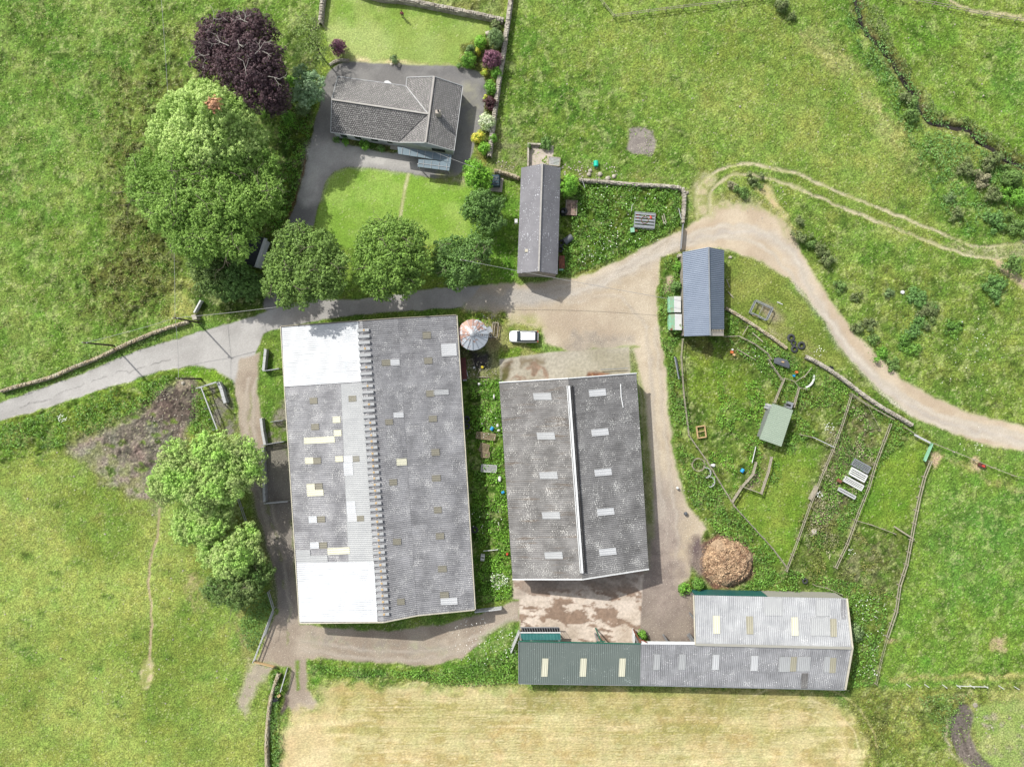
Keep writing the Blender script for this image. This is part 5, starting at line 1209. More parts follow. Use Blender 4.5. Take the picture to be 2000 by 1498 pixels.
# ------------------------------------------------------------------ big cattle barn
ze, zm, zr = 4.2, 5.55, 6.9
def PZ(x, y, z): return P(x, y, z)
sw, nw = PZ(586, 1216, ze), PZ(549, 638, ze)
rs, rn = PZ(750, 1214, zr), PZ(708, 627, zr)
ms, mn = PZ(815, 1201, 5.75), PZ(777, 622, 5.75)
se, ne = PZ(927, 1190, ze), PZ(891, 616, ze)
b1 = thing('cattle_barn', 'largest barn, long grey corrugated roof with white end sheets and ridge vents', 'barn', tuple((sw + ne) / 2 * 1.0)[:2] + (0,))
oW = corr('roof', (nw, sw, rs, rn), MR1, b1); oW['label'] = 'west roof slope with patched sheets'
oE = corr('roof', (rn, rs, ms, mn), MR1e, b1); oE['label'] = 'roof slope east of the ridge'
oE2 = corr('roof', (mn, ms, se, ne), MR1e, b1); oE2['label'] = 'outer east roof slope'
g = [(nw.x, nw.y, ze), (sw.x, sw.y, ze), (rs.x, rs.y, zr), (ms.x, ms.y, 5.75), (se.x, se.y, ze), (ne.x, ne.y, ze), (mn.x, mn.y, 5.75), (rn.x, rn.y, zr)]
ii = inset(g, 0.3)
walls('wall', [(p[0], p[1], q[2] - 0.2) for p, q in zip(ii, g)], M_block, b1)
for (p, q) in ((g[0], g[1]),):
    for k in range(8): opening('wall_opening', ii[0], ii[1], 1.3, 3.7, M_dark, b1, -0.0 + 0.06, (0.02 + k * 0.123, 0.12 + k * 0.123))
opening('door', ii[1], ii[2], 0, 3.6, M_green, b1, 0.08, (0.15, 0.5))
MB().tube([nw + Vector((-.1, 0, -.1)), sw + Vector((-.1, 0, -.1))], 0.11, 6).build('gutter', M_cream, b1)
MB().tube([ne + Vector((.1, 0, -.1)), se + Vector((.1, 0, -.1))], 0.11, 6).build('gutter', M_cream, b1)
mb = MB()
for a, b in ((sw, rs), (rs, ms), (ms, se)): mb.bar(a + Vector((0, -.06, .02)), b + Vector((0, -.06, .02)), 0.12, 0.22)
mb.build('bargeboard', M_cream, b1)
mb = MB()
for a, b in ((nw, rn), (rn, mn), (mn, ne)): mb.bar(a + Vector((0, .06, .02)), b + Vector((0, .06, .02)), 0.1, 0.2)
mb.build('bargeboard', M_wood, b1)
for i in range(47):
    t = (646 + i * 12.0 - 628) / (1213 - 628)
    c = rn.lerp(rs, t); d = (rs - rn).normalized(); e = Vector((-d.y, d.x, 0))
    rz_ = math.atan2(e.y, e.x)
    v = MB().box(c + Vector((0, 0, 0.05)), (1.75, 0.42, 0.14), rz_, 0.03)
    v.box(c + Vector((0, 0, 0.0)) + d * 0.24, (1.85, 0.06, 0.14), rz_)
    vo = v.build('ridge_vent', MLG, b1)
    if i > 14 or i % 3 == 0:
        MB().box(c + Vector((0, 0, 0.14)) + e * 0.1, (0.26, 0.26, 0.05), rz_, 0.3).build('vent_patch', M_tan, vo)
plW = (nw, sw, rs); plE = (rn, rs, ms); plE2 = (mn, ms, se)
for q, lf, lab in (([(551, 640), (556, 755), (707, 745), (700, 629)], .06, 'new white sheets at the north end'), ([(580, 1098), (586, 1213), (738, 1213), (731, 1096)], .06, 'new white sheets at the south end')):
    patch('white_roof_sheet', q, plW, MWH, b1, lf, lab)
patch('light_roof_sheet', [(578, 1074), (579, 1085), (607, 1084), (606, 1073)], plW, MLG, b1)
patch('light_roof_sheet', [(579, 1085), (580, 1098), (641, 1096), (640, 1084)], plW, MLG, b1)
patch('light_roof_sheet', [(666, 750), (681, 1096), (730, 1096), (708, 747)], plW, MLG, b1, 0.02)
def box4(x, y, w, h, sk=0.06): return [(x, y), (x + sk * h, y + h), (x + w + sk * h, y + h - 0.05 * w), (x + w, y - 0.05 * w)]
for (x, y, w, h, m_) in ((594, 855, 60, 12, MCR), (650, 814, 15, 12, MCR), (652, 840, 15, 12, MCR), (596, 894, 16, 12, MCR), (655, 891, 15, 11, MCR), (671, 890, 18, 12, MPL), (671, 903, 18, 25, MWH), (599, 945, 16, 12, MCR), (600, 957, 32, 12, MCR), (677, 979, 17, 24, MWH), (679, 1003, 18, 15, MPL), (603, 1008, 16, 13, MWH), (606, 1059, 17, 12, MWH), (640, 1070, 43, 13, MCR),
                          (605, 777, 15, 12, MBR), (608, 828, 15, 12, MBR), (612, 894, 15, 12, MBR), (616, 944, 14, 12, MBR), (620, 1008, 15, 12, MBR), (624, 1059, 15, 12, MBR), (681, 773, 15, 12, MBR), (689, 891, 13, 11, MBR), (697, 1007, 14, 11, MBR)):
    patch('rooflight', box4(x, y, w, h), plW, m_, b1, 0.05)
for (x, y, w, h, m_) in ((745, 703, 17, 12, MBR), (762, 702, 18, 12, MPL), (752, 819, 15, 11, MBR), (768, 806, 20, 10, MPL), (774, 896, 20, 13, MCR), (760, 936, 15, 12, MBR), (767, 1052, 16, 12, MBR), (775, 1169, 15, 12, MBR)):
    q = box4(x, y, w, h); patch('rooflight', [q[0], q[1], q[2], q[3]], plE, m_, b1, 0.05)
for (x, y, w, h, m_) in ((861, 672, 30, 24, MPL), (825, 649, 16, 13, MBR), (828, 699, 16, 12, MBR), (832, 763, 16, 12, MBR), (837, 812, 16, 12, MBR), (846, 762, 30, 10, MLG), (842, 877, 16, 13, MBR), (843, 928, 17, 12, MBR), (847, 990, 15, 12, MBR), (851, 1041, 16, 12, MBR), (855, 1105, 17, 12, MBR), (859, 1156, 17, 12, MBR), (860, 1168, 33, 13, MPL)):
    patch('rooflight', box4(x, y, w, h), plE2, m_, b1, 0.05)

# ------------------------------------------------------------------ middle barn
ze, zr = 4.2, 6.8
nw, sw = PZ(975, 748, ze), PZ(1001, 1130, ze); rn, rs = PZ(1110, 740, zr), PZ(1138, 1130, zr); ne, se = PZ(1243, 730, ze), PZ(1267, 1110, ze)
b2 = thing('middle_barn', 'dark lichened barn with ten pale rooflights and a white double ridge', 'barn', tuple(((sw + ne) / 2)[:2]) + (0,))
corr('roof', (nw, sw, rs, rn), MR2, b2)['label'] = 'west slope with brown staining by the ridge'
corr('roof', (rn, rs, se, ne), MR2b, b2)['label'] = 'east slope speckled with lichen'
g = [(nw.x, nw.y, ze), (sw.x, sw.y, ze), (rs.x, rs.y, zr), (se.x, se.y, ze), (ne.x, ne.y, ze), (rn.x, rn.y, zr)]; ii = inset(g, 0.35)
walls('wall', [(p[0], p[1], q[2] - 0.2) for p, q in zip(ii, g)], M_block, b2)
opening('door', ii[1], ii[2], 0, 3.8, M_dark, b2, 0.08, (0.1, 0.9)); opening('door', ii[2], ii[3], 0, 3.8, M_dark, b2, 0.08, (0.1, 0.9))
for a, b, o_ in ((sw, rs, -1), (rs, se, -1), (ne, rn, 1), (rn, nw, 1)):
    MB().bar(a + Vector((0, .08 * o_, .03)), b + Vector((0, .08 * o_, .03)), 0.16, 0.26).build('bargeboard', M_white, b2)
d = (rs - rn); e = Vector((1, 0, 0))
for off, wd in ((-0.42, 0.12), (0.0, 0.30)):
    MB().bar(rn + d * 0.035 + e * off * .7 + Vector((0, 0, .20 if off == 0 else .12)), rs - d * 0.03 + e * off * .7 + Vector((0, 0, .20 if off == 0 else .12)), wd, 0.12).build('ridge_capping', M_white, b2)
MB().bar(rn + d * 0.035 + e * .52 + Vector((0, 0, .05)), rs - d * 0.03 + e * .52 + Vector((0, 0, .05)), 0.22, 0.10).build('ridge_slot', M_dark, b2)
MB().tube([ray(1212, 750, rn, rs, se) + Vector((0, 0, .12)), ray(1213, 775, rn, rs, se) + Vector((0, 0, .12)), ray(1217, 796, rn, rs, se) + Vector((0, 0, .12))], 0.08, 6).build('pipe', M_white, b2)
for k in range(5):
    y = (768, 845, 922, 1000, 1078)[k]; x = (1041, 1048, 1053, 1058, 1063)[k]
    patch('rooflight', [(x, y), (x + 2, y + 13), (x + 37, y + 13), (x + 35, y - 1)], (nw, sw, rs), MLG, b2, 0.04, 'faint grey rooflight')
    y = (761, 838, 916, 993, 1071)[k]; x = (1149, 1154, 1160, 1165, 1169)[k]
    patch('rooflight', [(x, y + 1), (x + 2, y + 14), (x + 35, y + 11), (x + 33, y - 2)], (rn, rs, se), MPL, b2, 0.05, 'bright pale rooflight')
MB().tube([P(1173, 722, 0.5), P(1226, 719, 0.5)], 0.06, 6).build('rail', M_galv, tag(thing('barrier_rail', 'low metal rail on the concrete just north of the middle barn', 'rail', tuple(P(1200, 720)))))
# ------------------------------------------------------------------ long light grey barn
ze, zr = 3.4, 4.9
nw, ne = PZ(1355, 1162, ze), PZ(1653, 1168, ze); rw, re_ = PZ(1358, 1258, zr), PZ(1664, 1265, zr)
r0 = PZ(1252, 1257, zr); s0, s1 = PZ(1250, 1337, ze), PZ(1650, 1346, ze)
b3 = thing('grey_barn', 'long light grey L-shaped barn at the bottom right, teal cladding on its north wall', 'barn', tuple(((nw + s1) / 2)[:2]) + (0,))
corr('roof', (nw, ne, re_, rw), MR3, b3, 0.30)['label'] = 'pale north slope'
corr('roof', (r0, re_, s1, s0), MR3s, b3, 0.30)['label'] = 'darker south slope'
g = [(s0.x, s0.y, ze), (s1.x, s1.y, ze), (re_.x, re_.y, zr), (ne.x, ne.y, ze), (nw.x, nw.y, ze), (rw.x, rw.y, zr), (r0.x, r0.y, zr)]
g2 = [(s0.x + .02, s0.y + .3, ze), (s1.x - .3, s1.y + .3, ze), (re_.x - .3, re_.y, zr), (ne.x - .3, ne.y - .25, ze), (nw.x + .3, nw.y - .25, ze), (rw.x + .3, rw.y - .3, zr), (r0.x + .02, r0.y - .3, zr)]
vs = []; fs = []
for x, y, z in g2: vs += [(x, y, -0.3), (x, y, z - 0.22)]
for i in (0, 1, 2, 3, 6): fs.append((2 * i, 2 * ((i + 1) % 7), 2 * ((i + 1) % 7) + 1, 2 * i + 1))      # open-fronted towards the yard
mesh_obj('wall', vs, fs, M_block, b3)
for (a_, b_2) in ((nw, rw), (r0, rw)):
    for f_ in (0.02, .5, .97): q_ = a_.lerp(b_2, f_); MB().bar((q_.x + .3, q_.y - .35, 0), (q_.x + .3, q_.y - .35, q_.z - .2), .22).build('post', M_galv, b3)
a_, b_2 = Vector(g2[4]), Vector(g2[3]); a_.z = b_2.z = 0
def vclad(name, f0, f1, mat, z0, z1):
    z1 = 3.15
    p = a_.lerp(b_2, f0) + Vector((0, .12, 0)); q = a_.lerp(b_2, f1) + Vector((0, .12, 0))
    u = Vector((0, 0, 1)); return corr(name, (p + u * z0, q + u * z0, q + u * z1, p + u * z1), mat, b3, 0.25, 0.03, thick=0.03)
vclad('cladding', 0.0, 0.25, MTEAL, 0.1, 3.7); vclad('cladding', 0.253, 0.49, MTEAL, 0.1, 3.7); vclad('cladding', 0.493, 0.73, MCLAD, 0.1, 3.7); vclad('cladding', 0.733, 1.0, MCLAD, 0.1, 3.7)
for a, b in ((ne, re_), (re_, s1)): MB().bar(a + Vector((.06, 0, .04)), b + Vector((.06, 0, .04)), 0.22, 0.2).build('bargeboard', M_cream, b3)
MB().bar(nw + Vector((-.05, 0, .04)), rw + Vector((-.05, 0, .04)), 0.16, 0.22).build('bargeboard', M_cream, b3)
MB().bar(r0 + Vector((0, .18, .0)), rw + Vector((0, .18, .0)), 0.42, 0.14).build('gutter', M_white, b3)
MB().bar(rw + Vector((0, 0, .12)), re_ + Vector((0, 0, .12)), 0.36, 0.07).build('ridge_capping', MCLAD, b3)
MB().tube([s0 + Vector((0, -.1, -.08)), s1 + Vector((0, -.1, -.08))], 0.09, 6).build('gutter', M_galv, b3)
pn = (nw, ne, re_); ps = (r0, re_, s1)
def vbox(x, y, w, h, sk=-0.06): return [(x, y + h), (x + w, y + h), (x + w + sk * h * 0, y), (x, y)]
for (x, y, w, h, m_) in ((1392, 1202, 13, 35, MCR), (1457, 1203, 13, 35, MBT), (1545, 1205, 13, 36, MCR), (1621, 1208, 12, 35, MBT), (1583, 1206, 37, 35, MLG), (1593, 1170, 26, 33, MLG), (1492, 1168, 35, 34, MLG), (1642, 1170, 9, 38, MR1)):
    q = [(x, y), (x + w, y), (x + w + 1, y + h), (x + 1, y + h)]; patch('rooflight' if m_ in (MCR, MBR) else 'light_roof_sheet', q, pn, m_, b3, 0.05)
for (x, y, w, h, m_) in ((1275, 1277, 13, 30, MLG), (1324, 1277, 14, 30, MLG), (1390, 1278, 13, 29, MPL), (1465, 1280, 14, 29, MPL), (1520, 1282, 22, 29, MLG), (1555, 1282, 26, 28, MLG), (1542, 1282, 12, 28, MBT), (1608, 1282, 11, 30, MLG), (1619, 1284, 12, 29, MBT), (1564, 1314, 12, 29, MR2)):
    q = [(x + 2, y), (x + w + 2, y), (x + w, y + h), (x, y + h)]; patch('rooflight', q, ps, m_, b3, 0.05)
# ------------------------------------------------------------------ green barn
ze, zr = 3.3, 4.7
nw, ne = PZ(1014, 1252, zr), PZ(1253, 1257, zr); sw, se = PZ(1014, 1334, ze), PZ(1250, 1337.5, ze)
b4 = thing('green_barn', 'low barn with slate green steel roof and three cream rooflights', 'barn', tuple(((nw + se) / 2)[:2]) + (0,))
dx_ = Vector((-0.05, 0, 0.03))
corr('roof', (nw, ne + dx_, se + dx_, sw), MGG, b4, 0.30)
for (xa, ya, za, xb, yb, zb) in ((nw.x + .2, nw.y - .2, zr - .25, sw.x + .2, sw.y + .2, ze - .2), (sw.x + .2, sw.y + .2, ze - .2, se.x - .3, se.y + .2, ze - .2)):
    mesh_obj('wall', [(xa, ya, -.3), (xb, yb, -.3), (xb, yb, zb), (xa, ya, za), (xa + .15, ya + .15, -.3), (xb + .15, yb + .15, -.3), (xb + .15, yb + .15, zb), (xa + .15, ya + .15, za)], [(0, 1, 2, 3), (7, 6, 5, 4), (3, 2, 6, 7), (0, 3, 7, 4), (1, 5, 6, 2)], M_block, b4)
for f_ in (0.0, .33, .66, 1.0): q_ = nw.lerp(ne, f_ * .97 + .01); MB().bar((q_.x, q_.y - .25, 0), (q_.x, q_.y - .25, zr - .2), .2).build('post', M_galv, b4)
for x in (1057, 1132, 1208): patch('rooflight', [(x + 2, 1285), (x + 14, 1285), (x + 12, 1320), (x, 1320)], (nw, ne, se), MCR, b4, 0.06)
MB().bar(nw + Vector((0, .04, .05)), ne + Vector((0, .04, .05)), 0.12, 0.16).build('bargeboard', M_green, b4)
MB().tube([sw + Vector((0, -.08, -.06)), se + Vector((0, -.08, -.06))], 0.08, 6).build('gutter', M_galv, b4)
MB().bar(nw + Vector((-.06, 0, 0)), sw + Vector((-.06, 0, 0)), 0.12, 0.18).build('bargeboard', M_galv, b4)
# teal lean-to pen
t = thing('calf_pen', 'teal-roofed pen with dark slatted front against the green barn', 'pen', tuple(P(1055, 1240)))
corr('roof', (PZ(1017, 1236, 2.6), PZ(1094, 1236, 2.6), PZ(1096, 1250, 3.4), PZ(1017, 1250, 3.4)), MTEAL, t, 0.5, 0.015)
MB().bar(PZ(1016, 1235, 2.7), PZ(1095, 1235, 2.7), 0.14).build('rail', M_white, t)
MB().bar(PZ(1016, 1225, 1.6), PZ(1092, 1225, 1.6), 0.12).build('rail', M_galv, t)
MB().box(PZ(1055, 1231, 0.06), (6.0, 0.8, 0.1)).build('trough', M_dark, t)
for k in range(16):
    MB().bar(P(1019 + k * 4.9, 1226, 1.5), P(1021 + k * 4.9, 1234, 2.4), 0.06).build('bar', M_galv, t)
t = thing('steel_post', 'green steel stay leaning on the concrete beside the calf pen', 'beam', tuple(P(1168, 1240)))
MB().bar(P(1163, 1226, 0.2), P(1174, 1252, 4.5), 0.16).build('beam', M_green, t); MB().bar(P(1165, 1253, 4.7), P(1182, 1252, 4.7), 0.1).build('brace', M_green, t)
t = thing('rusty_beam', 'rusty steel beam leaning by the bush east of the green barn', 'beam', tuple(P(1245, 1240)))
MB().bar(P(1237, 1229, 0.6), P(1251, 1254, 5.2), 0.2).build('beam', M_rust, t); MB().bar(P(1249, 1248, 4.5), P(1264, 1254, 5.2), 0.14).build('brace', M_rust, t)
tag(MB().box(P(1237, 1241, 0.6), (0.25, 1.9, 1.3)).build('low_wall', M_white), 'short white wall end at the east edge of the stained concrete', 'wall')
# ------------------------------------------------------------------ blue shed
ze, zr = 2.7, 4.5
nw, sw = PZ(1333, 493, ze), PZ(1336, 657, ze); rn, rs = PZ(1384, 483, zr), PZ(1387, 655, zr); ne, se = PZ(1414, 489, ze), PZ(1415, 656, ze); sr = PZ(1414, 643, ze); rr_ = PZ(1387, 643, zr)
b5 = thing('blue_shed', 'narrow shed with blue-grey corrugated steel roof beside the lane gate', 'shed', tuple(((nw + se) / 2)[:2]) + (0,))
corr('roof', (nw, sw, rs, rn), MGB, b5, 0.30, 0.04); corr('roof', (rn, rr_, sr, ne), MGB, b5, 0.30, 0.04)
walls('wall', [(nw.x + .15, nw.y - .2, ze - .15), (sw.x + .15, sw.y + .2, ze - .15), (rs.x, rs.y + .2, zr - .15), (se.x - .15, se.y + .2, ze - .15), (ne.x - .15, ne.y - .2, ze - .15), (rn.x, rn.y - .2, zr - .15)], M_stonew, b5)
MB().tube([rn + Vector((0, 0, .1)), rs + Vector((0, 0, .1))], 0.11, 6).build('ridge_capping', M_galv, b5)
slab('exposed_loft', [ray(1388, 644, rn, rs, se), ray(1414, 644, rn, rs, se), ray(1415, 656, rn, rs, se), ray(1388, 656, rn, rs, se)], M_conc2, b5, 0.1, lift=-0.12)
for k in range(9):
    MB().bar(ray(1389 + k * 3, 643, rn, rs, se) , ray(1389 + k * 3, 648, rn, rs, se), 0.06).build('slat', M_wood, b5)
# ------------------------------------------------------------------ stone barn
ze, zr = 3.3, 5.4
nw, sw = PZ(1018, 328, ze), PZ(1010, 534, ze); rn, rs = PZ(1059, 320, zr), PZ(1052, 530, zr); ne, se = PZ(1095, 328, ze), PZ(1089, 536, ze)
b6 = thing('stone_barn', 'long narrow stone barn with purple-grey slate roof and pale ridge', 'barn', tuple(((nw + se) / 2)[:2]) + (0,))
slab('roof', (nw, sw, rs, rn), MSLT, b6, 0.12); slab('roof', (rn, rs, se, ne), MSLT, b6, 0.12)
walls('wall', [(nw.x + .2, nw.y - .1, ze - .1), (sw.x + .2, sw.y - .02, ze - .1), (rs.x, rs.y - .02, zr - .15), (se.x - .2, se.y - .02, ze - .1), (ne.x - .2, ne.y - .1, ze - .1), (rn.x, rn.y - .1, zr - .15)], M_stonew, b6)
MB().bar(rn + Vector((0, 0, .04)), rs + Vector((0, 0, .04)), 0.24, 0.12).build('ridge_capping', MRIDGE, b6)
pl = (nw, sw, rs); c = ray(1028, 490, *pl); MB().box(c + Vector((0, 0, .08)), (0.45, 0.45, 0.16)).build('skylight', M_cream, b6)
MB().box(P(1008, 433, 1.6), (0.45, 0.6, 0.9)).build('vent_box', M_cwhite, b6)
# ------------------------------------------------------------------ bungalow
ze, zr = 2.75, 4.9
A, B_ = PZ(660, 150, ze), PZ(793, 168.5, ze)
Rw, Rj = PZ(648, 195, zr), PZ(836, 223, zr)
C1, D1 = PZ(646, 259, ze), PZ(778, 279, ze)
An, Rn2, En = PZ(795, 152, ze), PZ(848, 150, zr), PZ(904, 169, ze)
Rs2, Es = PZ(831, 279, zr), PZ(887, 295, ze)
hs = thing('bungalow', 'white bungalow with grey tiled roofs and glazed-roof porch', 'house', tuple(((C1 + En) / 2)[:2]) + (0,))
rj = Rn2.lerp(Rs2, 0.56)
ew = Rj - Rw
slab('roof', (A, Rw, Rj, B_), MTILE, hs, 0.14, ew)['label'] = 'north slope of the long wing'
slab('roof', (C1, D1, Rj, Rw), MTILE, hs, 0.14, ew)['label'] = 'south slope of the long wing'
ns = Rs2 - Rn2
slab('roof', (An, B_, Rj, rj, Rn2), MTILE, hs, 0.14, ns)['label'] = 'upper west slope of the cross wing'
slab('roof', (Rj, D1, Rs2, rj), MTILE, hs, 0.14, ns)['label'] = 'lower west slope of the cross wing'
rfE = slab('roof', (Rn2, Rs2, Es, En), MTILE, hs, 0.14, ns); rfE['label'] = 'east slope of the cross wing'
for a, b in ((Rw, Rj), (Rn2, Rs2)): MB().bar(a + Vector((0, 0, .05)), b + Vector((0, 0, .05)), 0.24, 0.14).build('ridge_tile', MRIDGE, hs)
for a, b in ((B_, Rj), (Rj, D1)): MB().bar(a + Vector((0, 0, .03)), b + Vector((0, 0, .03)), 0.12, 0.05).build('valley_gutter', M_pale if a is B_ else M_black, hs)
for a, b in ((A, B_), (A, Rw), (Rw, C1), (C1, D1), (An, Rn2), (Rn2, En), (En, Es), (Es, Rs2), (Rs2, D1), (An, B_)): MB().bar(a + Vector((0, 0, 0)), b + Vector((0, 0, 0)), 0.09, 0.16).build('fascia', M_pale, hs)
ring = [A, Rw, C1, D1, Rs2, Es, En, Rn2, An, B_]; hc = ((C1 + En) / 2)
g2 = []
for p in ring:
    v = Vector((hc.x - p.x, hc.y - p.y, 0)).normalized() * 0.35; g2.append((p.x + v.x, p.y + v.y, p.z - 0.15))
vs = []; fs = []
for x, y, z in g2: vs += [(x, y, -0.2), (x, y, z)]
for i in range(10): fs.append((2 * i, 2 * ((i + 1) % 10), 2 * ((i + 1) % 10) + 1, 2 * i + 1))
mesh_obj('wall', vs, fs, M_render, hs)
for f0, f1 in ((0.08, 0.2), (0.3, 0.42), (0.55, 0.68), (0.8, 0.9)):
    w_ = opening('window', g2[2], g2[3], 1.0, 2.1, M_white, hs, 0.06, (f0, f1)); opening('pane', g2[2], g2[3], 1.08, 2.02, M_glass, w_, 0.08, (f0 + .01, f1 - .01))
opening('window', g2[4], g2[5], 1.0, 2.1, M_glass, hs, 0.06, (0.2, 0.7))
ch = P(855, 219, 5.6)
cm = MB().box((ch.x, ch.y, 4.95), (0.75, 0.55, 1.5)).build('chimney', M_conc2, hs)
MB().lathe((ch.x + .12, ch.y, 5.7), [(0.0, 0.02), (0.13, 0), (0.15, 0.4), (0.1, 0.4), (0.1, 0.2), (0.0, 0.2)], 12).build('chimney_pot', M_black, cm)
bw = [PZ(749, 163, 2.5), PZ(752, 158.5, 2.5), PZ(758, 158, 2.5), PZ(764, 162, 2.5), PZ(764, 166.5, 2.5), PZ(749, 165, 2.5)]
slab('bay_roof', bw, M_white, hs, 2.4)
porch = [PZ(776, 287, 2.3), PZ(882, 303, 2.3), PZ(877, 334, 2.3), PZ(816, 326, 2.3), PZ(818, 311, 2.3), PZ(860, 316, 2.3), PZ(860, 311, 2.3), PZ(778, 300, 2.3)]
pv = slab('porch_roof', [porch[0], porch[1], PZ(880.5, 317, 2.3), PZ(778, 301, 2.3)], M_cgrey, hs, 0.12)
pv2 = slab('porch_roof', [PZ(860, 314.5, 2.3), PZ(880.5, 317.2, 2.3), PZ(877, 334, 2.3), PZ(815.5, 326, 2.3), PZ(817.5, 311.5, 2.3)][0:1] + [PZ(880.5, 317.2, 2.3), PZ(877, 334, 2.3), PZ(815.5, 326, 2.3), PZ(817.5, 311.5, 2.3)], M_cgrey, hs, 0.12)
mb = MB()
for k in range(7):
    x = 786 + k * 15; y = 288.5 + k * 2.25; mb.bar(PZ(x, y, 2.36), PZ(x - 1.5, y + 13, 2.36), 0.05)
for k in range(4):
    x = 828 + k * 15; y = 313 + k * 2.1; mb.bar(PZ(x, y, 2.36), PZ(x - 1.5, y + 14, 2.36), 0.05)
mb.bar(PZ(817, 319, 2.36), PZ(878, 327, 2.36), 0.05)
mb.build('glazing_bar', M_pale, pv)
mb = MB()
for (x, y) in ((818, 325), (876, 333), (878, 318)): mb.box(PZ(x, y, 1.1), (0.12, 0.12, 2.2))
mb.build('post', M_white, pv2)
slab('door_step', [PZ(763, 282, .15), PZ(776, 284, .15), PZ(775, 293, .15), PZ(762, 291, .15)], M_conc2, hs, 0.15)
# garage under the trees
t = thing('garage', 'dark flat-roofed garage half hidden under the big tree, white fascia', 'garage', tuple(P(492, 495)))
q = [PZ(466, 515, 2.6), PZ(499, 522, 2.6), PZ(518, 466, 2.6), PZ(484, 455, 2.6)]
slab('roof', q, mat_plain('dark_felt', (62, 66, 72), 0.8, 0.15), t, 0.2)
vs = []; q2 = inset(q, 0.2)
walls('wall', [(p[0], p[1], 2.45) for p in q2], M_render, t)
MB().bar(q[1] + Vector((.1, 0, .03)), q[2] + Vector((.1, 0, .03)), 0.45, 0.3).build('fascia', M_white, t)
# ------------------------------------------------------------------ green-roofed hut
ze = 2.3
q = [PZ(1509, 788, 2.5), PZ(1549, 801, 2.5), PZ(1526, 872, 2.1), PZ(1483, 857, 2.1)]
t = thing('hut', 'small hut with sage green corrugated roof in the fenced plots', 'hut', tuple(P(1518, 828)))
o = corr('roof', (q[0], q[3], q[2], q[1]), MGR, t, 0.28, 0.03)
walls('wall', [(p[0], p[1], 2.1) for p in inset(q, 0.4)], M_galv, t)
t = thing('metal_bin', 'small galvanised bin at the north-east corner of the green-roofed hut', 'bin', tuple(P(1540, 795)))
MB().box(P(1540, 791, 0.6), (0.9, 1.0, 1.2), -0.3).build('body', M_galv, t); MB().box(P(1540, 791, 1.25), (0.7, 0.3, 0.1), -0.3).build('lid', M_dark, t)
t = thing('metal_bin', 'grey bin at the north-west corner of the green-roofed hut', 'bin', tuple(P(1499, 793)))
MB().box(P(1500, 794, 0.5), (0.8, 0.8, 1.0), -0.3).build('body', M_pale, t); MB().box(P(1500, 794, 1.04), (0.84, 0.3, 0.06), -0.3).build('lid', M_galv, t)
# ------------------------------------------------------------------ silo
def mat_silo():
    m, n, b = newmat('rusting_silo_roof'); co = coords(n)
    mp = N(n, 'ShaderNodeMapping'); n.links.new(co, mp.inputs['Vector'])
    f = noise(n, co, 1.6, 6, 0.72); gr_ = N(n, 'ShaderNodeSeparateXYZ'); n.links.new(co, gr_.inputs[0])
    ma = N(n, 'ShaderNodeMath', operation='MULTIPLY_ADD'); n.links.new(gr_.outputs[0], ma.inputs[0]); ma.inputs[1].default_value = -0.045
    mb_ = N(n, 'ShaderNodeMath', operation='MULTIPLY_ADD'); n.links.new(gr_.outputs[1], mb_.inputs[0]); mb_.inputs[1].default_value = 0.045
    n.links.new(f, ma.inputs[2]); n.links.new(ma.outputs[0], mb_.inputs[2])
    r = ramp(n, mb_.outputs[0], [(0.50, 0.0), (0.56, 0.9)])
    n.links.new(mixc(n, r, alb((208, 216, 224)), alb((178, 132, 110))), b.inputs['Base Color']); b.inputs['Roughness'].default_value = 0.5; b.inputs['Metallic'].default_value = 0.2
    return m
sc_ = P(923, 653, 4.6); t = thing('grain_silo', 'round grain silo with rust-patched conical roof', 'silo', (sc_.x, sc_.y, 0))
MB().lathe((sc_.x, sc_.y, 0), [(2.28, 0), (2.28, 1.2), (2.34, 1.25), (2.28, 1.3), (2.28, 2.4), (2.34, 2.45), (2.28, 2.5), (2.28, 3.7)], 32).build('wall', M_galv, t, True)
# cone in local coordinates so the rust pattern stays with it
n_ = 16; vs = []; fs = []
for r_, z in ((2.42, 3.66), (1.5, 4.15), (0.45, 4.75), (0.0, 4.8)):
    for k in range(n_): vs.append((sc_.x + r_ * math.cos(6.2832 * k / n_), sc_.y + r_ * math.sin(6.2832 * k / n_), z))
for i in range(3):
    for k in range(n_): fs.append((i * n_ + k, i * n_ + (k + 1) % n_, (i + 1) * n_ + (k + 1) % n_, (i + 1) * n_ + k))
ro = mesh_obj('roof', vs, fs, mat_silo(), t)
mb = MB()
for k in range(n_):
    a = 6.2832 * k / n_; mb.bar((sc_.x + 2.4 * math.cos(a), sc_.y + 2.4 * math.sin(a), 3.7), (sc_.x + .4 * math.cos(a), sc_.y + .4 * math.sin(a), 4.79), 0.05, 0.07)
mb.build('seam', M_galv, ro)
MB().lathe((sc_.x, sc_.y, 4.7), [(0.42, 0), (0.42, 0.16), (0.2, 0.26), (0, 0.27)], 14).build('cap', M_galv, ro)
mb = MB(); p0 = Vector((sc_.x + .5, sc_.y + .05, 4.85)); p1 = Vector((sc_.x + 2.75, sc_.y - .15, 3.65)); 
for o_ in (-.22, .22): mb.bar(p0 + Vector((0, o_ * .6, 0)), p1 + Vector((0, o_, 0)), 0.06); mb.bar(p1 + Vector((0, o_, 0)), p1 + Vector((0.05, o_, -3.6)), 0.06)
for k in range(9): q_ = p0.lerp(p1, k / 8); mb.bar(q_ + Vector((0, -.2, 0)), q_ + Vector((0, .2, 0)), 0.05)
for k in range(9): q_ = p1 + Vector((0, 0, -0.4 * k)); mb.bar(q_ + Vector((0, -.22, 0)), q_ + Vector((0, .22, 0)), 0.05)
mb.build('ladder', M_galv, t)
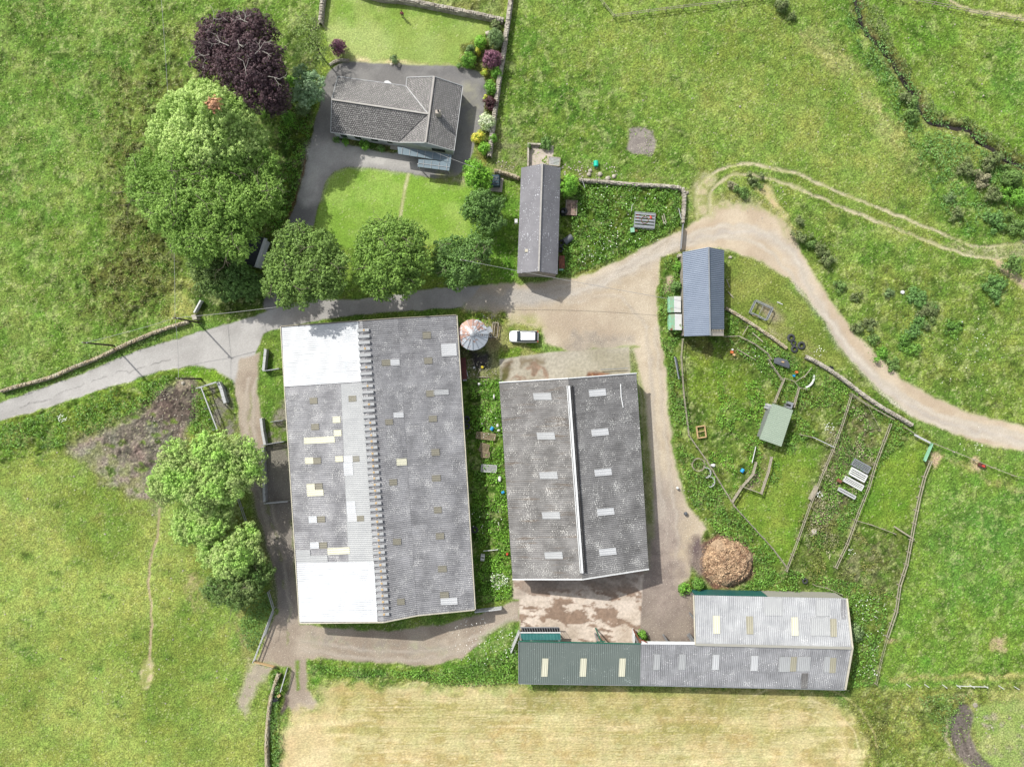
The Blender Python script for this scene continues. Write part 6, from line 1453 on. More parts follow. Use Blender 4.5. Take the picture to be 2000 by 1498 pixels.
MB().box((sc_.x + 2.55, sc_.y + .75, 3.6), (0.7, 0.9, 0.5), 0.4, 0.1).build('hatch', M_galv, t)
# ------------------------------------------------------------------ stone walls
def stone_wall(name, label, pts, w, h, mat, batter=0.75, stones=True, z0=-0.3):
    pts = smooth_line(pts, 4); wp = [P(x, y) for x, y in pts]
    mb = MB()
    # body: rough core
    L = 0; prev = None; core = []
    for i, p in enumerate(wp):
        a = wp[max(0, i - 1)]; b = wp[min(len(wp) - 1, i + 1)]; t = (b - a).normalized(); n_ = Vector((-t.y, t.x, 0))
        core.append((p, n_))
    vs = []; fs = []
    for p, n_ in core:
        vs += [p + n_ * w / 2 + Vector((0, 0, z0)), p - n_ * w / 2 + Vector((0, 0, z0)), p - n_ * w * batter * .42 + Vector((0, 0, h * .86)), p + n_ * w * batter * .42 + Vector((0, 0, h * .86))]
    for i in range(len(core) - 1):
        for k in range(4): fs.append((4 * i + k, 4 * i + (k + 1) % 4, 4 * i + 4 + (k + 1) % 4, 4 * i + 4 + k))
    mb.add(vs, fs)
    for i in range(len(wp) - 1):
        a, b = wp[i], wp[i + 1]; t = (b - a); ln = t.length
        if ln < 0.01: continue
        t.normalize(); n_ = Vector((-t.y, t.x, 0)); k = max(1, int(ln / 0.30)); ang = math.atan2(t.y, t.x)
        for j in range(k):
            p = a + t * (ln * (j + 0.5) / k)
            # cope stones on edge, side stones below
            for s_ in (-1, 1):
                if rnd.random() < 0.92:
                    mb.box(p + n_ * s_ * w * 0.17 * batter + n_ * rnd.uniform(-.05, .05) + Vector((0, 0, h * 0.9 + rnd.uniform(-.06, .06))), (rnd.uniform(.2, .38), rnd.uniform(.24, .42) * w, rnd.uniform(.15, .3)), ang + rnd.uniform(-.4, .4), .22)
                for zz in (0.2, 0.5, 0.74):
                    if rnd.random() < .8: mb.box(p + n_ * s_ * (w * .46 - w * .12 * zz) + Vector((0, 0, h * zz + rnd.uniform(-.05, .05))), (rnd.uniform(.22, .42), .16, rnd.uniform(.14, .26)), ang + rnd.uniform(-.15, .15), .2)
    return tag(mb.build(name, mat), label, 'wall')
stone_wall('stone_wall', 'long dry-stone wall running down the east side of the garden', [(1000, -30), (997, 10), (990, 60), (983, 110), (975, 160), (968, 210), (962, 260), (956, 310)], 0.75, 1.3, M_stone)
stone_wall('stone_wall', 'dry-stone wall along the top of the north lawn', [(690, -14), (740, 1), (790, 6), (850, 18), (900, 28), (950, 38), (984, 46)], 0.75, 1.25, M_stone)
stone_wall('stone_wall', 'short dry-stone wall at the north-west corner of the lawn', [(638, -20), (632, 10), (630, 30), (628, 52)], 0.65, 1.1, M_stone)
stone_wall('stone_wall', 'yellow-lichened roadside wall at the left', [(6, 764), (40, 754), (100, 738), (150, 717), (200, 697), (250, 673), (300, 652), (340, 638), (372, 629)], 0.5, 0.9, M_stoneL)
stone_wall('stone_wall', 'dry-stone wall along the top of the nettle plot', [(1130, 354), (1180, 358), (1240, 363), (1300, 366), (1328, 370)], 0.5, 0.95, M_stone)
stone_wall('stone_wall', 'short wall from the plot corner down to the lane gate', [(1331, 370), (1335, 385), (1334, 410), (1332, 438)], 0.5, 0.95, M_stone)
stone_wall('stone_wall', 'ruined narrow wall south-east of the blue shed', [(1416, 602), (1440, 616), (1480, 642), (1510, 662), (1535, 681)], 0.4, 0.6, M_stoneL)
stone_wall('stone_wall', 'dry-stone wall curving along the inner side of the lane', [(1570, 696), (1600, 712), (1640, 738), (1680, 769), (1720, 796), (1755, 816), (1778, 830)], 0.55, 0.9, M_stone)
stone_wall('stone_wall', 'short mossy wall joining the garden to the stone barn', [(966, 336), (985, 341), (1015, 351)], 0.5, 1.1, M_stoneL)
stone_wall('stone_wall', 'low dry-stone wall at the bottom left of the hay field', [(547, 1312), (538, 1335), (531, 1362), (526, 1400), (523, 1450), (525, 1515)], 0.5, 0.9, M_stoneL)
stone_wall('stone_kerb', 'low row of edging stones at the north-west driveway corner', [(645, 128), (655, 122), (668, 119), (682, 120)], 0.3, 0.3, M_stone)

# ------------------------------------------------------------------ fences, gates, rails
def fence(name, label, pts, h=1.1, gap=2.2, rails=(0.5, 1.0), mp=None, mr=None, pw=0.12, rw=0.07, cat='fence', stick=0.12):
    mp = mp or M_wood; mr = mr or M_wood
    t = thing(name, label, cat, tuple(P(*pts[0])))
    for a, b in zip(pts[:-1], pts[1:]):
        A_, B2 = P(*a), P(*b); ln = (B2 - A_).length; k = max(1, int(round(ln / gap)))
        for r_ in rails:
            MB().bar(A_ + Vector((0, 0, h * r_)), B2 + Vector((0, 0, h * r_)), rw, rw * 1.6).build('rail', mr, t)
        for i in range(k + (1 if b == pts[-1] else 0)):
            p = A_.lerp(B2, i / k); lean = Vector((rnd.uniform(-.06, .06), rnd.uniform(-.06, .06), 0))
            MB().bar(p + Vector((0, 0, -.2)), p + lean + Vector((0, 0, h + stick)), pw).build('post', mp, t)
    return t
def gate(name, label, a, b, h=1.15, bars=6, mat=None, w=0.06, leanv=(0, 0), cat='gate'):
    mat = mat or M_galv; A_, B2 = P(*a), P(*b); t = thing(name, label, cat, tuple(A_)); lv = Vector((leanv[0], leanv[1], 0))
    fr = MB()
    for p in (A_, B2): fr.bar(p + Vector((0, 0, .1)), p + lv + Vector((0, 0, h)), w * 1.5)
    fr.bar(A_ + Vector((0, 0, .12)), B2 + Vector((0, 0, .12)), w); fr.bar(A_ + lv + Vector((0, 0, h)), B2 + lv + Vector((0, 0, h)), w * 1.4)
    fr.bar(A_ + Vector((0, 0, .12)), B2 + lv + Vector((0, 0, h)), w * .8)
    fr.build('frame', mat, t)
    for k in range(1, bars): q = k / bars; MB().bar(A_ + lv * q + Vector((0, 0, .12 + (h - .12) * q)), B2 + lv * q + Vector((0, 0, .12 + (h - .12) * q)), w * .7).build('bar', mat, t)
    return t
def wallbar(name, label, a, b, w, h, mat, cat='wall', z=0):
    return tag(MB().bar(P(*a) + Vector((0, 0, h / 2 + z)), P(*b) + Vector((0, 0, h / 2 + z)), w, h).build(name, mat), label, cat)
gate('field_gate', 'long grey gate across the lane north-west of the blue shed', (1332, 442), (1328, 489), 1.2, 6, M_galv, 0.09, (-.12, 0))
tag(MB().box(P(1327, 500, .6), (.55, .45, 1.4), .1, .1).build('gate_pillar', M_stone), 'stone gate pillar at the corner of the blue shed', 'pillar')
gate('field_gate', 'pair of stacked grey gates on the fence below the blue shed', (1320, 698), (1328, 740), 1.2, 6, M_galv, 0.08, (-.5, 0))
gate('field_gate', 'pale blue gate running down from the lane corner in the east plots', (1817, 865), (1803, 898), 1.2, 5, M_mint, 0.09, (-.35, -.1))
tag(MB().bar(P(1786, 849, .9), P(1817, 865, .9), .28, .14).build('feed_barrier', M_pale), 'white feed barrier on the fence corner beside the lane', 'barrier')
gate('field_gate', 'white gate against the wall at the bottom left track', (562, 1303), (550, 1344), 1.2, 5, M_pale, 0.09, (.2, 0))
gate('field_gate', 'timber gate between pasture and track at the bottom left', (499, 1290), (538, 1300), 1.1, 4, M_tan, 0.09, (0, .25))
fence('pipe_fence', 'white pipe fence bending around the ivy bank below the sycamores', [(499, 1288), (538, 1185), (528, 1152)], 1.2, 3.0, (0.5, 1.0), M_pale, M_pale, .1, .09)
gate('field_gate', 'second white rail gate folded back along the pipe fence', (520, 1238), (536, 1193), 1.1, 4, M_pale, 0.06)
fence('pipe_fence', 'white pipe fence beside the track under the sycamores', [(466, 962), (486, 1020)], 1.2, 3.0, (0.5, 1.0), M_pale, M_pale, .08, .08)
fence('pipe_fence', 'white pipe fence glimpsed between the last two sycamores', [(503, 1082), (508, 1095)], 1.2, 3.0, (1.0,), M_pale, M_pale, .08, .08)
t = fence('loading_pen', 'pale rail pen beside the track mouth at the left', [(392, 758), (430, 746)], 1.5, 2.8, (0.5, 1.0), M_pale, M_pale, .12, .12)
MB().bar(P(393, 757, 1.5), P(424, 838, 1.5), .16).build('rail', M_pale, t); MB().bar(P(393, 757, .8), P(424, 838, .8), .1).build('rail', M_pale, t)
for f_ in (0.25, .5, .75, 1): q_ = P(393, 757).lerp(P(424, 838), f_); MB().bar(q_, q_ + Vector((0, 0, 1.5)), .1).build('post', M_pale, t)
def block_wall(label, pts, w=0.35, h=1.2):
    mb = MB()
    for a, b in zip(pts[:-1], pts[1:]):
        A_, B2 = P(*a), P(*b); k = max(1, int((B2 - A_).length / 1.1)); ang = math.atan2((B2 - A_).y, (B2 - A_).x)
        for i in range(k): mb.box(A_.lerp(B2, (i + .5) / k) + Vector((0, 0, h / 2 + rnd.uniform(-.02, .02))), ((B2 - A_).length / k - .04, w, h), ang + rnd.uniform(-.01, .01), .02)
    return tag(mb.build('block_wall', M_pale), label, 'wall')
block_wall('curved row of concrete blocks east of the pale rail pen', [(431, 747), (437, 760), (441, 775), (445, 787)], .5, 1.0)
block_wall('short block wall west of the big barn near its white north end', [(523, 682), (519, 724)], .4, 1.1)
block_wall('block wall beside the track, upper of the two pens west of the big barn', [(514, 816), (517, 842), (522, 868)], .4, 1.1)
block_wall('long block wall beside the track, lower of the two pens west of the big barn', [(517, 872), (519, 920), (521, 978)], .4, 1.1)
gate('pen_gate', 'rail from the short block wall to the big barn', (519, 725), (549, 720), 1.2, 6, M_galv, .07)
gate('pen_gate', 'upper rail gate between the block wall and the big barn', (534, 823), (557, 820), 1.3, 8, M_galv, .06)
gate('pen_gate', 'middle rail gate joining the two block pens to the big barn', (517, 868), (559, 861), 1.3, 8, M_galv, .08)
gate('pen_gate', 'lower rail closing the long block pen west of the big barn', (521, 981), (566, 977), 1.2, 5, M_pale, .1)
gate('yard_gate', 'white gate reaching east from the south-east corner of the big barn', (929, 1190), (979, 1184), 1.3, 5, M_pale, .14)
gate('yard_gate', 'white gate leaning beside the west wall of the green barn', (1013, 1230), (997, 1268), 1.2, 5, M_pale, .12, (.1, 0))
fence('timber_fence', 'timber fence along the track side of the fenced plots, north part', [(1331, 663), (1328, 697), (1333, 770), (1343, 850), (1375, 895), (1432, 988)], 1.1, 2.4)
fence('timber_fence', 'double rail fence from the plot corner down to the muck heap side', [(1432, 988), (1470, 1030), (1505, 1068), (1533, 1105)], 1.1, 1.8, (0.3, .6, 1.0))
fence('timber_fence', 'long fence between the grass plot and the weedy plot', [(1658, 772), (1640, 830), (1622, 878), (1600, 930), (1578, 985), (1555, 1050), (1532, 1112)], 1.1, 2.4)
fence('timber_fence', 'fence between the weedy plot and the green paddock strip', [(1734, 828), (1722, 860), (1705, 905), (1692, 950), (1672, 1000), (1650, 1060), (1628, 1106)], 1.1, 2.4)
fence('timber_fence', 'bent outer fence on the east side of the fenced plots', [(1812, 900), (1800, 930), (1790, 970), (1780, 1020), (1774, 1052), (1765, 1100), (1752, 1140), (1745, 1190), (1728, 1240)], 1.1, 2.2, (0.5, 1.0), None, None, .14, .09)
fence('wire_fence', 'thin fence running down to the long grey barn field corner', [(1728, 1240), (1716, 1285), (1706, 1332)], 1.0, 2.6, (0.6, 1.0), None, None, .09, .035)
fence('timber_fence', 'short cross fence inside the lower plots', [(1666, 1014), (1700, 1024), (1743, 1040)], .9, 2.0)
wallbar('fallen_rail', 'fallen timber propped against the outer plot fence', (1741, 1026), (1780, 1051), .2, .15, M_wood, 'timber', .7)
fence('timber_fence', 'fence along the inner side of the dry-stone lane wall', [(1658, 768), (1690, 790), (1740, 818)], .9, 2.4, (0.5, 1.0), None, None, .1, .06)
fence('wire_fence', 'thin curved fence inside the weedy plot', [(1663, 776), (1690, 792), (1715, 840)], .8, 2.6, (1.0,), None, None, .08, .03)
fence('wire_fence', 'thin fence from the white barrier towards the stone wall', [(1764, 835), (1786, 849)], .9, 2.4, (0.6, 1.0), None, None, .09, .04)
fence('wire_fence', 'post and wire fence following the lane to the right edge', [(1818, 865), (1860, 882), (1900, 898), (1935, 913), (1975, 928), (2050, 945)], 1.0, 2.6, (0.6, 1.0), None, None, .1, .04)
fence('white_rail', 'white rail joining the hut plot fence', [(1583, 853), (1623, 872)], 1.0, 3.2, (1.0,), M_pale, M_pale, .1, .1)
fence('timber_fence', 'weathered rail west of the white rail beside the hut', [(1560, 848), (1583, 853)], .9, 2.0)
fence('pen_fence', 'fenced race south of the hut, west side', [(1473, 902), (1467, 925), (1445, 950), (1427, 978)], 1.1, 1.8, (.5, 1.0), M_wood, M_wood, .14, .14)
fence('pen_fence', 'fenced race south of the hut, east side', [(1503, 892), (1497, 920), (1483, 962)], 1.1, 1.6, (.5, 1.0), M_wood, M_wood, .14, .14)
fence('pen_fence', 'cross rail closing the south end of the fenced race', [(1445, 948), (1483, 962)], 1.1, 1.6, (.5, 1.0), M_wood, M_wood, .1, .1)
gate('hurdle', 'white criss-cross hurdle south-west of the hut', (1476, 872), (1469, 902), 1.1, 4, M_cwhite, .07, (-.4, 0), 'hurdle')
fence('pen_fence', 'rails from the hut up to the north, west side', [(1509, 786), (1520, 758), (1528, 739)], 1.1, 1.8, (.5, 1.0), M_wood, M_wood, .12, .1)
fence('pen_fence', 'rails from the hut up to the north, east side', [(1546, 795), (1556, 758)], 1.1, 1.8, (.5, 1.0), M_wood, M_wood, .12, .1)
fence('pen_fence', 'curved top rail north of the hut', [(1528, 739), (1545, 744), (1556, 757), (1570, 760)], 1.0, 2.0, (1.0,), M_wood, M_wood, .1, .06)
fence('pen_fence', 'doubled rails from the hut pen to the dark trough', [(1524, 742), (1505, 715), (1497, 702)], 1.0, 2.0, (.5, 1.0), M_wood, M_wood, .1, .08)
fence('pen_fence', 'rail fence curving from the blue shed to the dark trough', [(1413, 658), (1440, 657), (1470, 672), (1495, 690), (1503, 702)], 1.0, 1.8, (.5, 1.0), M_wood, M_wood, .1, .07)
wallbar('fallen_rail', 'single rail lying in the grass between blue shed and dark trough', (1437, 682), (1473, 703), .1, .1, M_wood, 'timber', .5)
wallbar('fallen_rail', 'crossed timber leaning behind the collapsed pen', (1448, 655), (1459, 637), .1, .1, M_wood, 'timber', .5)
wallbar('fallen_rail', 'pair of poles below the ruined narrow wall', (1467, 650), (1488, 668), .14, .1, M_wood, 'timber', .4)
wallbar('fallen_rail', 'pole right of the dark trough in the weeds', (1582, 718), (1566, 738), .1, .1, M_wood, 'timber', .6)
wallbar('fallen_rail', 'long thin pole beneath the white arc in the weeds', (1550, 746), (1568, 734), .08, .1, M_wood, 'timber', .6)
wallbar('plank', 'pale plank lying at the blue shed east wall, upper', (1418, 546), (1424, 562), .12, .1, M_wood, 'plank', .2)
wallbar('plank', 'pale plank lying at the blue shed east wall, lower', (1421, 570), (1431, 582), .12, .1, M_wood, 'plank', .2)
wallbar('plank', 'small white plank on the grass above the metal frame crate', (1517, 590), (1528, 595), .1, .06, M_cwhite, 'plank', .1)
fence('wire_fence', 'post and wire fence along the top of the meadow', [(1160, -10), (1198, 36), (1300, 22), (1400, 10), (1450, 3), (1520, -4)], 1.0, 2.6, (0.5, 1.0), None, None, .1, .05)
fence('wire_fence', 'post and wire fence crossing the meadow beyond the stream', [(1725, -4), (1790, 6), (1850, 18), (1920, 33), (2040, 52)], 1.0, 2.6, (0.5, 1.0), None, None, .1, .05)
fence('wire_fence', 'white-post fence right of the long grey barn', [(1770, 1335), (1840, 1336), (1920, 1337), (2040, 1342)], 1.1, 2.3, (), M_cwhite, None, .09)
wallbar('fallen_rail', 'white rail resting on the white-post fence', (1862, 1334), (1922, 1336), .08, .08, M_cwhite, 'rail', .9)
fence('wire_fence', 'weathered fence piece behind the grey barn', [(1587, 1140), (1612, 1146), (1640, 1158)], .8, 2.0, (1.0,), None, None, .09, .06)
wallbar('field_rail', 'white gate-rail standing at the roadside wall end', (397, 588), (384, 612), .22, 1.0, M_cwhite, 'rail')
tag(MB().box(P(383, 620, .7), (.7, .8, 1.4), .3, .1).build('gate_pillar', M_stone), 'stone pillar at the end of the roadside wall', 'pillar')
fence('timber_fence', 'low rail fence east of the stone barn by the bright tree', [(1137, 358), (1141, 370)], .9, 1.0, (1.0,), M_pale, M_pale, .08, .06)

# ------------------------------------------------------------------ poles and cables
POLES = []
for (bx, by, tx, ty, lab) in ((393, 740, 347, 737, 'utility pole at the mouth of the farm track'), (222, 675, 165, 673, 'utility pole behind the roadside wall'), (387, 630, 344, 627, 'utility pole beside the stone pillar'), (912, 527, 906, 522, 'utility pole rising through the dark lane-side tree')):
    a = P(bx, by); hgt = 7.6 if lab[-4:] != 'tree' else 8.6
    t = thing('utility_pole', lab, 'pole', tuple(a), 'utility poles')
    MB().tube([a + Vector((0, 0, -.2)), a + Vector((0, 0, hgt))], .15, 10, .11).build('pole', mat_plain('tarred_pole', (96, 84, 76), .9, .2, 3) if not POLES else POLES[0][1], t)
    if not POLES: PM = bpy.data.materials['tarred_pole']
    MB().bar(a + Vector((-.45, .1, hgt - .3)), a + Vector((.45, -.1, hgt - .3)), .1).build('crossarm', PM, t)
    for s_ in (-.35, .35): MB().lathe(a + Vector((s_, -.1 * s_, hgt - .25)), [(.05, 0), (.07, .06), (.04, .12), (0, .14)], 8).build('insulator', M_cwhite, t)
    POLES.append((a + Vector((0, 0, hgt - .15)), PM))
M_cable = mat_plain('pale_cable', (170, 170, 168), .6, .1)
def cable(label, pts, r=.03):
    return tag(MB().tube(pts, r, 5).build('overhead_cable', M_cable), label, 'cable')
def sag(a, b, d, n=14): return [a.lerp(b, i / n) - Vector((0, 0, 4 * d * (i / n) * (1 - i / n))) for i in range(n + 1)]
cable('overhead cable running up the left pasture to the top edge', sag(POLES[2][0], P(312, -40, 7.4), 1.0, 24), .028)
cable('overhead cable crossing the lane between two poles', sag(POLES[2][0], POLES[0][0], .3), .028)
cable('overhead cable from the roadside pole to the pole by the stone pillar', sag(POLES[1][0], POLES[2][0], .6), .025)
cable('overhead cable from the stone pillar pole into the lane-side trees', sag(POLES[2][0], P(540, 600, 6.6), .5), .035)
cable('overhead cable from the tree-top pole across the yard', sag(POLES[3][0], P(1330, 588, 3.2), .6, 24), .03)
cable('service cable from the bungalow porch to the garden tree', sag(P(812, 282, 3.1), P(934, 330, 4.6), .3), .025)
# ------------------------------------------------------------------ car
cc = P(1023, 658, 0.0); Lc, Wc = 4.6, 1.92
t = thing('parked_car', 'white estate car parked on the grass edge beside the silo', 'car', tuple(cc), rotz=math.radians(-0.5))
ORG[t.name] = Vector((0, 0, 0))
def loft(secs):
    """secs: (x, halfwidth, zlow, zhigh, crown) rings -> body"""
    mb = MB(); n = 10
    for (x, hw, z0, z1, cr) in secs:
        ring = [(-1, 0), (-1, .45), (-.93, .8), (-.8, .95), (-.4, 1.0), (.4, 1.0), (.8, .95), (.93, .8), (1, .45), (1, 0)]
        for (u, v) in ring: mb.v.append((x, u * hw, z0 + (z1 - z0) * v + cr * (1 - u * u)))
    for i in range(len(secs) - 1):
        for k in range(n): mb.f.append((i * n + k, i * n + (k + 1) % n, (i + 1) * n + (k + 1) % n, (i + 1) * n + k))
    mb.f.append(tuple(range(n))[::-1]); mb.f.append(tuple((len(secs) - 1) * n + k for k in range(n)))
    return mb
M_car, n_, b_ = newmat('white_car_paint'); b_.inputs['Base Color'].default_value = (.80, .81, .82, 1); b_.inputs['Roughness'].default_value = .25; b_.inputs['Coat Weight'].default_value = .6
# nose to the left (-x)
loft([(-2.3, .50, .35, .62, .02), (-2.22, .72, .30, .74, .03), (-2.0, .86, .26, .84, .04), (-1.6, .93, .24, .93, .05), (-1.1, .95, .24, 1.0, .05), (-.7, .96, .24, 1.02, .03), (0, .96, .24, 1.03, .02), (1.2, .95, .24, 1.03, .02), (1.9, .93, .26, 1.0, .02), (2.2, .84, .30, .96, .02), (2.3, .70, .36, .86, .02)]).build('body', M_car, t, True)
loft([(-1.12, .80, .98, 1.02, .0), (-.45, .86, .98, 1.48, .02), (.6, .87, .98, 1.51, .02), (1.7, .84, .98, 1.47, .02), (2.16, .80, .95, 1.05, .0)]).build('glasshouse', M_glass, t, True)
MB().add(*(lambda m_: (m_.v, m_.f))(loft([(-.50, .60, 1.45, 1.52, .03), (-.3, .68, 1.46, 1.56, .03), (.6, .69, 1.48, 1.58, .03), (1.6, .66, 1.46, 1.56, .03), (1.78, .60, 1.43, 1.52, .02)]))).build('roof', M_car, t, True)
for s_ in (-1, 1):
    MB().bar((-.35, s_ * .60, 1.61), (1.5, s_ * .58, 1.60), .05).build('roof_rail', M_galv, t)
    MB().box((-.78, s_ * 1.03, 1.02), (.14, .2, .13), 0, .1).build('door_mirror', M_black, t)
    MB().box((-2.12, s_ * .68, .72), (.22, .3, .12), s_ * .4).build('headlight', M_galv, t)
    MB().box((2.2, s_ * .78, .92), (.12, .22, .22), 0).build('tail_light', M_redpl, t)
    for x in (-1.42, 1.4):
        w_ = MB(); w_.torus((0, 0, 0), .24, .1, 18, 8, 1.0); w_.v = [(x + a, s_ * .88 + c_ * 1.0, .33 + b) for a, b, c_ in w_.v]
        wo_ = w_.build('wheel', M_tyre, t, True)
        MB().tube([(x, s_ * .84, .33), (x, s_ * .95, .33)], .2, 14).build('rim', M_galv, wo_)
# ------------------------------------------------------------------ feed bins
for (x, y, lab) in ((1313, 597, 'upper of the two green and white roofed bins beside the blue shed'), (1314.5, 631, 'lower of the two green and white roofed bins, with a rusty corner')):
    c = P(x, y, 0); t = thing('feed_bin', lab, 'bin', tuple(c), 'feed bins beside the blue shed')
    h1, h2 = 1.6, 1.9
    vs = []; bx_ = [(-.95, -1.2), (.95, -1.2), (.95, 1.2), (-.95, 1.2)]
    walls('wall', [(c.x + a * .92, c.y + b * .92, 1.45) for a, b in bx_], M_mint, t)
    slab('roof', [c + Vector((-.98, -1.25, 1.3)), c + Vector((-.15, -1.25, 1.85)), c + Vector((-.15, 1.25, 1.85)), c + Vector((-.98, 1.25, 1.3))], mat_plain('chipped_green_sheet', (104, 168, 138), .6, .15, 2.0, c2=(150, 150, 120)) if y < 600 else bpy.data.materials['chipped_green_sheet'], t, .05)['label'] = 'green roof slope'
    slab('roof', [c + Vector((-.15, -1.25, 1.85)), c + Vector((.98, -1.25, 1.65)), c + Vector((.98, 1.25, 1.65)), c + Vector((-.15, 1.25, 1.85))], M_cwhite, t, .05)['label'] = 'white roof slope'
    if y > 600: MB().box(c + Vector((-.55, -1.1, 1.62)), (.5, .3, .05)).build('rust_patch', M_rust, t)
# ------------------------------------------------------------------ tyres
def tyre(x, y, r, label, z=.14, grp='tyres lying on the grass'):
    t = thing('tyre', label, 'tyre', tuple(P(x, y)), grp); c = P(x, y); zz = ground_h(c.x, c.y) + z
    o = MB().torus((c.x, c.y, zz), r * .74, r * .30, 24, 10, .8).build('tread', M_tyre, t, True)
    MB().torus((c.x, c.y, zz + r * .2), r * .55, r * .06, 20, 6, .8).build('rim_bead', M_black, t, True)
tyre(1544, 660, .62, 'northernmost tyre of the pile beside the lane', .2); tyre(1564, 675, .62, 'easternmost tyre of the pile, its middle showing grass', .22)
tyre(1550.5, 682, .55, 'southernmost tyre of the pile', .2); tyre(1549, 670, .45, 'half-buried tyre in the middle of the pile', .12)
tyre(1570, 1133, .45, 'dark tyre sunk in the weeds behind the long grey barn', .4); tyre(927, 1033, .55, 'tyre in the weeds against the big barn, facing the middle barn', .35)
tyre(912, 818, .5, 'dark tyre in the shade of the big barn, upper', .3); tyre(912, 832, .5, 'dark tyre in the shade of the big barn, lower', .3)
tyre(1096, 476, .5, 'upper tyre leaning at the stone barn east wall', .4); tyre(1094, 488, .5, 'lower tyre leaning at the stone barn east wall', .3)
# ------------------------------------------------------------------ round feeders, arcs
def ring_(x, y, r, label, mat, h=.7, a0=0, a1=6.2832, cat='feeder', w=.05):
    t = thing('ring_feeder', label, cat, tuple(P(x, y))); c = P(x, y); z0 = ground_h(c.x, c.y)
    n = 28; pt = lambda z: [c + Vector((r * math.cos(a0 + (a1 - a0) * i / n), r * math.sin(a0 + (a1 - a0) * i / n), z0 + z)) for i in range(n + 1)]
    MB().tube(pt(h), w, 6).build('hoop', mat, t); MB().tube(pt(.1), w, 6).build('hoop', mat, t)
    for i in range(0, n + 1, 4):
        p = pt(0)[i]; MB().bar(p, p + Vector((0, 0, h)), w).build('upright', mat, t)
ring_(1363, 907, 1.0, 'rusty round feeder hoop on the weedy verge', M_wood, .6)
ring_(1376, 922, .8, 'upper pale half ring beside the plot fence', M_pale, .7, -1.5, 1.7, w=.06); ring_(1384, 940, .8, 'lower pale half ring beside the plot fence', M_pale, .7, -1.6, 1.7, w=.06)
ring_(1567, 736, 1.75, 'large white arc of plastic lying in the weeds', M_cwhite, .3, -1.35, .15, 'arc', .14)
# ------------------------------------------------------------------ crates, frames, pallets
def frame(name, label, c, w, l, rz, h, mat, cat='crate', b=.1, slats=0, mats=None, zg=0.0):
    p = P(*c); t = thing(name, label, cat, tuple(p)); ca, sa = math.cos(rz), math.sin(rz); z0 = ground_h(p.x, p.y) + zg
    X = lambda x, y, z: Vector((p.x + x * ca - y * sa, p.y + x * sa + y * ca, z0 + z))
    cs = [(-w / 2, -l / 2), (w / 2, -l / 2), (w / 2, l / 2), (-w / 2, l / 2)]
    for z in ((.08, h) if h > .3 else (h,)):
        mb = MB()
        for i in range(4): mb.bar(X(*cs[i], z), X(*cs[(i + 1) % 4], z), b)
        mb.build('rim', mat, t)
    if h > .3:
        for q_ in cs: MB().bar(X(*q_, 0), X(*q_, h), b).build('upright', mat, t)
    for k in range(slats):
        y_ = -l / 2 + l * (k + .5) / slats; MB().bar(X(-w / 2, y_, h), X(w / 2, y_, h), l / slats * .6, .04).build('slat', mats or mat, t)
    return t, X
t, X = frame('metal_crate', 'galvanised frame crate on the grass beside the ruined wall', (1484, 607), 2.9, 2.1, -.45, .9, M_galv, b=.12); MB().bar(X(0, -1.05, .5), X(0, 1.05, .5), .06).build('brace', M_galv, t); MB().bar(X(-.9, -1.3, .5), X(.6, -.9, .6), .1).build('plank', M_tan, t)
t, X = frame('wooden_crate', 'tan timber frame lying in the plot beside the track fence', (1368, 843), 1.3, 1.8, .14, .4, M_tan, 'frame', .14); MB().bar(X(-.65, .1, .3), X(.65, .1, .3), .1).build('crossbar', M_tan, t)
t, X = frame('cattle_rack', 'narrow timber cattle rack between silo and car', (967, 645), .85, 2.3, -.1, .6, M_wood, 'rack', .12); MB().bar(X(-.1, -1, .5), X(-.1, 1.1, .5), .09).build('crossbar', M_wood, t)
t, X = frame('junk_cage', 'square metal cage with red drums in the nettle plot', (1257, 433), 3.2, 2.4, -.08, .9, M_galv, 'cage', .09, 5, M_galv)
tag(MB().tube([X(-1.05, .2, .5), X(-1.05, .95, .5)], .28, 12).build('drum', M_redpl), 'dull red drum standing in the cage of the nettle plot', 'drum')
tag(MB().tube([X(.7, .3, .5), X(1.1, .65, .8)], .3, 12).build('drum', M_redpl), 'bright orange-red drum tilted in the cage of the nettle plot', 'drum')
tag(MB().torus(X(0, 0, .95), .55, .05, 22, 6).build('hoop', M_rust, None, True), 'rusty hoop lying on the cage in the nettle plot', 'hoop')
wallbar('plank', 'rusty beam behind the cage in the nettle plot', (1268, 420), (1280, 424), .2, .15, M_rust, 'beam', .7)
wallbar('plank', 'plank standing right of the cage, left one', (1294, 420), (1299, 438), .12, .1, M_wood, 'plank', .7); wallbar('plank', 'plank standing right of the cage, right one', (1291, 424), (1295, 440), .12, .1, M_wood, 'plank', .7)
wallbar('plank', 'thin pale post by the wall of the nettle plot', (1323, 410), (1328, 430), .08, .1, M_pale, 'plank', .8); wallbar('plank', 'thin pale stake beside the cage in the nettles', (1231, 416), (1233, 402), .06, .1, M_pale, 'stake', .8)
tag(MB().box(P(1235, 450, .6), (.6, .7, .5), .1).build('box', M_mint), 'mint green box below the cage in the nettle plot', 'box')
tag(MB().box(P(1242, 451, .6), (.5, .25, .2), -.1).build('box', M_rust), 'small rusty box beside the mint green box', 'box')
t = thing('water_tank', 'dark grey cylinder tank lying beside the stone barn', 'tank', tuple(P(1107, 467)))
a, b = P(1102, 473, .6), P(1117, 463, .6); MB().tube([a, b], .55, 20).build('shell', M_grey, t, False); MB().tube([b, b + (b - a).normalized() * .05], .42, 16).build('end_cap', M_black, t)
t = thing('black_tank', 'black wedge-shaped tank against the stone barn wall', 'tank', tuple(P(1101, 415)))
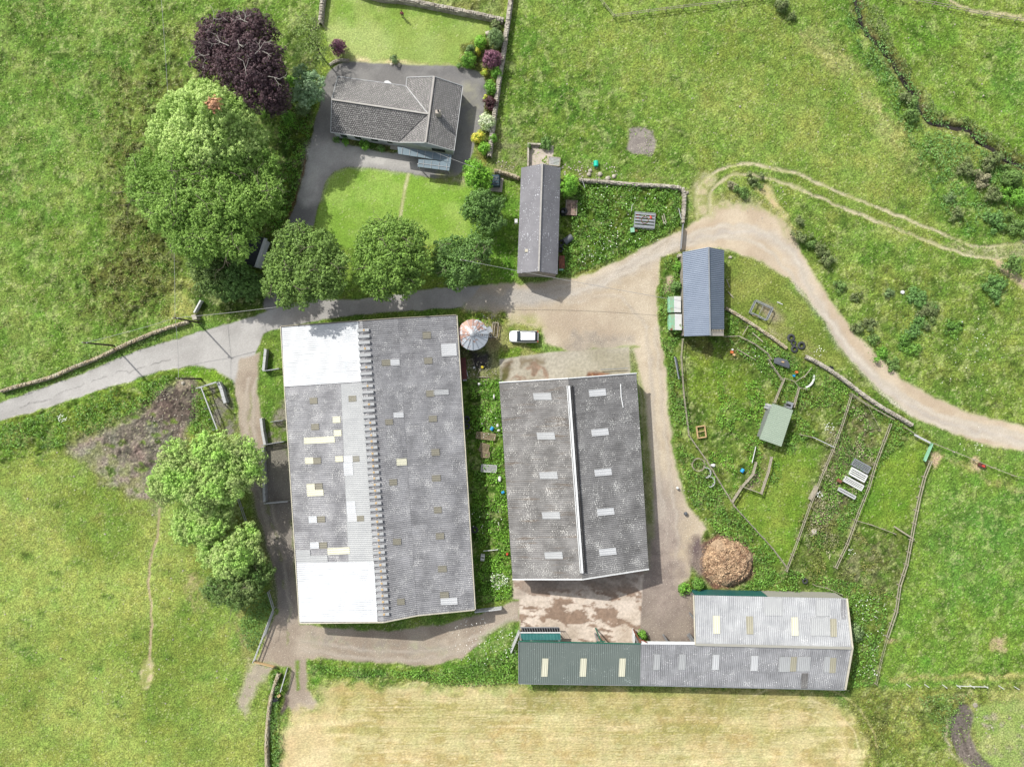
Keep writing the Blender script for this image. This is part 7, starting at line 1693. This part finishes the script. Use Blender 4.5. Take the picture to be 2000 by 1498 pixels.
MB().lathe(P(1101, 415, 0), [(.2, 1.2), (.5, 1.1), (.75, .2), (.75, 0)], 6).build('shell', M_black, t); MB().lathe(P(1099, 414, 1.2), [(.2, 0), (.2, .1), (0, .1)], 10).build('lid', M_grey, t)
t = thing('trailer_bed', 'worn timber platform beside the bright tree and stone barn', 'platform', tuple(P(1116, 406)))
MB().box(P(1116, 406, .5), (1.9, 2.4, .12), -.06).build('deck', mat_plain('worn_deck', (160, 140, 126), .9, .3, 2.0, c2=(112, 92, 84)), t)
for s_ in (-.85, .85): MB().box(P(1116, 406, .6) + Vector((s_, -s_ * .06, 0)), (.12, 2.4, .14), -.06).build('edge_board', M_wood, t)
t = thing('skip_trailer', 'rusty narrow trailer at the south-east corner of the stone barn', 'trailer', tuple(P(1097, 515)))
MB().box(P(1097, 513, .7), (.9, 2.0, .8), .02).build('body', M_rust, t); MB().box(P(1096, 526, .8), (.7, .4, .3), .02).build('toolbox', M_mint, t)
for s_ in (-.5, .5): MB().tube([P(1097, 513, .3) + Vector((s_ * 1.05, 0, 0)), P(1097, 513, .3) + Vector((s_ * 1.3, 0, 0))], .3, 14).build('wheel', M_tyre, t)
t = thing('oil_tank', 'dark teal ribbed oil tank beside the garden tree', 'tank', tuple(P(969, 358)))
MB().box(P(969, 361, .05), (2.1, 2.2, .12), -.1).build('plinth', M_conc2, t)
mb = MB()
pr = [(-.75, .2), (-.75, 1.0), (-.5, 1.3), (.5, 1.3), (.75, 1.0), (.75, .2)]; c_ = P(968, 357)
for yy in (-.85, .85): mb.v += [(c_.x + u, c_.y + yy, v) for u, v in pr]
for i in range(6): mb.f.append((i, (i + 1) % 6, 6 + (i + 1) % 6, 6 + i))
mb.f += [tuple(range(6)), tuple(range(11, 5, -1))]
tk = mb.build('shell', mat_plain('dark_teal_tank', (62, 88, 100), .45, .15), t)
for k in range(3): MB().bar((c_.x - .55, c_.y - .5 + k * .5, 1.32), (c_.x + .55, c_.y - .5 + k * .5, 1.32), .1, .06).build('rib', M_grey, tk)
MB().lathe((c_.x + .2, c_.y + .3, 1.3), [(.16, 0), (.16, .1), (0, .12)], 10).build('filler_cap', M_grey, tk)
tag(MB().tube([P(1164, 315, .45), P(1164, 325, .45)], .38, 16).build('barrel', M_aqua), 'turquoise barrel lying in the meadow behind the stone barn', 'barrel')
tag(MB().tube([P(1448, 922, .5), P(1452, 916, .5)], .28, 14).build('barrel', M_blue), 'bright blue barrel lying left of the fenced race', 'barrel')
tag(MB().tube([P(959, 840, .6), P(963, 834, .6)], .28, 14).build('barrel', M_blue), 'blue barrel in the weeds between the two big barns', 'barrel')
tag(MB().tube([P(980, 963, .6), P(985, 960, .6)], .22, 12).build('barrel', M_blue), 'small blue drum against the west wall of the middle barn', 'barrel')
tag(MB().lathe(P(1762, 571, .2), [(.0, .2), (.28, .2), (.3, .0)], 12).build('lick_tub', M_cwhite), 'white lick tub beside the dark bramble patch', 'tub')
tag(MB().lathe(P(942, 717, .0), [(.0, .35), (.2, .35), (.24, .0)], 12).build('bucket', M_yellow), 'yellow bucket by the big barn east wall', 'bucket')
tag(MB().box(P(926, 718, .2), (.3, .3, .35), .3, .1).build('box', M_cwhite), 'small white box beside the yellow bucket', 'box')
tag(MB().lathe(P(1421 + 8, 688, .3), [(.0, .3), (.22, .3), (.26, .0)], 10).build('bucket', M_orange), 'orange bucket in the grass below the blue shed', 'bucket')
tag(MB().lathe(P(1433, 693, .3), [(.0, .3), (.2, .3), (.24, .0)], 10).build('bucket', M_tan), 'peach bucket beside the orange bucket', 'bucket')
tag(MB().lathe(P(1430, 683, .3), [(.0, .3), (.14, .3), (.16, .0)], 10).build('bucket', M_cwhite), 'white bucket above the orange bucket', 'bucket')
tag(MB().lathe(P(1555, 727, .5), [(.0, .35), (.2, .35), (.24, .0)], 10).build('bucket', M_orange), 'orange tub in the weeds below the dark trough', 'bucket')
tag(MB().lathe(P(1550, 734, .5), [(.0, .3), (.16, .3), (.2, .0)], 10).build('bucket', M_blue), 'small blue tub beside the orange tub in the weeds', 'bucket')
tag(MB().lathe(P(1622, 719, .1), [(.0, .4), (.3, .4), (.36, .0)], 12).build('bucket', M_black), 'dark blue-black tub on the lane side of the stone wall', 'tub')
t = thing('red_trough', 'red mineral trough on the fence by the right lane', 'trough', tuple(P(1919, 909))); MB().box(P(1918, 909, .4), (1.1, .5, .4), -.4).build('body', M_red, t); MB().box(P(1921, 910, .62), (.4, .3, .1), -.4).build('lick', M_redpl, t)
# dark concrete trough
t = thing('dark_trough', 'dark grey dome-topped slab in the weeds above the hut', 'tank', tuple(P(1528, 709)))
q = [(1511, 700), (1520, 698), (1538, 703), (1543, 712), (1542, 720), (1530, 716), (1511, 709)]
mb = MB(); lo = [P(x, y, 0) for x, y in q]; hi = [P(1527 + (x - 1527) * .96, 709 + (y - 709) * .96, .9) for x, y in q]; n = len(q); mb.v = [tuple(v) for v in lo + hi] + [tuple(P(1527, 708, 1.1))]
mb.f = [(i, (i + 1) % n, n + (i + 1) % n, n + i) for i in range(n)] + [(n + i, n + (i + 1) % n, 2 * n) for i in range(n)]
mb.build('shell', M_grey, t); MB().box(P(1529, 707, 1.1), (.4, .2, .12), -.2).build('hatch', M_tan, t)
# boiler / red beam east of barn
t = thing('rusty_hopper', 'long dull-red steel hopper lying against the big barn east wall', 'hopper', tuple(P(905, 720)))
MB().box(P(906, 720, .7), (.8, 3.4, .9), .06).build('body', M_red, t); MB().box(P(908, 742, .8), (.6, .3, .5), .06).build('end_plate', M_galv, t)
fence('scrap_frame', 'bent wire scrap frame beside the yellow bucket', [(913, 704), (923, 701), (926, 712), (917, 714), (913, 704)], .5, 1.2, (1.0,), M_wood, M_wood, .05, .05, 'frame', 0)
wallbar('plank', 'white post lying beside the red hopper', (911, 722), (914, 735), .12, .12, M_cwhite, 'post', .2)
wallbar('plank', 'plank at the foot of the red hopper', (930, 736), (956, 737), .1, .1, M_wood, 'plank', .1)
wallbar('plank', 'pole sticking out of the gravel beside the silo plot', (932, 733), (938, 720), .08, .1, M_wood, 'pole', .1)
# pallets between barns
M_pal = mat_plain('old_pallet_timber', (158, 142, 118), .9, .3, 3.0)
for (x, y, w, l, rz, m_, lab) in ((949, 851, 3.0, 1.0, -.12, M_pal, 'brown pallet lying across the weeds, northernmost of three'), (946, 874, 1.4, 1.3, -.25, M_pal, 'stack of grey boards, middle of the three between the barns'), (948, 887, 1.3, .9, -.05, M_pal, 'small pallet touching the stack of grey boards'), (955, 914, 2.4, 1.1, -.06, M_pale, 'pale grey pallet, southernmost between the barns')):
    frame('pallet', lab, (x, y), w, l, rz, .16, m_, 'pallet', .1, 7, m_, .35)
# chair frame & white things
frame('metal_stand', 'small white metal stand in the shade of the big barn', (943, 1087), .55, .95, -.08, .6, M_cwhite, 'stand', .06, 2)
wallbar('plank', 'white pole lying beside the small white stand', (944, 1074), (973, 1071), .1, .08, M_cwhite, 'pole', .6)
for (x, y, w, l, m_, lab) in ((972, 831, .5, .6, M_cwhite, 'white bag beside the blue barrel between the barns, upper'), (974, 840, .5, .4, M_cwhite, 'white bag beside the blue barrel between the barns, lower'), (976, 935, .6, 1.0, M_cwhite, 'crumpled white bag against the middle barn'), (936, 750, .5, .4, M_cwhite, 'white bag in the weeds north of the pallets'), (965, 775, .3, .8, M_cwhite, 'white rag by the north-west corner of the middle barn'), (991, 1080, .4, .5, M_redpl, 'red container against the south-west corner of the middle barn'), (1391, 908, .8, .6, M_cwhite, 'white plastic sack beside the plot fence'), (1322, 952, .5, .5, M_cwhite, 'white litter on the verge of the yard track'), (1589, 1038, 1.1, 1.1, M_conc2, 'pale concrete slab in the weedy plot'), (1338, 1002, .6, .6, M_grey, 'small dark stone heap on the yard track edge')):
    p = P(x, y); mb = MB().lathe((p.x, p.y, ground_h(p.x, p.y) + .1), [(1.0, 0), (.95, .2), (.6, .36), (0, .4)], 9); mb.v = [(p.x + (v[0] - p.x) * w / 2 * rnd.uniform(.75, 1.2), p.y + (v[1] - p.y) * l / 2 * rnd.uniform(.75, 1.2), v[2] + .2 * (w < .9)) for v in mb.v]
    nm = {'w': 'bag', 'r': 'container', 'p': 'slab', 's': 'stone_heap', 'c': 'bag'}[lab[0]]
    tag(mb.build(nm, m_), lab, {'bag': 'bag', 'container': 'container', 'slab': 'slab', 'stone_heap': 'stones'}[nm])
# stacked metal sheets / crates in the weedy plot
for (x, y, w, l, m_, ns, lab) in ((1678, 909, 2.9, 1.1, M_galv, 5, 'grey sheet crate in the weedy plot, northernmost of four'), (1671, 926, 2.7, 1.2, M_cwhite, 4, 'white crate in the weedy plot, second from north'), (1664, 943, 3.2, .9, M_cwhite, 4, 'white and rust crate in the weedy plot, third from north'), (1650, 962, 2.9, .5, M_pale, 2, 'thin grey sheet in the weedy plot, southernmost of four')):
    frame('sheet_stack', lab, (x, y), w, l, -.5, .35, m_, 'crate', .1, ns, m_, .35)
tag(MB().box(P(1639, 939, .55), (.7, .5, .3), -.5).build('box', M_rust), 'rusty box end beside the white and rust crate', 'box')
wallbar('block_stack', 'grey timber stack on the fence between grass plot and weedy plot', (1591, 948), (1578, 974), .5, .4, M_wood, 'timber', .5)
# bottom left bits
t = thing('quad_trough', 'small dark trough with pale lid beside the bottom left wall', 'trough', tuple(P(540, 1363))); MB().box(P(539, 1365, .3), (.8, .6, .5), .3).build('body', M_black, t); MB().box(P(545, 1358, .4), (.5, .4, .3), .7).build('lid', M_tan, t)
# concrete pen behind the stone barn
t = thing('concrete_pen', 'pale concrete pen floor with low walls north of the stone barn', 'pen', tuple(P(1058, 302)))
slab('floor', [P(1033, 282, .08), P(1081, 285, .08), P(1081, 330, .08), P(1031, 330, .08)], mat_plain('pale_pen_floor', (204, 192, 178), .9, .1, .8), t, .1)
MB().bar(P(1032, 281, .4), P(1031, 326, .4), .25, .9).build('low_wall', M_stone, t); MB().bar(P(1034, 282, .4), P(1056, 283, .4), .25, .6).build('low_wall', M_stone, t)
t, X = frame('board_trailer', 'grey board trailer behind the north end of the stone barn', (1082, 318), 1.8, 1.3, -.1, .6, M_wood, 'trailer', .12, 6, M_pale)
# boulders and stones
def rock(x, y, r, label, mat=None):
    p = P(x, y); mb = MB(); n = 7; z0 = ground_h(p.x, p.y)
    for zz, rr in ((-.1, 1.0), (.35, .95), (.75, .6)):
        for k in range(n): a = 6.283 * k / n; q_ = r * rr * rnd.uniform(.75, 1.15); mb.v.append((p.x + q_ * math.cos(a), p.y + q_ * math.sin(a), z0 + zz * r))
    mb.v.append((p.x, p.y, z0 + .85 * r))
    for i in range(2):
        for k in range(n): mb.f.append((i * n + k, i * n + (k + 1) % n, (i + 1) * n + (k + 1) % n, (i + 1) * n + k))
    for k in range(n): mb.f.append((2 * n + k, 2 * n + (k + 1) % n, 3 * n))
    return tag(mb.build('boulder', mat or M_stone), label, 'boulder', 'boulders')
for (x, y, r, lab) in ((953, 67, .5, 'pale boulder on the lawn edge by the wall corner'), (1153, 334, .35, 'boulder nearest the turquoise barrel'), (1172, 341, .4, 'second boulder above the nettle plot wall'), (1187, 349, .45, 'brownish boulder touching the nettle plot wall'), (1199, 345, .35, 'easternmost boulder above the nettle plot wall'), (1150, 341, .4, 'flat boulder at the head of the nettle plot wall'), (1426, 503, .3, 'boulder beside the north-east corner of the blue shed'), (1342, 377, .3, 'boulder outside the corner of the nettle plot'), (1445, 210 - 1, .2, 'small white stone in the middle of the meadow'), (1906, 264, .35, 'white stone beside the stream'), (1904, 1376, .4, 'pale boulder at the pond head'), (765, 127, .3, 'pale stone beside the lone shrub north of the bungalow'), (780, 128, .35, 'second pale stone on the straw band'), (1355, 744 - 2, .25, 'stone at the foot of the utility pole') if False else (358, 748, .35, 'stone in the mud by the utility pole')):
    rock(x, y, r, lab)
# scattered small stones, one mass
mb = MB()
for (cx, cy, rx, ry, k, s0_, s1_) in ((250, 1150, 250, 330, 70, .08, .2), (1150, 335, 60, 20, 60, .08, .22), (1400, 200, 300, 180, 70, .06, .16), (1800, 150, 180, 140, 40, .06, .16), (940, 730, 30, 25, 60, .06, .16), (330, 830, 40, 80, 90, .06, .16), (1250, 290, 25, 12, 20, .05, .14), (1090, 1240, 20, 10, 0, .1, .2), (860, 1230, 120, 20, 60, .05, .12), (1340, 1000, 40, 80, 50, .05, .14), (990, 330, 25, 25, 30, .06, .16), (1500, 400, 60, 40, 30, .06, .14), (1890, 1440, 60, 60, 40, .05, .14), (430, 790, 30, 40, 40, .05, .12), (950, 625, 25, 15, 30, .06, .18)):
    for _ in range(k):
        a = rnd.uniform(0, 6.283); q_ = math.sqrt(rnd.random()); x = cx + rx * q_ * math.cos(a); y = cy + ry * q_ * math.sin(a); p = P(x, y); s_ = rnd.uniform(s0_, s1_)
        mb.box((p.x, p.y, ground_h(p.x, p.y) + s_ * .25), (s_ * 1.3, s_, s_ * .7), rnd.uniform(0, 3), .3)
tag(mb.build('loose_stones', M_stone), 'small pale stones strewn over fields and yard', None, None, 'stuff')
# ------------------------------------------------------------------ muck heap
hc_ = P(1421, 1097); n = 150; mseg = 70
AA, RR = np.meshgrid(np.linspace(0, 6.28319, n, endpoint=False), np.linspace(0, 1, mseg + 1))
R0 = 3.9 * (1 + .06 * np.sin(3 * AA + 1) + .04 * np.sin(7 * AA)); XX = hc_.x + R0 * RR * np.cos(AA); YY = hc_.y + R0 * .95 * RR * np.sin(AA)
ZZ = 2.2 * (1 - RR ** 3.0) + (fbm(XX, YY, 1.1, 3, 71) - .5) * 1.1 * (1 - RR ** 6) + np.abs(fbm(XX, YY, .42, 3, 73) - .5) * 1.3 * (1 - RR ** 6) - .12
vs = list(zip(XX.ravel(), YY.ravel(), ZZ.ravel())); fs = []
for j in range(mseg):
    for i in range(n): fs.append((j * n + i, j * n + (i + 1) % n, (j + 1) * n + (i + 1) % n, (j + 1) * n + i))
mk = thing('muck_heap', 'round straw-coloured muck heap beside the yard track', 'heap', tuple(hc_))
mesh_obj('mound', vs, fs, mat_plain('strawy_muck', (186, 162, 134), .95, .2, 2.6, bmp=1.0, c2=(140, 116, 94)), mk)
k = 9000; a = R.uniform(0, 6.28, k); q = np.sqrt(R.uniform(0, 1, k)); q[:k // 6] *= 1.12
X_ = hc_.x + 3.95 * q * np.cos(a); Y_ = hc_.y + 3.75 * q * np.sin(a)
C_ = np.stack([X_, Y_, np.maximum(0.05, 2.2 * (1 - np.minimum(q, 1) ** 3) + (fbm(X_, Y_, 1.1, 3, 71) - .5) * 1.1 * (1 - np.minimum(q, 1) ** 6) + np.abs(fbm(X_, Y_, .42, 3, 73) - .5) * 1.3 * (1 - np.minimum(q, 1) ** 6) - .06)], 1)
LM['muck'] = mat_leaf('loose_straw', (192, 166, 134), .45, (128, 100, 78), 0.05, 1.0)
leaf_cloud('loose_straw', C_, R.normal(size=C_.shape) * .6 + np.array([0, 0, 1]), .24, LM['muck'], mk, .45)
# ------------------------------------------------------------------ person
pf = P(787, 34, 0)
M_skin = mat_plain('skin', (206, 160, 136), .6, .05); M_top = mat_plain('magenta_top', (178, 40, 110), .8, .12, 6); M_jean = mat_plain('dark_trousers', (58, 60, 78), .85, .15, 6); M_hair = mat_plain('brown_hair', (70, 48, 38), .7, .2, 10); M_shoe = mat_plain('dark_shoes', (36, 34, 36), .6, .1)
t = thing('person', 'person in magenta top and dark trousers standing on the north lawn by the wall', 'person', tuple(pf))
def skin_body(name, joints, edges, rads, mat, parent, sub=1):
    me = bpy.data.meshes.new(name); og = Vector(parent.location)
    me.from_pydata([tuple(Vector(j)) for j in joints], edges, []); me.update()
    o = bpy.data.objects.new(name, me); COL.objects.link(o); o.parent = parent; ORG[o.name] = ORG[parent.name]
    m_ = o.modifiers.new('skin', 'SKIN'); me.skin_vertices if me.skin_vertices else None
    if not me.skin_vertices:
        bm_ = None
        import bmesh
        bm_ = bmesh.new(); bm_.from_mesh(me); bm_.verts.layers.skin.verify(); bm_.to_mesh(me); bm_.free()
    for i, r_ in enumerate(rads):
        sv = me.skin_vertices[0].data[i]; rr = r_ if isinstance(r_, tuple) else (r_, r_); sv.radius = rr; sv.use_root = (i == 0)
    s_ = o.modifiers.new('sub', 'SUBSURF'); s_.levels = sub; s_.render_levels = sub + 1
    dg = bpy.context.evaluated_depsgraph_get(); ev = o.evaluated_get(dg); nm = bpy.data.meshes.new_from_object(ev)
    o.modifiers.clear(); o.data = nm; nm.name = name; nm.materials.clear(); nm.materials.append(mat)
    nm.polygons.foreach_set('use_smooth', [True] * len(nm.polygons))
    return o
J = [(0, 0, .92), (0, .0, 1.15), (0, 0, 1.36), (0, 0, 1.47), (0, -.01, 1.56), (0, 0, 1.66),
     (.17, 0, 1.37), (.23, .0, 1.12), (.24, -.08, .90), (-.17, 0, 1.37), (-.23, 0, 1.12), (-.24, -.08, .90),
     (.09, 0, .86), (.10, -.01, .48), (.11, .02, .08), (.12, -.12, .05), (-.09, 0, .86), (-.11, -.01, .48), (-.13, .02, .08), (-.14, -.12, .05)]
E_ = [(0, 1), (1, 2), (2, 3), (3, 4), (4, 5), (2, 6), (6, 7), (7, 8), (2, 9), (9, 10), (10, 11), (0, 12), (12, 13), (13, 14), (14, 15), (0, 16), (16, 17), (17, 18), (18, 19)]
rd = [(.14, .1), (.13, .095), (.14, .09), .05, (.075, .09), (.06, .07), .055, .042, .032, .055, .042, .032, .08, .056, .04, .03, .08, .056, .04, .03]
skin_body('body', J, E_, rd, M_skin, t)
# clothes over the body
skin_body('top', [(0, 0, .94), (0, 0, 1.15), (0, 0, 1.37), (0, 0, 1.43), (.175, 0, 1.38), (.235, 0, 1.12), (.245, -.07, .95), (-.175, 0, 1.38), (-.235, 0, 1.12), (-.245, -.07, .95)], [(0, 1), (1, 2), (2, 3), (2, 4), (4, 5), (5, 6), (2, 7), (7, 8), (8, 9)], [(.16, .12), (.15, .115), (.16, .11), .07, .07, .058, .048, .07, .058, .048], M_top, t)
skin_body('trousers', [(0, 0, .95), (.09, 0, .85), (.10, -.01, .48), (.11, .02, .11), (-.09, 0, .85), (-.11, -.01, .48), (-.13, .02, .11)], [(0, 1), (1, 2), (2, 3), (0, 4), (4, 5), (5, 6)], [(.155, .12), .10, .072, .062, .10, .072, .062], M_jean, t)
skin_body('hair', [(0, .02, 1.66), (0, .03, 1.72), (0, .05, 1.60)], [(0, 1), (0, 2)], [(.088, .098), .06, .075], M_hair, t)
for s_ in (-1, 1):
    skin_body('shoe', [(.115 * s_, .05, .045), (.12 * s_, -.15, .04)], [(0, 1)], [.05, .042], M_shoe, t)
    hand = [(.24 * s_, -.08, .90), (.245 * s_, -.10, .83), (.25 * s_, -.115, .80), (.252 * s_, -.125, .74), (.245 * s_, -.09, .74), (.26 * s_, -.145, .75), (.24 * s_, -.07, .755), (.215 * s_, -.13, .80)]
    skin_body('hand', hand, [(0, 1), (1, 2), (2, 3), (1, 4), (2, 5), (1, 6), (1, 7)], [.026, .03, .026, .009, .009, .009, .008, .01], M_skin, t)
# keep every label unique unless grouped identical things
for lab, names in LABELS.items():
    if len(names) > 1: print('DUPLICATE LABEL', lab, names)
print('objects', len(bpy.data.objects))
